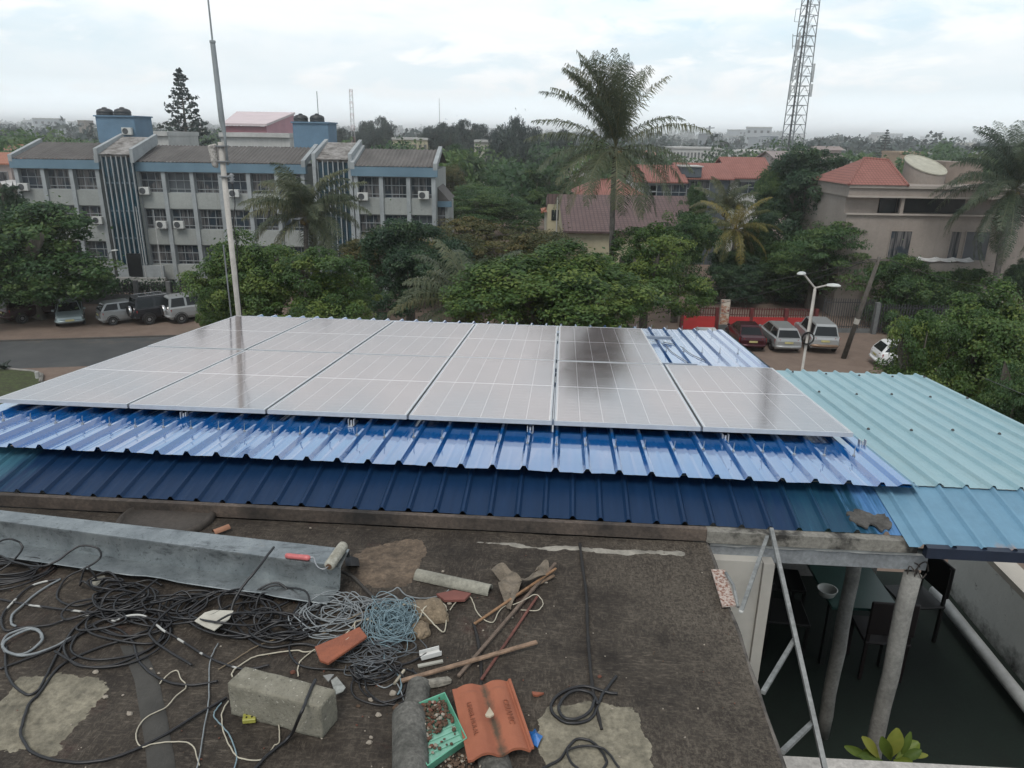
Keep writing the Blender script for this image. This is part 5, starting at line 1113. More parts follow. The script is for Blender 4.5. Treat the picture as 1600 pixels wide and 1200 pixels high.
mb = MB(); z = zt-.50; mb.lathe([(.01, -.1), (.02, -.09), (.045, -.06), (.02, -.05), (.045, -.02), (.02, -.01), (.045, .02), (.012, .05)], (.12, -.02, z), 12); mb.build('insulator', M_ins, o, smooth=True)
mb = MB(); mb.tube(smoothpath([(.12, -.02, z-.1), (.13, -.02, z-.4), (.085, -.05, z-.7), (.10, -.05, z-1.1), (.07, -.06, z-1.6), (.075, -.06, z-3)], 6), .008, 6); mb.build('down_cable', M_black, o)
mb = MB(); q = random.Random(3); mb.hexa([(-.16, -.03, zt-.36), (-.08, -.03, zt-.38), (-.08, .05, zt-.38), (-.16, .05, zt-.36), (-.2, -.03, zt-.05), (-.07, -.03, zt-.02), (-.07, .05, zt-.02), (-.2, .05, zt-.05)]); mb.build('pole_box', mat('ragged_white_box', (.45, .43, .40), .8, .7, 25), o, bevel=.02)
a2 = py(351, 500, 11.0); o = thing('thin_rod', 'thin dark rod beside the antenna pole behind the solar panels', 'rod', (a2.x-.05, 11.4, GZ)); zz = py(350, 492, 11.4).z-GZ; mb = MB(); mb.tube([(0, 0, 0), (0, 0, zz+1.1)], .012, 6); mb.build('rod', M_ins, o)
def lamp_head(mb, P, d, L=.75, w=.26):
    d = Vector(d).normalized(); s_ = d.cross(Vector((0, 0, 1))).normalized(); u2 = s_.cross(d); Q = []
    for f, k, h in ((0, .35, .35), (.12, .8, .8), (.5, 1, 1), (.85, .9, .8), (1, .5, .3)):
        c = P+d*L*f; Q.append([c+s_*w/2*k*math.cos(a_)+u2*.09*h*max(-.45, math.sin(a_)) for a_ in [6.283*i/12 for i in range(13)]])
    mb.grid(Q); mb.quad(*Q[0][:-1][::-1]); mb.quad(*Q[-1][:-1])
Yl = 27; top = py(1272, 448, Yl); o = thing('street_lamp', 'twin armed grey street lamp with a cable coil hung on its post', 'street lamp', (top.x, Yl, GZ)); ht = top.z-GZ
mb = MB(); mb.tube([(0, 0, 0), (0, 0, 2.4), (0, 0, 2.42), (.04, 0, ht)], [.085, .08, .055, .045], 12); mb.tube([(.1, 0, ht*.72), (.08, 0, ht-.1)], .022, 6); mb.build('post', M_cpole, o, smooth=True)
l0 = o.location; e1 = py(1255, 427, Yl)-l0; e2 = py(1291, 446, Yl)-l0
for e, dd in ((e1, Vector((-.5, -.75, .05))), (e2, Vector((1, -.15, .0)))):
    mb = MB(); mb.tube([(.04, 0, ht-.05), e], .035, 8); mb.build('arm', M_cpole, o)
    mb = MB(); lamp_head(mb, e, dd, .5, .3); mb.build('lamp_head', mat('lamp_grey', (.52, .54, .52), .45), o, recalc=True, smooth=True)
c = py(1262, 528, Yl-.12); mb = MB(); qq = random.Random(4)
for k in range(4): r_ = .25*qq.uniform(.85, 1.08); mb.tube([c+Vector((r_*math.cos(a_)+.02*k, .03*k, r_*math.sin(a_)-.02*k)) for a_ in [6.283*i/24 for i in range(24)]], .016, 5, True)
solo('cable_coil', mb, M_black, 'black cable coil hung on the twin armed street lamp', 'cable coil')
b, tp = ga(1318, 560), py(1374, 402, 42.5); o = thing('utility_pole', 'leaning weathered utility pole beside the sandy lot', 'utility pole', b); mb = MB(); mb.tube([(0, 0, 0), tp-b], [.16, .10], 10); mb.build('pole', M_wpole, o, smooth=True)
mb = MB(); f = .36; mb.tube([(tp-b)*f, (tp-b)*(f+.05)], .165, 10); mb.build('band', mat('pale_band', (.42, .40, .36), .8), o)
mb = MB(); mb.bar((tp-b)+Vector((-.6, 0, -.15)), (tp-b)+Vector((.6, 0, -.15)), .09, .11); mb.build('crossarm', M_wpole, o)
def wire(P, Q, sag, r, lab):
    mb = MB(); mb.tube([P.lerp(Q, i/16)-Vector((0, 0, sag*4*(i/16)*(1-i/16))) for i in range(17)], r, 5); solo('overhead_wire', mb, M_black, lab, 'wire', 'overhead wires')
wire(tp+Vector((.5, 0, -.1)), py(1640, 452, 52), .6, .02, 'overhead wire from the leaning pole past the beige house')
wire(tp+Vector((-.5, 0, -.1)), py(960, 462, 46), .5, .018, 'overhead wire from the leaning pole towards the bright trees')
wire(tp+Vector((-.55, .2, -.25)), py(1010, 490, 46), .5, .018, 'lower overhead wire from the leaning pole in front of the red wall')
wire(tp+Vector((.3, .2, -.2)), py(1290, 402, 58), .3, .02, 'short overhead wire from the leaning pole towards the feathery tree')
# small lamp and flag poles before the long building
p = ga(173, 446); p = py(173, 425, 58); p.z = GZ; o = thing('street_lamp', 'small single armed lamp beside the glazed entrance tower', 'street lamp', p); h = py(173, 398, 58).z-GZ
mb = MB(); mb.tube([(0, 0, 0), (0, 0, h), (.15, 0, h+.2), (.5, 0, h+.3)], .05, 6); mb.build('post', M_pole, o); mb = MB(); lamp_head(mb, Vector((.3, 0, h+.3)), (1, 0, .1), .55, .25); mb.build('lamp_head', MATS['lamp_grey'], o, recalc=True)
for (x, yb, yt, lab) in ((231, 453, 325, 'white flagpole close to the entrance tower, the nearer to the steps'), (257, 456, 330, 'white flagpole standing farther from the entrance tower')):
    p = py(x, yb, 57.5); p.z = GZ; o = thing('flagpole', lab, 'flagpole', p, group='flagpoles by the entrance'); mb = MB(); mb.tube([(0, 0, 0), (0, 0, py(x, yt, 57.5).z-GZ)], [.045, .025], 8); mb.build('pole', mat('white_pole', (.5, .5, .49), .5), o); mb = MB(); mb.lathe([(.0, -.06), (.06, 0), (0, .06)], (0, 0, py(x, yt, 57.5).z-GZ+.05), 8); mb.build('finial', M_pole, o)
# palisade fence in front of the long building
a, b = py(-60, 476, 55.5), py(345, 478, 55.0); a.z = b.z = GZ
o = thing('palisade_fence', 'dark palisade fence on a low grey wall behind the parked cars', 'fence', a); d = b-a; Lf = d.length; d.normalize(); nn = Vector((-d.y, d.x, 0))
mb = MB(); mb.hexa([p for p in (-nn*.1, d*Lf-nn*.1, d*Lf+nn*.1, nn*.1)]+[p+Vector((0, 0, .75)) for p in (-nn*.1, d*Lf-nn*.1, d*Lf+nn*.1, nn*.1)]); mb.build('wall', mat('fence_wall', (.13, .135, .135), .9), o)
mb = MB(); s = .1
while s < Lf: mb.bar(d*s+Vector((0, 0, .76)), d*s+Vector((0, 0, 1.75)), .06, .03); s += .22
for z in (.95, 1.55): mb.bar(Vector((0, 0, z))+nn*.04, d*Lf+Vector((0, 0, z))+nn*.04, .04, .04)
mb.build('railing', mat('dark_railing', (.035, .038, .042), .7), o)
for k in range(8): mb = MB(); s = Lf*(k+.5)/8; p = d*s-nn*.12; mb.box(p.x-.15, p.x+.15, p.y-.1, p.y+.2, .752, 1.85); mb.build('pillar', MATS['fence_wall'], o)
rng = np.random.default_rng(5); N = 5200; s = rng.uniform(.0, Lf, N); pos = np.array(a+nn*.5)[None]+s[:, None]*np.array(d)[None]+rng.normal(size=(N, 3))*np.array([.1, .25, .30])+np.array([0, 0, 1.2]); me = leafmesh('hedge', pos, unit(rng.normal(size=(N, 3))+np.array([0, -.3, .6])), rng.uniform(0, .8, N), .25, .14, rng); me.materials.append(LM['dark'])
tag(link('hedge', me), 'dark clipped hedge growing behind the palisade fence', 'hedge')
# red wall
a, b = ga(1062, 514), ga(1279, 519); a.z = b.z = GZ; o = thing('red_wall', 'bright red low wall with dark red railings behind the parked cars', 'wall', a); d = b-a; Lf = d.length
mb = MB(); zt = py(1180, 496, a.y).z-GZ; mb.box(0, Lf, 0, .2, 0, zt); mb.build('wall', mat('red_paint', (.42, .03, .03), .75, .25, .7), o)
mb = MB(); z2 = py(1180, 481, a.y).z-GZ; s = 0
while s < Lf: mb.box(s, s+.05, .07, .12, zt, z2); s += .17
for z in (zt+.12, z2-.15): mb.box(0, Lf, .122, .15, z, z+.05)
mb.build('railing', mat('dark_red_paint', (.10, .022, .022), .7), o)
for s in (0, Lf*.25, Lf*.5, Lf*.75, Lf-.3): mb = MB(); mb.box(s, s+.22, -.02, .22, 0, z2-.05); mb.build('pillar', mat('maroon_pillar', (.13, .024, .024), .75), o)
a, b = ga(1281, 519), ga(1366, 522); a.z = b.z = GZ; o = thing('iron_fence', 'black iron fence continuing from the red wall', 'fence', a); Lf = (b-a).length; mb = MB(); s = 0
while s < Lf: mb.box(s, s+.04, 0, .04, .3, 2.4); s += .16
for z in (.4, 2.1): mb.box(0, Lf, .042, .07, z, z+.05)
mb.build('railing', MATS['dark_railing'], o); mb = MB(); mb.box(0, Lf, -.05, .15, 0, .3); mb.build('wall', MATS['fence_wall'], o)
a = ga(1368, 522); a.z = GZ; o = thing('garden_gate', 'closed dark barred gate beside the leaning pole', 'gate', a); mb = MB(); [mb.box(.05+k*.2, .13+k*.2, 0, .05, .1, 2.1) for k in range(27)]; mb.box(0, 5.5, .052, .09, .3, .4); mb.box(0, 5.5, .052, .09, 1.8, 1.9); mb.build('gate_panel', mat('gate_dark', (.022, .022, .026), .7), o); [(lambda m_: (m_.box(x_, x_+.28, -.1, .25, 0, 2.2), m_.build('gate_post', MATS['fence_wall'], o)))(MB()) for x_ in (-.3, 5.52)]
# rusty sign pillar
p = ga(1129, 528); p = py(1129, 515, 50); p.z = GZ; o = thing('sign_pillar', 'narrow upright sign pillar with two peeling rust-stained panels', 'sign', p); zt, zm, zb = (py(1129, y, 50).z-GZ for y in (468, 489, 507)); w = .32
mb = MB(); mb.box(-w, w, -.12, .12, 0, zb); mb.build('plinth', mat('plinth_grey', (.10, .115, .115), .85), o); mb = MB(); mb.box(-w, w, -.1, .1, zb, zt); mb.build('casing', mat('sign_casing', (.33, .29, .25), .7), o)
t = NT('peeling_sign'); x, y, z = t.sep(); k = t.noise(2.2, 6, .7, t.vec((1, 1, 1.6))); c = t.mix(t.ramp(k, .48, .56), (.48, .43, .36), (.30, .12, .06)); c = t.mix(t.ramp(t.noise(4, 5), .55, .65), c, (.16, .035, .03)); t.set(Base_Color=c, Roughness=.6)
for z0, z1 in ((zb+.05, zm-.04), (zm+.04, zt-.05)): mb = MB(); mb.box(-w*.88, w*.88, -.125, -.102, z0, z1); mb.build('sign_panel', t.mat, o)
# lawn things
p = G(60, 594); o = thing('bollard', 'short whitish bollard at the lawn corner', 'bollard', (p.x, p.y, GZ)); mb = MB(); mb.tube([(0, 0, 0), (0, 0, .45), (0, 0, .5)], [.12, .11, .06], 10); mb.build('post', mat('whitewash', (.42, .42, .40), .85), o)
p = G(8, 580); o = thing('agave', 'small dark spiky agave at the lawn edge', 'plant', (p.x, p.y, GZ+.1)); qq = random.Random(1)
for k in range(16): a_ = k*2.4; r_ = .5*qq.uniform(.7, 1.1); mb = MB(); e = Vector((math.cos(a_)*r_, math.sin(a_)*r_, .15+.4*(k % 4)/4)); mb.tube([(0, 0, .05), e*.5+Vector((0, 0, .12)), e], [.05, .045, .008], 5); mb.build('leaf', mat('agave_dark', (.02, .034, .026), .6), o)
# ================================================================ buildings
def XZ(x, y, Y): p = py(x, y, Y); return p.x, p.z
M_fac = mat('grey_facade', (.315, .33, .315), .9, .22, .35, (.25, .265, .255), bump=.1, fine=.12, bscale=6)
M_pil = mat('pale_pilaster', (.32, .345, .355), .85, .25, .8, fine=.1, bscale=5)
M_fas = mat('blue_fascia', (.115, .19, .245), .7, .25, .6, (.09, .155, .205))
M_wfr = mat('white_frame', (.25, .27, .28), .6, .15, 4)
def streaks(m_, amt=.45):
    t = NT.__new__(NT); t.mat = m_; t.t = m_.node_tree; t.n = t.t.nodes; t.l = t.t.links; t.b = t.n['Principled BSDF']; t.tc = t.n['Texture Coordinate'].outputs['Object']
    src = t.b.inputs['Base Color'].links[0].from_socket; k = t.math('MULTIPLY', t.ramp(t.noise(1.0, 6, .7, t.vec((2.6, 2.6, .16))), .5, .74), t.ramp(t.noise(.5, 4, .6), .35, .65))
    t.l.new(t.mix(t.math('MULTIPLY', k, amt), src, (.12, .115, .10)), t.b.inputs['Base Color'])
streaks(M_fac); streaks(M_pil, .35)
t = NT('curtained_glass'); x, y, z = t.sep(); oi = t.n.new('ShaderNodeObjectInfo').outputs['Random']; ad = t.n.new('ShaderNodeVectorMath'); t.l.new(t.tc, ad.inputs[0]); cm = t.n.new('ShaderNodeCombineXYZ'); t.l.new(t.math('MULTIPLY', oi, 91.0), cm.inputs[0]); t.l.new(cm.outputs[0], ad.inputs[1]); t.tc = ad.outputs[0]; k = t.noise(1.0, 3, .6, t.vec((5.5, 1, .35))); c = t.mix(t.ramp(k, .42, .56), (.016, .022, .028), (.13, .125, .125)); c = t.mix(t.ramp(t.noise(.6, 2), .5, .56), c, (.025, .037, .05)); c = t.mix(t.math('GREATER_THAN', oi, .8), c, (.075, .085, .095))
t.set(Base_Color=c, Roughness=.14, Specular_IOR_Level=.5); M_cg = t.mat
t = NT('dark_blue_glass'); c = t.mix(t.ramp(t.noise(.9, 3), .4, .6), (.008, .028, .042), (.013, .052, .078)); t.set(Base_Color=c, Roughness=.1, Specular_IOR_Level=.6); M_bg = t.mat
t = NT('asbestos_roof'); c = t.mix(t.ramp(t.noise(.9, 6, .7, t.vec((1, .4, 1))), .3, .7), (.075, .07, .066), (.13, .12, .114)); c = t.mix(t.ramp(t.noise(3, 6, .75), .6, .72), c, (.07, .065, .06)); t.set(Base_Color=c, Roughness=.95); M_asb = t.mat
t = NT('lichened_slab'); c = t.mix(t.ramp(t.noise(1.4, 6, .7), .4, .6), (.12, .11, .10), (.26, .25, .24)); c = t.mix(t.ramp(t.noise(2.5, 5, .7, t.vec((.5, 1, 1))), .56, .64), c, (.06, .055, .05)); t.set(Base_Color=c, Roughness=.95); M_slab = t.mat
WM = {}
def win(parent, x, z, w, h, y=0.0, nv=3, rows=(.40, .82), fm=None, gm=None):
    """glass part with its frame as sub-part, shared per size"""
    key = (round(w, 1), round(h, 1), nv, rows, fm and fm.name, gm and gm.name)
    if key not in WM:
        g = MB(); g.box(-w/2, w/2, .05, .07, -h, 0); f = MB(); s = .045
        f.box(-w/2, w/2, 0, .049, -s, 0); f.box(-w/2, w/2, 0, .049, -h, -h+s); f.box(-w/2, -w/2+s, 0, .049, -h+s, -s); f.box(w/2-s, w/2, 0, .049, -h+s, -s)
        for k in range(1, nv): q = -w/2+w*k/nv; f.box(q-.02, q+.02, .004, .048, -h+s, -s)
        for r_ in rows: f.box(-w/2+s, w/2-s, -.002, .046, -h*r_-.028, -h*r_+.028)
        WM[key] = (g.mesh('window_glass', gm or M_cg), f.mesh('window_frame', fm or M_wfr))
    g, f = WM[key]; o = link('window', g, parent, (x, y, z)); link('frame', f, o); return o
def corrug(mb, x0, x1, ya, za, yb, zb, pitch=.32, amp=.045):
    n = int((x1-x0)/pitch*4); mb.grid([[(x0+(x1-x0)*i/n, y, z+amp*math.sin(math.pi*i/2+.4)) for y, z in ((ya, za), ((ya+yb)/2, (za+zb)/2), (yb, zb))] for i in range(n+1)])
# ---- long office building with blue fascia
YW = {'l': 63.0, 'm': 62.0, 'r': 60.0}
L0 = py(187, 440, 62); L0.z = GZ
LB = thing('office_building', 'long grey office building with blue fascia bands and glazed stair towers', 'building', L0)
def lx(x, y, Y): q = py(x, y, Y); return q.x-L0.x, Y-L0.y, q.z-GZ
FH = 2.95
def wing(xa, xb, ye, yr, Y, nb, floors, gl=True, gr=True, depth=9, skip=()):
    """xa, xb: pixel ends at eave; ye: fascia top pixel, yr: ridge pixel"""
    x0, yf, ze = lx(xa, ye, Y); x1, _, _ = lx(xb, ye, Y); zb = -.0; rec = .55
    mb = MB(); mb.box(x0, x1, yf+rec, yf+depth, zb, ze-.25); mb.build('wall', M_fac, LB)
    fz = .72
    mb = MB(); mb.box(x0-.15, x1+.15, yf-.12, yf+.5, ze-fz, ze); mb.build('fascia', M_fas, LB)
    zr = py(xa, yr, Y+4.3).z-GZ; mb = MB(); corrug(mb, x0-.1, x1+.1, yf-.15, ze+.05, yf+4.4, zr); mb.grid([[(x, y, z) for y, z in ((yf+4.4, zr-.05), (yf+depth+.2, ze+.05))] for x in (x0-.1, x1+.1)]); mb.build('roof', M_asb, LB)
    for g, x in ((gl, x0), (gr, x1)):
        if g: mb = MB(); mb.prism([(x-.16, yf-.14, ze-.2), (x-.16, yf+4.4, zr-.1), (x-.16, yf+4.4, zr+.28), (x-.16, yf-.14, ze+.32)], (.32, 0, 0)); mb.build('parapet', M_pil, LB, recalc=True)
    bw = (x1-x0)/nb
    for k in range(nb+1):
        x = x0+bw*k; x = min(max(x, x0+.17), x1-.17); mb = MB(); mb.box(x-.16, x+.16, yf+.02, yf+rec-.002, zb, ze-fz-.003); mb.build('pilaster', M_pil, LB)
    for fl in range(floors):
        zt = ze-fz-.06-fl*FH; wh = 1.62
        mb = MB(); mb.box(x0+.34, x1-.34, yf+.16, yf+rec-.004, zt-FH+.06, zt-wh)
        mb.build('spandrel', M_fac, LB)
        for k in range(nb):
            if (fl, k) in skip: continue
            win(LB, x0+bw*(k+.5), zt, bw-.36, wh, yf+.42)
    return x0, x1, yf, ze, bw
wl_ = wing(17, 151, 248, 221, YW['l'], 3, 4, gl=True, gr=True)
wm_ = wing(207, 474, 253, 226, YW['m'], 6, 4)
wr_ = wing(551, 680, 260, 232, YW['r'], 3, 4)
def tower(xa, xb, yt, Y, nf, slab_top, tank, white=False):
    x0, yf, zt = lx(xa, yt, Y); x1, _, _ = lx(xb, yt, Y); yb = yf+6; rec = .5
    mb = MB(); mb.box(x0, x1, yf+rec, yb, .0, zt); mb.build('tower_wall', M_fac, LB)
    mb = MB(); mb.box(x0+.1, x1-.1, yf+.16, yf+rec-.004, 1.9, zt-.02); mb.build('stair_glass', M_bg, LB)
    for k in range(nf+1):
        x = x0+.07+(x1-x0-.14)*k/nf; mb = MB(); mb.box(x-.04, x+.04, yf, yf+.157, 1.9, zt+.0); mb.build('fin', M_pil, LB)
    for k in range(1, 5): z = zt-k*FH*.75; mb = MB(); mb.box(x0+.1, x1-.1, yf+.11, yf+.156, z-.07, z+.07); mb.build('glazing_bar', mat('slate_bar', (.06, .10, .13), .6), LB)
    zs = py(xa, slab_top, Y+4).z-GZ; mb = MB(); mb.prism([(x0-.0, yf-.1, zt+.02), (x0, yf+4, zs), (x0, yf+4.1, zs-.2), (x0, yf+.1, zt-.2)], (x1-x0, 0, 0)); mb.build('sloping_slab', M_slab, LB, recalc=True)
    for x in (x0-.28, x1):
        mb = MB(); mb.prism([(x, yf-.3, zt-.6), (x, yf+4.3, zs-.5), (x, yf+4.3, zs+.25), (x, yf-.3, zt+.45)], (.28, 0, 0)); mb.build('parapet', M_pil, LB, recalc=True)
        if white: mb = MB(); mb.box(x+.002, x+.26, yf-.28, yf+5, 0, zt-.6); mb.build('side_wall', M_pil, LB)
    (a, b, c, d) = tank; xa_, _, zb_ = lx(a, d, Y+6); xb_, _, zt_ = lx(b, c, Y+6); yk = Y+6-L0.y
    mb = MB(); mb.box(xa_, xb_, yk, yk+3.2, zs-1.5, zt_); mb.build('tank_room', mat('blue_tank_room', (.105, .185, .265), .75, .2, .8), LB)
    mb = MB(); mb.box(xa_-.12, xb_+.12, yk-.12, yk+3.3, zt_+.002, zt_+.12); mb.build('tank_room_roof', MATS['blue_tank_room'], LB)
    return x0, x1, yf, xa_, xb_, yk, zt_
tw1 = tower(155, 205, 241, 61.4, 6, 213, (153, 209, 183, 210))
tw2 = tower(494, 545, 249, 60.5, 6, 222, (459, 512, 193, 220), True)
M_tank = mat('black_tank', (.018, .021, .024), .45, .3, 2)
def tank(x, y, Y, d, lab):
    p = py(x, y, Y+7.4); o = thing('water_tank', lab, 'water tank', (p.x, Y+7.4, p.z), group='black water tanks on the tower rooms'); r_ = d/2
    mb = MB(); mb.lathe([(r_, 0), (r_, .10), (r_*.97, .12), (r_, .15), (r_, .28), (r_*.97, .30), (r_, .33), (r_, .46), (r_*.88, .60), (r_*.55, .70), (r_*.3, .73)], (0, 0, 0), 20); mb.build('tank_body', M_tank, o, smooth=True); mb = MB(); mb.lathe([(r_*.3, .73), (r_*.3, .79), (r_*.1, .83), (0, .83)], (0, 0, 0), 14); mb.build('lid', M_tank, o)
tank(165, 183, 61.4, 1.4, 'black water tank nearer the picture edge on the tower room with the cooling unit'); tank(192.5, 183, 61.4, 1.4, 'black water tank nearer the araucaria on the tower room with the cooling unit')
tank(470.5, 193, 60.5, 1.25, 'black water tank beside the pink hall on the blue tower room'); tank(496, 193, 60.5, 1.25, 'black water tank below the thin aerial on the blue tower room')
p = py(494.5, 192, 68); o = thing('aerial', 'thin dark aerial above the second pair of black tanks', 'aerial', (p.x, 68.8, p.z)); mb = MB(); mb.tube([(0, 0, 0), (0, 0, 2.6)], .035, 5); mb.build('rod', M_ins, o)
# lean-to at the end, entrance
a, b = lx(679, 314, 61.5), lx(703, 314, 61.5); mb = MB(); mb.box(a[0], b[0]-.2, a[1], a[1]+6, 0, a[2]-.3); mb.build('lean_to_wall', M_fac, LB); mb = MB(); mb.box(a[0]-.02, b[0]+.15, a[1]-.3, a[1]+.0-.004, a[2]-.45, a[2]+.0); mb.build('fascia', M_fas, LB)
c = lx(680, 286, 64); mb = MB(); mb.prism([(a[0]+.1, a[1]-.1, a[2]+.004), (b[0], a[1]-.1, a[2]+.004), (a[0]+.1, a[1]-.1, c[2])], (0, 5, 0)); mb.build('roof', M_asb, LB, recalc=True)
w0 = lx(690, 318, 61.5); win(LB, w0[0]-.15, w0[2]-.1, .95, 2.2, a[1]-.07, 1)
x0, x1, yf = tw1[:3]
mb = MB(); mb.box(x0+1.0, x0+2.1, yf-.15, yf+.0-.004, 1.0, 2.9); mb.build('door', mat('dark_door', (.014, .016, .018), .3), LB)
mb = MB(); mb.box(x0+.0, x1+1.3, yf+.006, yf+.30, 0, 1.88); mb.build('entrance_wall', M_pil, LB)
for k in range(5): mb = MB(); mb.box(x0-.2, x1+1.6, yf-.62-.38*k, yf-.24-.38*k-.004, 0, .95-.19*k); mb.build('step', mat('pale_step', (.27, .27, .255), .9), LB)
# cooling units
AC_b = MB(); AC_b.box(-.42, .42, -.16, .16, -.3, .3); me_ac = AC_b.mesh('ac_casing', mat('ac_white', (.50, .51, .49), .6, .2, 3), bevel=.02)
AC_f = MB(); AC_f.lathe([(.25, -.165), (.25, -.172), (.20, -.174), (.20, -.168), (.06, -.168), (.06, -.178), (0, -.178)], (-.1, 0, 0), 18, 'y'); me_fan = AC_f.mesh('ac_fan', mat('ac_fan_dark', (.06, .065, .07), .6))
AC_k = MB(); AC_k.box(-.35, -.3, -.15, .28, -.36, -.305); AC_k.box(.3, .35, -.15, .28, -.36, -.305); me_brk = AC_k.mesh('ac_bracket', M_ins)
for (x, y, Y, lab) in ((37, 292, 62.9, 'white cooling unit at the outer end of the wing nearest the red roofed house'), (226, 298, 61.9, 'white cooling unit below the top windows next to the glazed entrance tower'), (366, 302, 61.9, 'white cooling unit directly behind the antenna pole'),
                       (253, 351, 61.9, 'white cooling unit of the close pair on the middle wing, nearer the entrance tower'), (280, 351, 61.9, 'white cooling unit of the close pair on the middle wing, nearer the antenna pole'), (567, 307, 59.9, 'white cooling unit beside the second glazed tower'),
                       (662, 305, 59.9, 'white cooling unit at the end of the wing with the lean-to'), (153, 344, 62.9, 'dim cooling unit low beside the entrance tower and the wide tree'), (240, 440, 61.7, 'white cooling unit near the ground behind the flagpoles'), (199, 205, 67.2, 'white cooling unit on the blue tower room with the black tanks')):
    p = py(x, y, Y); o = thing('cooling_unit', lab, 'air conditioner', (p.x, Y-.02, p.z), group='cooling units on the office building'); link('casing', me_ac, o); link('fan', me_fan, o); link('bracket', me_brk, o)

# ---- generic house: box walls + hip or gable roof
def house(name, lab, Y, px, depth, wallm, roofm, kind='gable', over=.4, wins=(), group=None, cat='house', ridge_in=.3, chim=None):
    """px = (x0, x1, y_eave, y_ridge): front eave line and ridge seen in the photograph at distance Y"""
    x0, x1, ye, yr = px; a = py(x0, ye, Y); b = py(x1, ye, Y); zr = py((x0+x1)/2, yr, Y+depth*.5).z-GZ; ze = (a.z+b.z)/2-GZ; w = b.x-a.x
    o = thing(name, lab, cat, ((a.x+b.x)/2, Y, GZ), group=group); mb = MB(); mb.box(-w/2, w/2, 0, depth, 0, ze-.02)
    if kind == 'gable':
        for s in (-w/2, w/2-.2): mb.prism([(s, 0, ze-.02), (s, depth, ze-.02), (s, depth/2, zr-.12)], (.2, 0, 0))
    mb.build('wall', wallm, o, recalc=True); mb = MB(); e = over
    if kind == 'hip':
        i = w*ridge_in; A = [(-w/2-e, -e, ze), (w/2+e, -e, ze), (w/2+e, depth+e, ze), (-w/2-e, depth+e, ze)]; r0, r1 = (-w/2+i, depth/2, zr), (w/2-i, depth/2, zr)
        mb.quad(A[0], A[1], r1, r0); mb.quad(A[1], A[2], r1); mb.quad(A[2], A[3], r0, r1); mb.quad(A[3], A[0], r0); mb.quad(*A[::-1])
        for p, q in ((A[0], r0), (A[1], r1), (r0, r1)): mb.tube([p, q], .11, 6)
    elif kind == 'flat': mb.box(-w/2-e, w/2+e, -e, depth+e, ze, max(ze+.3, zr))
    elif kind == 'mono': mb.hexa([(-w/2-e, -e, ze-.12), (w/2+e, -e, ze-.12), (w/2+e, depth+e, zr-.12), (-w/2-e, depth+e, zr-.12), (-w/2-e, -e, ze), (w/2+e, -e, ze), (w/2+e, depth+e, zr), (-w/2-e, depth+e, zr)])
    else:
        for s in (0, 1):
            y0, y1 = (-e, depth/2) if not s else (depth+e, depth/2); mb.hexa([(-w/2-e, y0, ze-.1-.0), (w/2+e, y0, ze-.1), (w/2+e, y1, zr-.1), (-w/2-e, y1, zr-.1), (-w/2-e, y0, ze+.03), (w/2+e, y0, ze+.03), (w/2+e, y1, zr+.03), (-w/2-e, y1, zr+.03)])
    mb.build('roof', roofm, o, recalc=True)
    for (wx, wy, ww, wh, nv) in wins:
        q = py(wx, wy, Y); win(o, q.x-o.location.x, q.z-GZ, ww, wh, -.07, nv, (.5,))
    return o
def tilemat(name, c1, c2, sx=4.2, sy=3.2):
    t = NT(name); x, y, z = t.sep(); c = t.mix(t.ramp(t.noise(1.2, 6, .7), .3, .7), c1, c2)
    g = t.math('MAXIMUM', t.math('GREATER_THAN', t.math('ABSOLUTE', t.math('SUBTRACT', t.math('FRACT', t.math('MULTIPLY', x, sx)), .5)), .36), t.math('GREATER_THAN', t.math('ABSOLUTE', t.math('SUBTRACT', t.math('FRACT', t.math('MULTIPLY', y, sy)), .5)), .38))
    c = t.mix(t.math('MULTIPLY', g, .55), c, tuple(q*.35 for q in c1)); t.set(Base_Color=c, Roughness=.9); t.bump(g, .4, .03); return t.mat
M_redt = tilemat('red_tiles', (.21, .085, .068), (.28, .12, .098)); M_brt = tilemat('brown_tiles', (.085, .055, .055), (.13, .085, .08), 3.0, 2.4); M_ort = tilemat('orange_tiles', (.29, .12, .075), (.35, .155, .10))
M_wcream = mat('cream_wall', (.42, .40, .34), .9, .2, .6); M_wwhite = mat('white_wall', (.46, .46, .445), .9, .2, .6, fine=.1, bscale=4); M_wpink = mat('pinkish_wall', (.38, .32, .30), .9, .2, .6); M_wbeige = mat('beige_wall', (.29, .252, .222), .9, .14, .5, (.245, .212, .188), fine=.1, bscale=5)
streaks(M_wbeige, .35); streaks(M_wcream); streaks(M_wwhite, .4)
M_ochre = mat('ochre_wall', (.40, .36, .25), .9, .25, .8); M_grroof = mat('mauve_metal_roof', (.24, .20, .19), .7, .25, 1.2); M_slate = mat('slate_wall', (.07, .085, .10), .8, .2, 1); M_dw = mat('window_dark', (.02, .026, .03), .12, .3, 2)
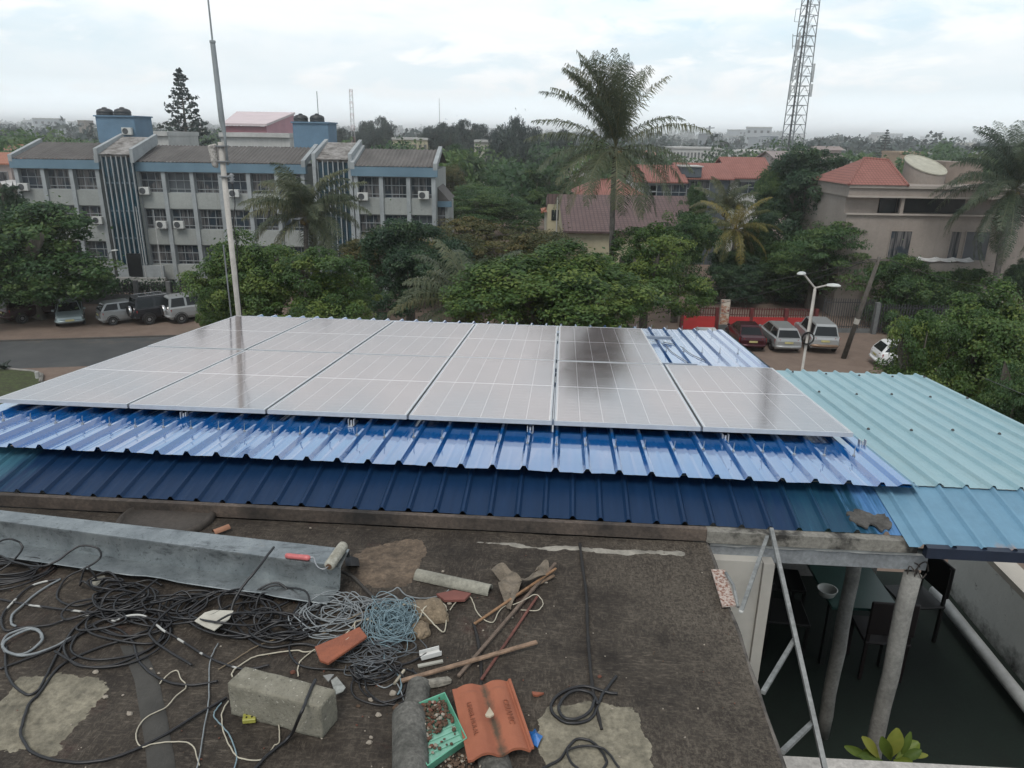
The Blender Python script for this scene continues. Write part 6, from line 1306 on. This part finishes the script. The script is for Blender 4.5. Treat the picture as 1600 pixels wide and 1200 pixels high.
# brown tiled house in front of the tall palm
Y = 60; a = py(868, 305, Y+9); o = thing('house', 'ochre walled house with a broad sloping brown tiled roof', 'house', (a.x, Y, GZ)); X = lambda x, y, Y_: py(x, y, Y_).x-a.x; Zz = lambda x, y, Y_: py(x, y, Y_).z-GZ
e0, e1, r0, r1 = (X(880, 361, Y), Zz(880, 361, Y)), (X(1075, 361, Y), Zz(1000, 361, Y)), (X(866, 303, Y+8), Zz(866, 303, Y+8)), (X(1078, 305, Y+8), Zz(1000, 305, Y+8))
mb = MB(); mb.hexa([(e0[0], 0, e0[1]-.15), (e1[0], 0, e0[1]-.15), (r1[0], 8, r0[1]-.15), (e0[0], 8, r0[1]-.15), (e0[0], 0, e0[1]), (e1[0], 0, e0[1]), (r1[0], 8, r0[1]), (e0[0], 8, r0[1])]); mb.hexa([(e0[0]-1.0, 8.002, r0[1]-.9), (r1[0], 8.002, r0[1]-.9), (r1[0], 11, r0[1]-1.5), (e0[0]-1, 11, r0[1]-1.5), (e0[0]-1, 8.002, r0[1]), (r1[0], 8.002, r0[1]), (r1[0], 11, r0[1]-.6), (e0[0]-1, 11, r0[1]-.6)])
mb.build('roof', M_brt, o)
mb = MB(); mb.box(e0[0]+.3, e1[0]-.3, .5, 7.9, 0, e0[1]-.155); mb.prism([(e0[0]+.05, .6, e0[1]-.3), (e0[0]+.05, 7.9, e0[1]-.3), (e0[0]+.05, 7.9, r0[1]-.16)], (.2, 0, 0)); mb.box(e0[0]-.95, e0[0]+.3, 8.0, 11, 0, r0[1]-.91); mb.build('wall', M_ochre, o, recalc=True)
mb = MB(); q = X(878, 340, Y+8); z = Zz(876, 334, Y+8); mb.box(e0[0]-.6, e0[0]+.1, 7.95, 7.99, z-.6, z+.35); mb.build('window', M_dw, o)
mb = MB(); mb.cyl((e0[0]-.1, 7.9, 3), (e0[0]-.1, 7.9, r0[1]-.3), .06, .06, 8); mb.build('drain_pipe', M_wwhite, o)
house('house', 'house with a bright red hip roof peeking over the brown tiled roof', 74, (905, 1000, 305, 281), 7, M_wcream, M_redt, 'hip', wins=())
house('house', 'small orange roofed outhouse beside the ochre gable wall', 70, (853, 868, 331, 323), 3, M_wcream, M_ort, 'hip')
house('house', 'white terraced house with a red gable roof and tall white framed window', 76, (996, 1068, 284, 258), 8, M_wwhite, M_redt, 'gable', wins=((1044, 288, 3.8, 1.5, 5), (1016, 289, 1.4, 1.2, 2)))
house('house', 'terraced house with dark slate walls and a red roof with a dormer opening', 78, (1068, 1140, 279, 255), 8, M_slate, M_redt, 'gable', wins=((1090, 282, 2.6, 1.6, 2),))
o = thing('roof_dormer', 'slate blue dormer opening let into the red terrace roof', 'dormer', (0, 0, 0)); p = py(1079, 273, 77.6); o.location = (p.x, 77.6, p.z); mb = MB(); mb.box(-.9, 1.1, 0, 2.6, -.25, .75); mb.build('cheek', M_slate, o); mb = MB(); mb.box(-1.0, 1.2, -.15, 2.8, .752, .86); mb.build('dormer_roof', M_wwhite, o)
house('house', 'terraced house with a white verge and mixed red and brown roof', 80, (1142, 1205, 278, 246), 8, M_wwhite, M_redt, 'gable', wins=((1170, 284, 2.2, 1.2, 2),))
house('long_house', 'house under a long mauve grey metal roof with a roof vent', 92, (1218, 1325, 253, 237), 9, M_wpink, M_grroof, 'gable', wins=())
p = py(1290, 237, 95.5); o = thing('roof_vent', 'raised box vent on the ridge of the mauve metal roof', 'roof vent', (p.x, 95.5, p.z-.15)); mb = MB(); mb.box(-1.6, 1.6, -.8, .8, 0, .35); mb.build('vent_side', M_wpink, o); mb = MB(); mb.hexa([(-1.9, -1.1, .352), (1.9, -1.1, .352), (1.9, 1.1, .352), (-1.9, 1.1, .352), (-1.7, -.1, .8), (1.7, -.1, .8), (1.7, .1, .8), (-1.7, .1, .8)]); mb.build('vent_roof', M_grroof, o)
house('house', 'pinkish house with an orange roof at the picture edge beside the office building', 72, (-40, 15, 255, 238), 8, M_wpink, M_ort, 'gable', wins=((2, 268, 1.2, 2.2, 1),))
house('house', 'low cream house below the orange roof at the picture edge', 66, (-40, 14, 292, 284), 5, M_wcream, M_wwhite, 'mono')
house('house', 'distant house with faded red roof behind the office building wing', 150, (-20, 45, 236, 226), 9, M_wcream, M_ort, 'hip')
# ---- beige house with cylinder
Y = 55; a = py(1400, 440, Y); HB_ = thing('beige_house', 'large beige house with red hip roof corner and slanted round stair drum', 'house', (a.x, Y, GZ)); X = lambda x, y, Y_=Y: py(x, y, Y_).x-a.x; Z = lambda x, y, Y_=Y: py(x, y, Y_).z-GZ
xl = X(1324, 330); xr = X(1700, 330); zp = Z(1420, 290); zb1, zb0 = Z(1420, 309), Z(1420, 334); rec = 1.1
mb = MB(); mb.box(xl, xr, .0, 12, 0, zb0-.05); mb.box(xl, X(1378, 320), .55, 12, zb0-.048, zb1); mb.box(X(1378, 320)+.002, xr, rec, 12, zb0-.048, zb1); mb.box(xl-.15, xr, -.1, 12, zb1+.002, zp); mb.build('wall', M_wbeige, HB_)
mb = MB(); mb.box(xl-.1, xr, -.18, -.002, zb0-.12, zb0-.0); mb.box(xl-.2, xr, -.2, -.102, zb1-.02, zb1+.10); mb.box(xl-.2, xr, -.25, -.102, zp-.2, zp-.0); mb.build('cornice', mat('beige_trim', (.36, .32, .285), .85, .15, 1), HB_)
mb = MB(); mb.box(X(1381, 320), X(1407, 320), .6, .75, zb0, zb1-.03); mb.build('window', M_dw, HB_); mb = MB(); mb.box(X(1413, 320), X(1520, 320), rec-.1, rec-.02, zb0, zb1-.03); mb.build('window', M_dw, HB_)
mb = MB(); mb.box(X(1408, 320), X(1413, 320), -.0, .25, zb0, zb1); mb.build('pillar', M_wbeige, HB_)
for (xa, xb, ya, yb) in ((1386, 1424, 361, 405), (1480, 1501, 362, 404), (1503, 1546, 362, 406)):
    mb = MB(); x0, x1 = X((xa+3), (ya+yb)/2), X(xb-3, (ya+yb)/2); z1, z0 = Z(xa, ya), Z(xa, yb); mb.box(x0, x1, -.03, -.004, z0, z1); w_ = mb.build('window', M_cg, HB_); mb = MB(); mb.box(x0-.06, x0, -.07, -.002, z0, z1); mb.box(x1, x1+.06, -.07, -.002, z0, z1); mb.box(x0-.06, x1+.06, -.07, -.002, z1+.001, z1+.07); mb.build('frame', M_wbeige, w_)
mb = MB(); N = 24; x0, x1 = X(1380, 412), X(1552, 412); zt, z0 = Z(1460, 407), Z(1460, 421); P = []
for i in range(N+1): f = i/N; x = x0+(x1-x0)*f; bl = .3+.75*math.sin(math.pi*f)**.6; P.append((x, -bl, z0-.12*math.sin(math.pi*f)))
mb.prism([(x, y, z0) for x, y, z in P]+[(x1, -.002, z0), (x0, -.002, z0)], (0, 0, zt-z0)); mb.build('balcony', M_wbeige, HB_, recalc=True)
mb = MB(); G_ = []
for i in range(61): f = i/60; x = X(1404, 404)+(X(1508, 404)-X(1404, 404))*f; s = abs(math.sin(f*math.pi*4)); G_.append([(x, -1.15, zt+.02-.10*s+.15), (x, -.5, zt+.35-.12*s)])
mb.grid(G_); mb.build('awning', mat('white_awning', (.50, .50, .49), .8), HB_)
c = Vector((X(1443, 275, Y+3.5), 3.5, 0)); r_ = 29*(Y+3.5)/FOC; zlo = zp-.3; N = 36; top = []
zc = Z(1443, 258, Y+3.5)
mb = MB(); lo_, hi_ = [], []
for i in range(N+1): a_ = 6.2832*i/N; x, y = c.x+r_*math.cos(a_), c.y+r_*math.sin(a_); lo_.append((x, y, zlo)); hi_.append((x, y, zc+.62*math.sin(a_)-.22*math.cos(a_)))
mb.grid([lo_, hi_]); mb.build('stair_drum', M_wbeige, HB_, smooth=True, recalc=True)
mb = MB(); mb.add([Vector(p)+Vector((0, 0, .03)) for p in hi_[:-1]], [tuple(range(N))]); mb.tube([Vector(p)+Vector((0, 0, .02)) for p in hi_[:-1]], .07, 6, True); mb.build('drum_cap', mat('yellowed_cap', (.40, .39, .32), .85, .25, 3), HB_)
# hip roof corner
e = [(xl-.35, -.35, zp+.02), (X(1416, 287), -.35, zp+.02), (X(1416, 287), 7, zp+.02), (xl-.35, 7, zp+.02)]; ap0, ap1 = (X(1350, 247, Y+3.4), 3.4, Z(1350, 247, Y+3.4)), (X(1388, 251, Y+3.4), 3.4, Z(1388, 250, Y+3.4))
mb = MB(); mb.quad(e[0], e[1], ap1, ap0); mb.quad(e[1], e[2], ap1); mb.quad(e[2], e[3], ap0, ap1); mb.quad(e[3], e[0], ap0)
for p, q in ((e[0], ap0), (e[1], ap1), (ap0, ap1)): mb.tube([p, q], .1, 6)
mb.build('roof', M_redt, HB_, recalc=True)
mb = MB(); mb.hexa([(X(1472, 275, Y+4), 3.4, zp+.02), (X(1530, 275, Y+4), 3.4, zp+.02), (X(1530, 275, Y+4), 8, zp+.02), (X(1472, 275, Y+4), 8, zp+.02), (X(1472, 250, Y+4), 3.4, Z(1472, 252, Y+4)), (X(1530, 252, Y+4), 3.4, Z(1530, 254, Y+4)), (X(1530, 275, Y+4), 8, Z(1530, 254, Y+4)), (X(1472, 275, Y+4), 8, Z(1472, 252, Y+4))]); mb.build('roof_room', mat('brown_render', (.24, .195, .165), .9, .25, .8), HB_)
# ---- pink hall, towers and far blocks
Y = 128; a = py(416, 212, Y); PH = thing('pink_hall', 'pink walled hall with a pale sloping roof beyond the office building', 'hall', (a.x, Y, GZ)); X = lambda x, y, Y_=Y: py(x, y, Y_).x-a.x; Z = lambda x, y, Y_=Y: py(x, y, Y_).z-GZ
f0, f1, k1, k0 = (X(352, 193), 0), (X(416, 194), 0), (X(459, 178, Y+14), 14), (X(372, 178, Y+14), 14); zf, zk = Z(385, 194), Z(415, 177.5, Y+14)
mb = MB(); mb.prism([(f0[0], 0, 0), (f1[0], 0, 0), (f1[0], 0, zf-.3), (f0[0], 0, zf-.3)], (0, .5, 0)); mb.build('front_wall', mat('deep_pink', (.30, .13, .155), .85, .2, .3), PH, recalc=True)
mb = MB(); mb.prism([(f1[0], .002, 0), (k1[0], 14, 0), (k1[0], 14, zk-.1), (f1[0], .002, zf-.3)], (-.4, 0.2, 0)); mb.build('side_wall', mat('light_pink', (.46, .24, .28), .85, .15, .3), PH, recalc=True)
mb = MB(); mb.hexa([(f0[0]-.3, -.5, zf-.25), (f1[0]+.2, -.5, zf-.25), (k1[0]+.2, 14.2, zk-.05), (k0[0]-.3, 14.2, zk-.05), (f0[0]-.3, -.5, zf+.1), (f1[0]+.2, -.5, zf+.1), (k1[0]+.2, 14.2, zk+.3), (k0[0]-.3, 14.2, zk+.3)]); mb.build('roof', mat('pale_pink_roof', (.56, .47, .48), .7, .12, .4), PH)
def block(lab, x0, x1, yt, Y, depth, wm, rows, cols, name='office_block', roof=None, ybase=None, grp=None, cat='building'):
    a, b = py(x0, yt, Y), py(x1, yt, Y); w = b.x-a.x; h = a.z-GZ; o = thing(name, lab, cat, ((a.x+b.x)/2, Y, GZ), group=grp); mb = MB(); mb.box(-w/2, w/2, 0, depth, 0, h); mb.build('wall', wm, o)
    mb = MB(); mb.box(-w/2-w*.015, w/2+w*.015, -.3, depth+.2, h+.003, h+.45); mb.build('roof', roof or wm, o)
    fh = 3.1
    for r_ in range(rows):
        for c_ in range(cols): x = -w/2+w*(c_+.5)/cols; win(o, x, h-.9-r_*fh, w/cols*.62, 1.5, -.08, 2, (.5,), wm)
    return o
block('white parapet wing of the office building, seen below the pink hall', 345, 452, 213.5, 84, 8, M_wwhite, 1, 8)
block('white parapet wing of the office building, seen below the tall araucaria', 203, 262, 211.5, 84, 8, M_wwhite, 1, 5)
block('yellowish long building with a pale flat roof between dark casuarinas', 613, 668, 218, 170, 12, M_ochre, 2, 7, roof=M_wwhite)
block('small white tower house with an overhanging roof between dark trees', 741, 768, 222, 165, 8, M_wcream, 3, 2, roof=M_wwhite)
block('long white three storey school building beyond the tallest palm', 1052, 1128, 232, 210, 12, M_wwhite, 3, 14, roof=M_wwhite)
block('pale low hall between the long school building and the twin grey blocks', 1128, 1200, 237, 230, 12, M_wwhite, 1, 6)
block('grey tower block topped by a building crane', 1105, 1124, 210, 420, 20, mat('grey_block', (.26, .28, .30), .9), 5, 4)
block('pale grey twin block beside the lattice mast', 1185, 1203, 215, 430, 18, mat('pale_block', (.36, .39, .41), .9), 5, 4)
block('darker blue grey twin block beside the lattice mast', 1203.5, 1216, 214, 432, 18, mat('blue_block', (.18, .22, .26), .9), 5, 3)
block('slim white tower block before the sea near the cone shaped araucaria', 1370, 1382, 211, 700, 16, M_wwhite, 7, 3)
block('orange brown low block behind the slanted drum', 1405, 1448, 240, 170, 8, mat('orange_block', (.38, .27, .18), .9), 1, 6)
block('small square brown tower on the far woods at the picture edge', 121, 133, 189, 420, 8, mat('brown_tower', (.20, .17, .14), .9), 1, 1, cat='tower')
# ---- masts
def lattice(lab, x, yb, w0, w1, Y, H, mats_, name='lattice_mast', n=22, lean=0):
    p = py(x, yb, Y); o = thing(name, lab, 'mast', (p.x, Y, GZ)); L = []
    def at(k, z): s = (w0+(w1-w0)*z/H)/2; sx, sy = ((-1,-1),(1,-1),(1,1),(-1,1))[k]; c, s_ = math.cos(.42), math.sin(.42); return Vector((s*(sx*c-sy*s_), s*(sx*s_+sy*c), z))
    for k in range(4): mb = MB(); mb.tube([at(k, 0), at(k, H)], w0*.032, 5); mb.build('leg', mats_[0], o)
    for i in range(n):
        z0, z1 = H*i/n, H*(i+1)/n; mb = MB()
        for k in range(4):
            j = (k+1) % 4; mb.tube([at(k, z0), at(j, z0)], w0*.016, 4); mid_ = (at(k, z1)+at(j, z1))/2; mb.tube([at(k, z0), mid_], w0*.015, 4); mb.tube([at(j, z0), mid_], w0*.015, 4)
        mb.build('bracing', mats_[i % len(mats_)], o)
    return o, at
M_mast = mat('galvanised_mast', (.20, .22, .23), .6, .2, 1, metal=.3)
Ym = 150; zt = py(1262, -75, Ym).z-GZ; ms, at = lattice('tall galvanised lattice mast with panel antennas', 1236, 240, 3.15, 1.95, Ym, zt, [M_mast], n=26)
M_ant = mat('antenna_panel', (.42, .44, .45), .6)
for (x, y, h, dx) in ((1240, 82, 4.0, 0), (1235, 112, 3.6, 0), (1241, 110, 3.4, 0), (1266, 115, 3.2, 0), (1230, 145, 2.6, 0), (1263, 142, 2.2, 0), (1238, 138, 1.8, 0), (1244, 66, 3.0, 0)):
    p = py(x, y, Ym)-ms.location; mb = MB(); mb.box(p.x-.16, p.x+.16, p.y-1.6, p.y-1.4, p.z-h/2, p.z+h/2); mb.bar((p.x, p.y-1.4, p.z), (p.x*.5, p.y-.6, p.z), .08); mb.build('antenna', M_ant, ms)
for (y, xa, xb) in ((56, 1239, 1275), (72, 1238, 1273)):
    p, q = py(xa, y, Ym)-ms.location, py(xb, y, Ym)-ms.location; mb = MB(); mb.tube([p, q], .06, 5); mb.build('headframe', M_mast, ms)
for x in (1239, 1274): p, q = py(x, 53, Ym)-ms.location, py(x-1, 76, Ym)-ms.location; mb = MB(); mb.tube([p, q], .06, 5); mb.build('whip', M_mast, ms)
p, q = py(1244, 14, Ym)-ms.location, py(1241, 34, Ym)-ms.location; mb = MB(); mb.tube([p, q], .05, 5); mb.bar(p, p+Vector((2, 0, 0)), .06); mb.bar(q, q+Vector((2.2, 0, 0)), .06); mb.build('whip', M_mast, ms)
# cable ladder up the mast
mb = MB(); mb.bar(at(0, 0)*.7+at(3, 0)*.3, at(0, zt)*.7+at(3, zt)*.3, .35, .1); mb.build('cable_ladder', mat('cable_dark', (.06, .065, .07), .7), ms)
M_mred, M_mwh = mat('mast_red', (.34, .09, .08), .7), mat('mast_white', (.5, .5, .5), .7)
zt = py(550, 139, 140).z-GZ; lattice('slim red and white lattice mast behind the office building', 553, 236, .75, .5, 140, zt, [M_mwh, M_mred], n=20)
p = py(687, 200, 220); o = thing('thin_mast', 'very thin white mast above the dark casuarinas', 'mast', (p.x, 220, GZ)); mb = MB(); mb.tube([(0, 0, 0), (0, 0, py(685, 154, 220).z-GZ)], [.16, .07], 5); mb.build('pole', M_mwh, o)
p = py(1119, 212, 400); o = thing('tower_crane', 'small building crane on the far grey tower block', 'crane', (p.x, 415, py(1119, 212, 400).z)); h = py(1119, 196, 400).z-p.z
mb = MB(); mb.bar((0, 0, 0), (0, 0, h), .8); mb.build('crane_mast', M_mast, o); mb = MB(); mb.bar((-2, 0, h*.75), (2.6, 0, h*.8), .5); mb.build('jib', M_mast, o)
# ================================================================ far country
rng = np.random.default_rng(12)
# wooded suburbs: one mass of crowns beyond the near gardens
def woods(name, lab, n, box, size, leaves, ll, lm, seed, keep=None):
    rng = np.random.default_rng(seed); x0, x1, y0, y1 = box; pos, nr, tn = [], [], []
    u = rng.uniform(0, 1, n); Y = y0*(y1/y0)**u; f = rng.uniform(x0, x1, n)
    for i in range(n):
        X, Yc = f[i]*Y[i], Y[i]
        if keep and not keep(X, Yc): continue
        s = size*rng.uniform(.6, 1.35)*(1+.25*math.log(Yc/y0)); h = s*rng.uniform(.9, 1.5)+rng.uniform(0, 2.0); m_ = leaves
        e = unit(rng.normal(size=(m_, 3))+np.array([0, -.25, .35])); r_ = rng.uniform(.7, 1.0, (m_, 1)); lump = 1+.3*np.sin(e[:, :1]*5+i)*np.cos(e[:, 1:2]*4+i*2)
        pos.append(np.array([X, Yc, GZ+h])+e*r_*lump*np.array([s, s, s*.8])); nr.append(unit(e+rng.normal(size=(m_, 3))*.5)); tn.append(np.full(m_, rng.uniform(0, .6))+rng.uniform(0, .35, m_))
    me = leafmesh(name, np.concatenate(pos), np.concatenate(nr), np.concatenate(tn), ll, ll*.75, rng, .2); me.materials.append(LM[lm]); return tag(link(name, me), lab, kind='stuff')
def clear(X, Y):   # keep the buildings free
    if Y < 150 and -36 < X < 2 and Y < 95: return False
    if Y < 104 and 8 < X: return Y > 100 or X > 62
    if 118 < Y < 150 and -46 < X < -34: return False
    if abs(Y-176) < 14 and (-28 < X < -18 or -9 < X < -3): return False
    if 195 < Y < 250 and 44 < X < 84: return False
    if 140 < Y < 158 and 52 < X < 64: return False
    return True
woods('woodland', 'garden trees between the houses beyond the office building', 330, (-.75, .75, 84, 230), 3.4, 420, .8, 'mid', 3, clear)
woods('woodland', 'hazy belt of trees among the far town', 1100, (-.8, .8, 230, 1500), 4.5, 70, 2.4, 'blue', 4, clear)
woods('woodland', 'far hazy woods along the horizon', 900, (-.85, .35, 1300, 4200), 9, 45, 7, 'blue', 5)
# sea
mb = MB(); mb.grid([[(x, y, 0) for y in (2600, 5000, S_-1)] for x in (700 if 0 else 300, 1500, S_-1)]); t = NT('sea_water'); t.set(Base_Color=(.10, .14, .16), Roughness=.25); t.bump(t.noise(.05, 3), .3, 1)
o = mb.build('sea', t.mat); o.location.z = GZ+.8; ptag(o, 'structure')
# low hills on the horizon at the other side
mb = MB(); P = []
for i in range(61):
    x = -5200+i*95; h = 16+9*noise.noise((i*.13, 0, 5))+5*noise.noise((i*.4, 2, 5)); h *= max(0, min(1, (500-x)/1500)); P.append([(x, 4300, 0), (x, 4700, h*.8), (x, 5200, h), (x, 6200, 0)])
mb.grid(P); o = mb.build('hills', mat('far_hill_green', (.05, .06, .045), .95), smooth=True); o.location.z = GZ-.5; ptag(o, 'structure')
# far town: small pale houses, each its own object, shared shapes
HM = []
for k, (w, d, h, r_) in enumerate(((9, 8, 4, 1.6), (14, 9, 6.5, 0), (11, 10, 9, 0), (8, 8, 3.5, 2.0), (20, 10, 7, 0), (12, 12, 14, 0))):
    mb = MB(); mb.k = 0; mb.box(-w/2, w/2, 0, d, 0, h); mb.k = 1
    if r_: mb.prism([(-w/2-.4, -.4, h+.003), (-w/2-.4, d+.4, h+.003), (-w/2-.4, d/2, h+r_)], (w+.8, 0, 0))
    else: mb.box(-w/2-.2, w/2+.2, -.2, d+.2, h+.003, h+.5)
    mb.k = 2; nr = max(1, int(h/3.2)); nc = max(2, int(w/3))
    for r2 in range(nr):
        for c2 in range(nc): x = -w/2+w*(c2+.5)/nc; z = h-2.4-r2*3.1; mb.box(x-.6, x+.6, -.05, -.003, z, z+1.2)
    HM.append(mb)
hm = [(M_wwhite, M_ort, M_dw), (M_wwhite, M_wcream, M_dw), (M_wcream, M_wwhite, M_dw), (M_wcream, M_redt, M_dw), (M_wwhite, M_wwhite, M_dw), (MATS['pale_block'], M_wwhite, M_dw)]
hmesh = [m_.mesh('town_house', list(mm), recalc=True) for m_, mm in zip(HM, hm)]
q = random.Random(8); nt = 0
for k in range(1500):
    if nt >= 298: break
    Y = 240*(2400/240)**(q.random()**.95); f = q.uniform(-.72, .72)
    if -.45 < f < .12 and q.random() < .55: continue
    X = f*Y
    if not clear(X, Y) or (Y > 2400 and X > 300): continue
    me = hmesh[q.choice((0, 1, 1, 2, 3, 4, 5) if Y > 500 else (0, 1, 3, 4))]; s = q.uniform(.8, 1.3)*(1+.15*math.log(Y/260)); o = link('town_house', me, None, (X, Y, GZ), (0, 0, q.uniform(-.5, .5)), (s, s, s)); nt += 1
    tag(o, 'tiny pale house in the hazy far town beyond the gardens', 'house', 'pale houses of the far town')
# haze: even air round everything
hz = MB(); hz.box(-9900, 9900, -1600, 9900, GZ-1.0, 41); t = NT('air_haze'); t.n.remove(t.b); pv = t.n.new('ShaderNodeVolumePrincipled'); pv.inputs['Color'].default_value = (1, 1, 1, 1); pv.inputs['Density'].default_value = .00065; pv.inputs['Anisotropy'].default_value = .8
t.l.new(pv.outputs[0], t.out.inputs['Volume']); o = hz.build('haze', t.mat); tag(o, 'thin even haze in the air', kind='stuff')
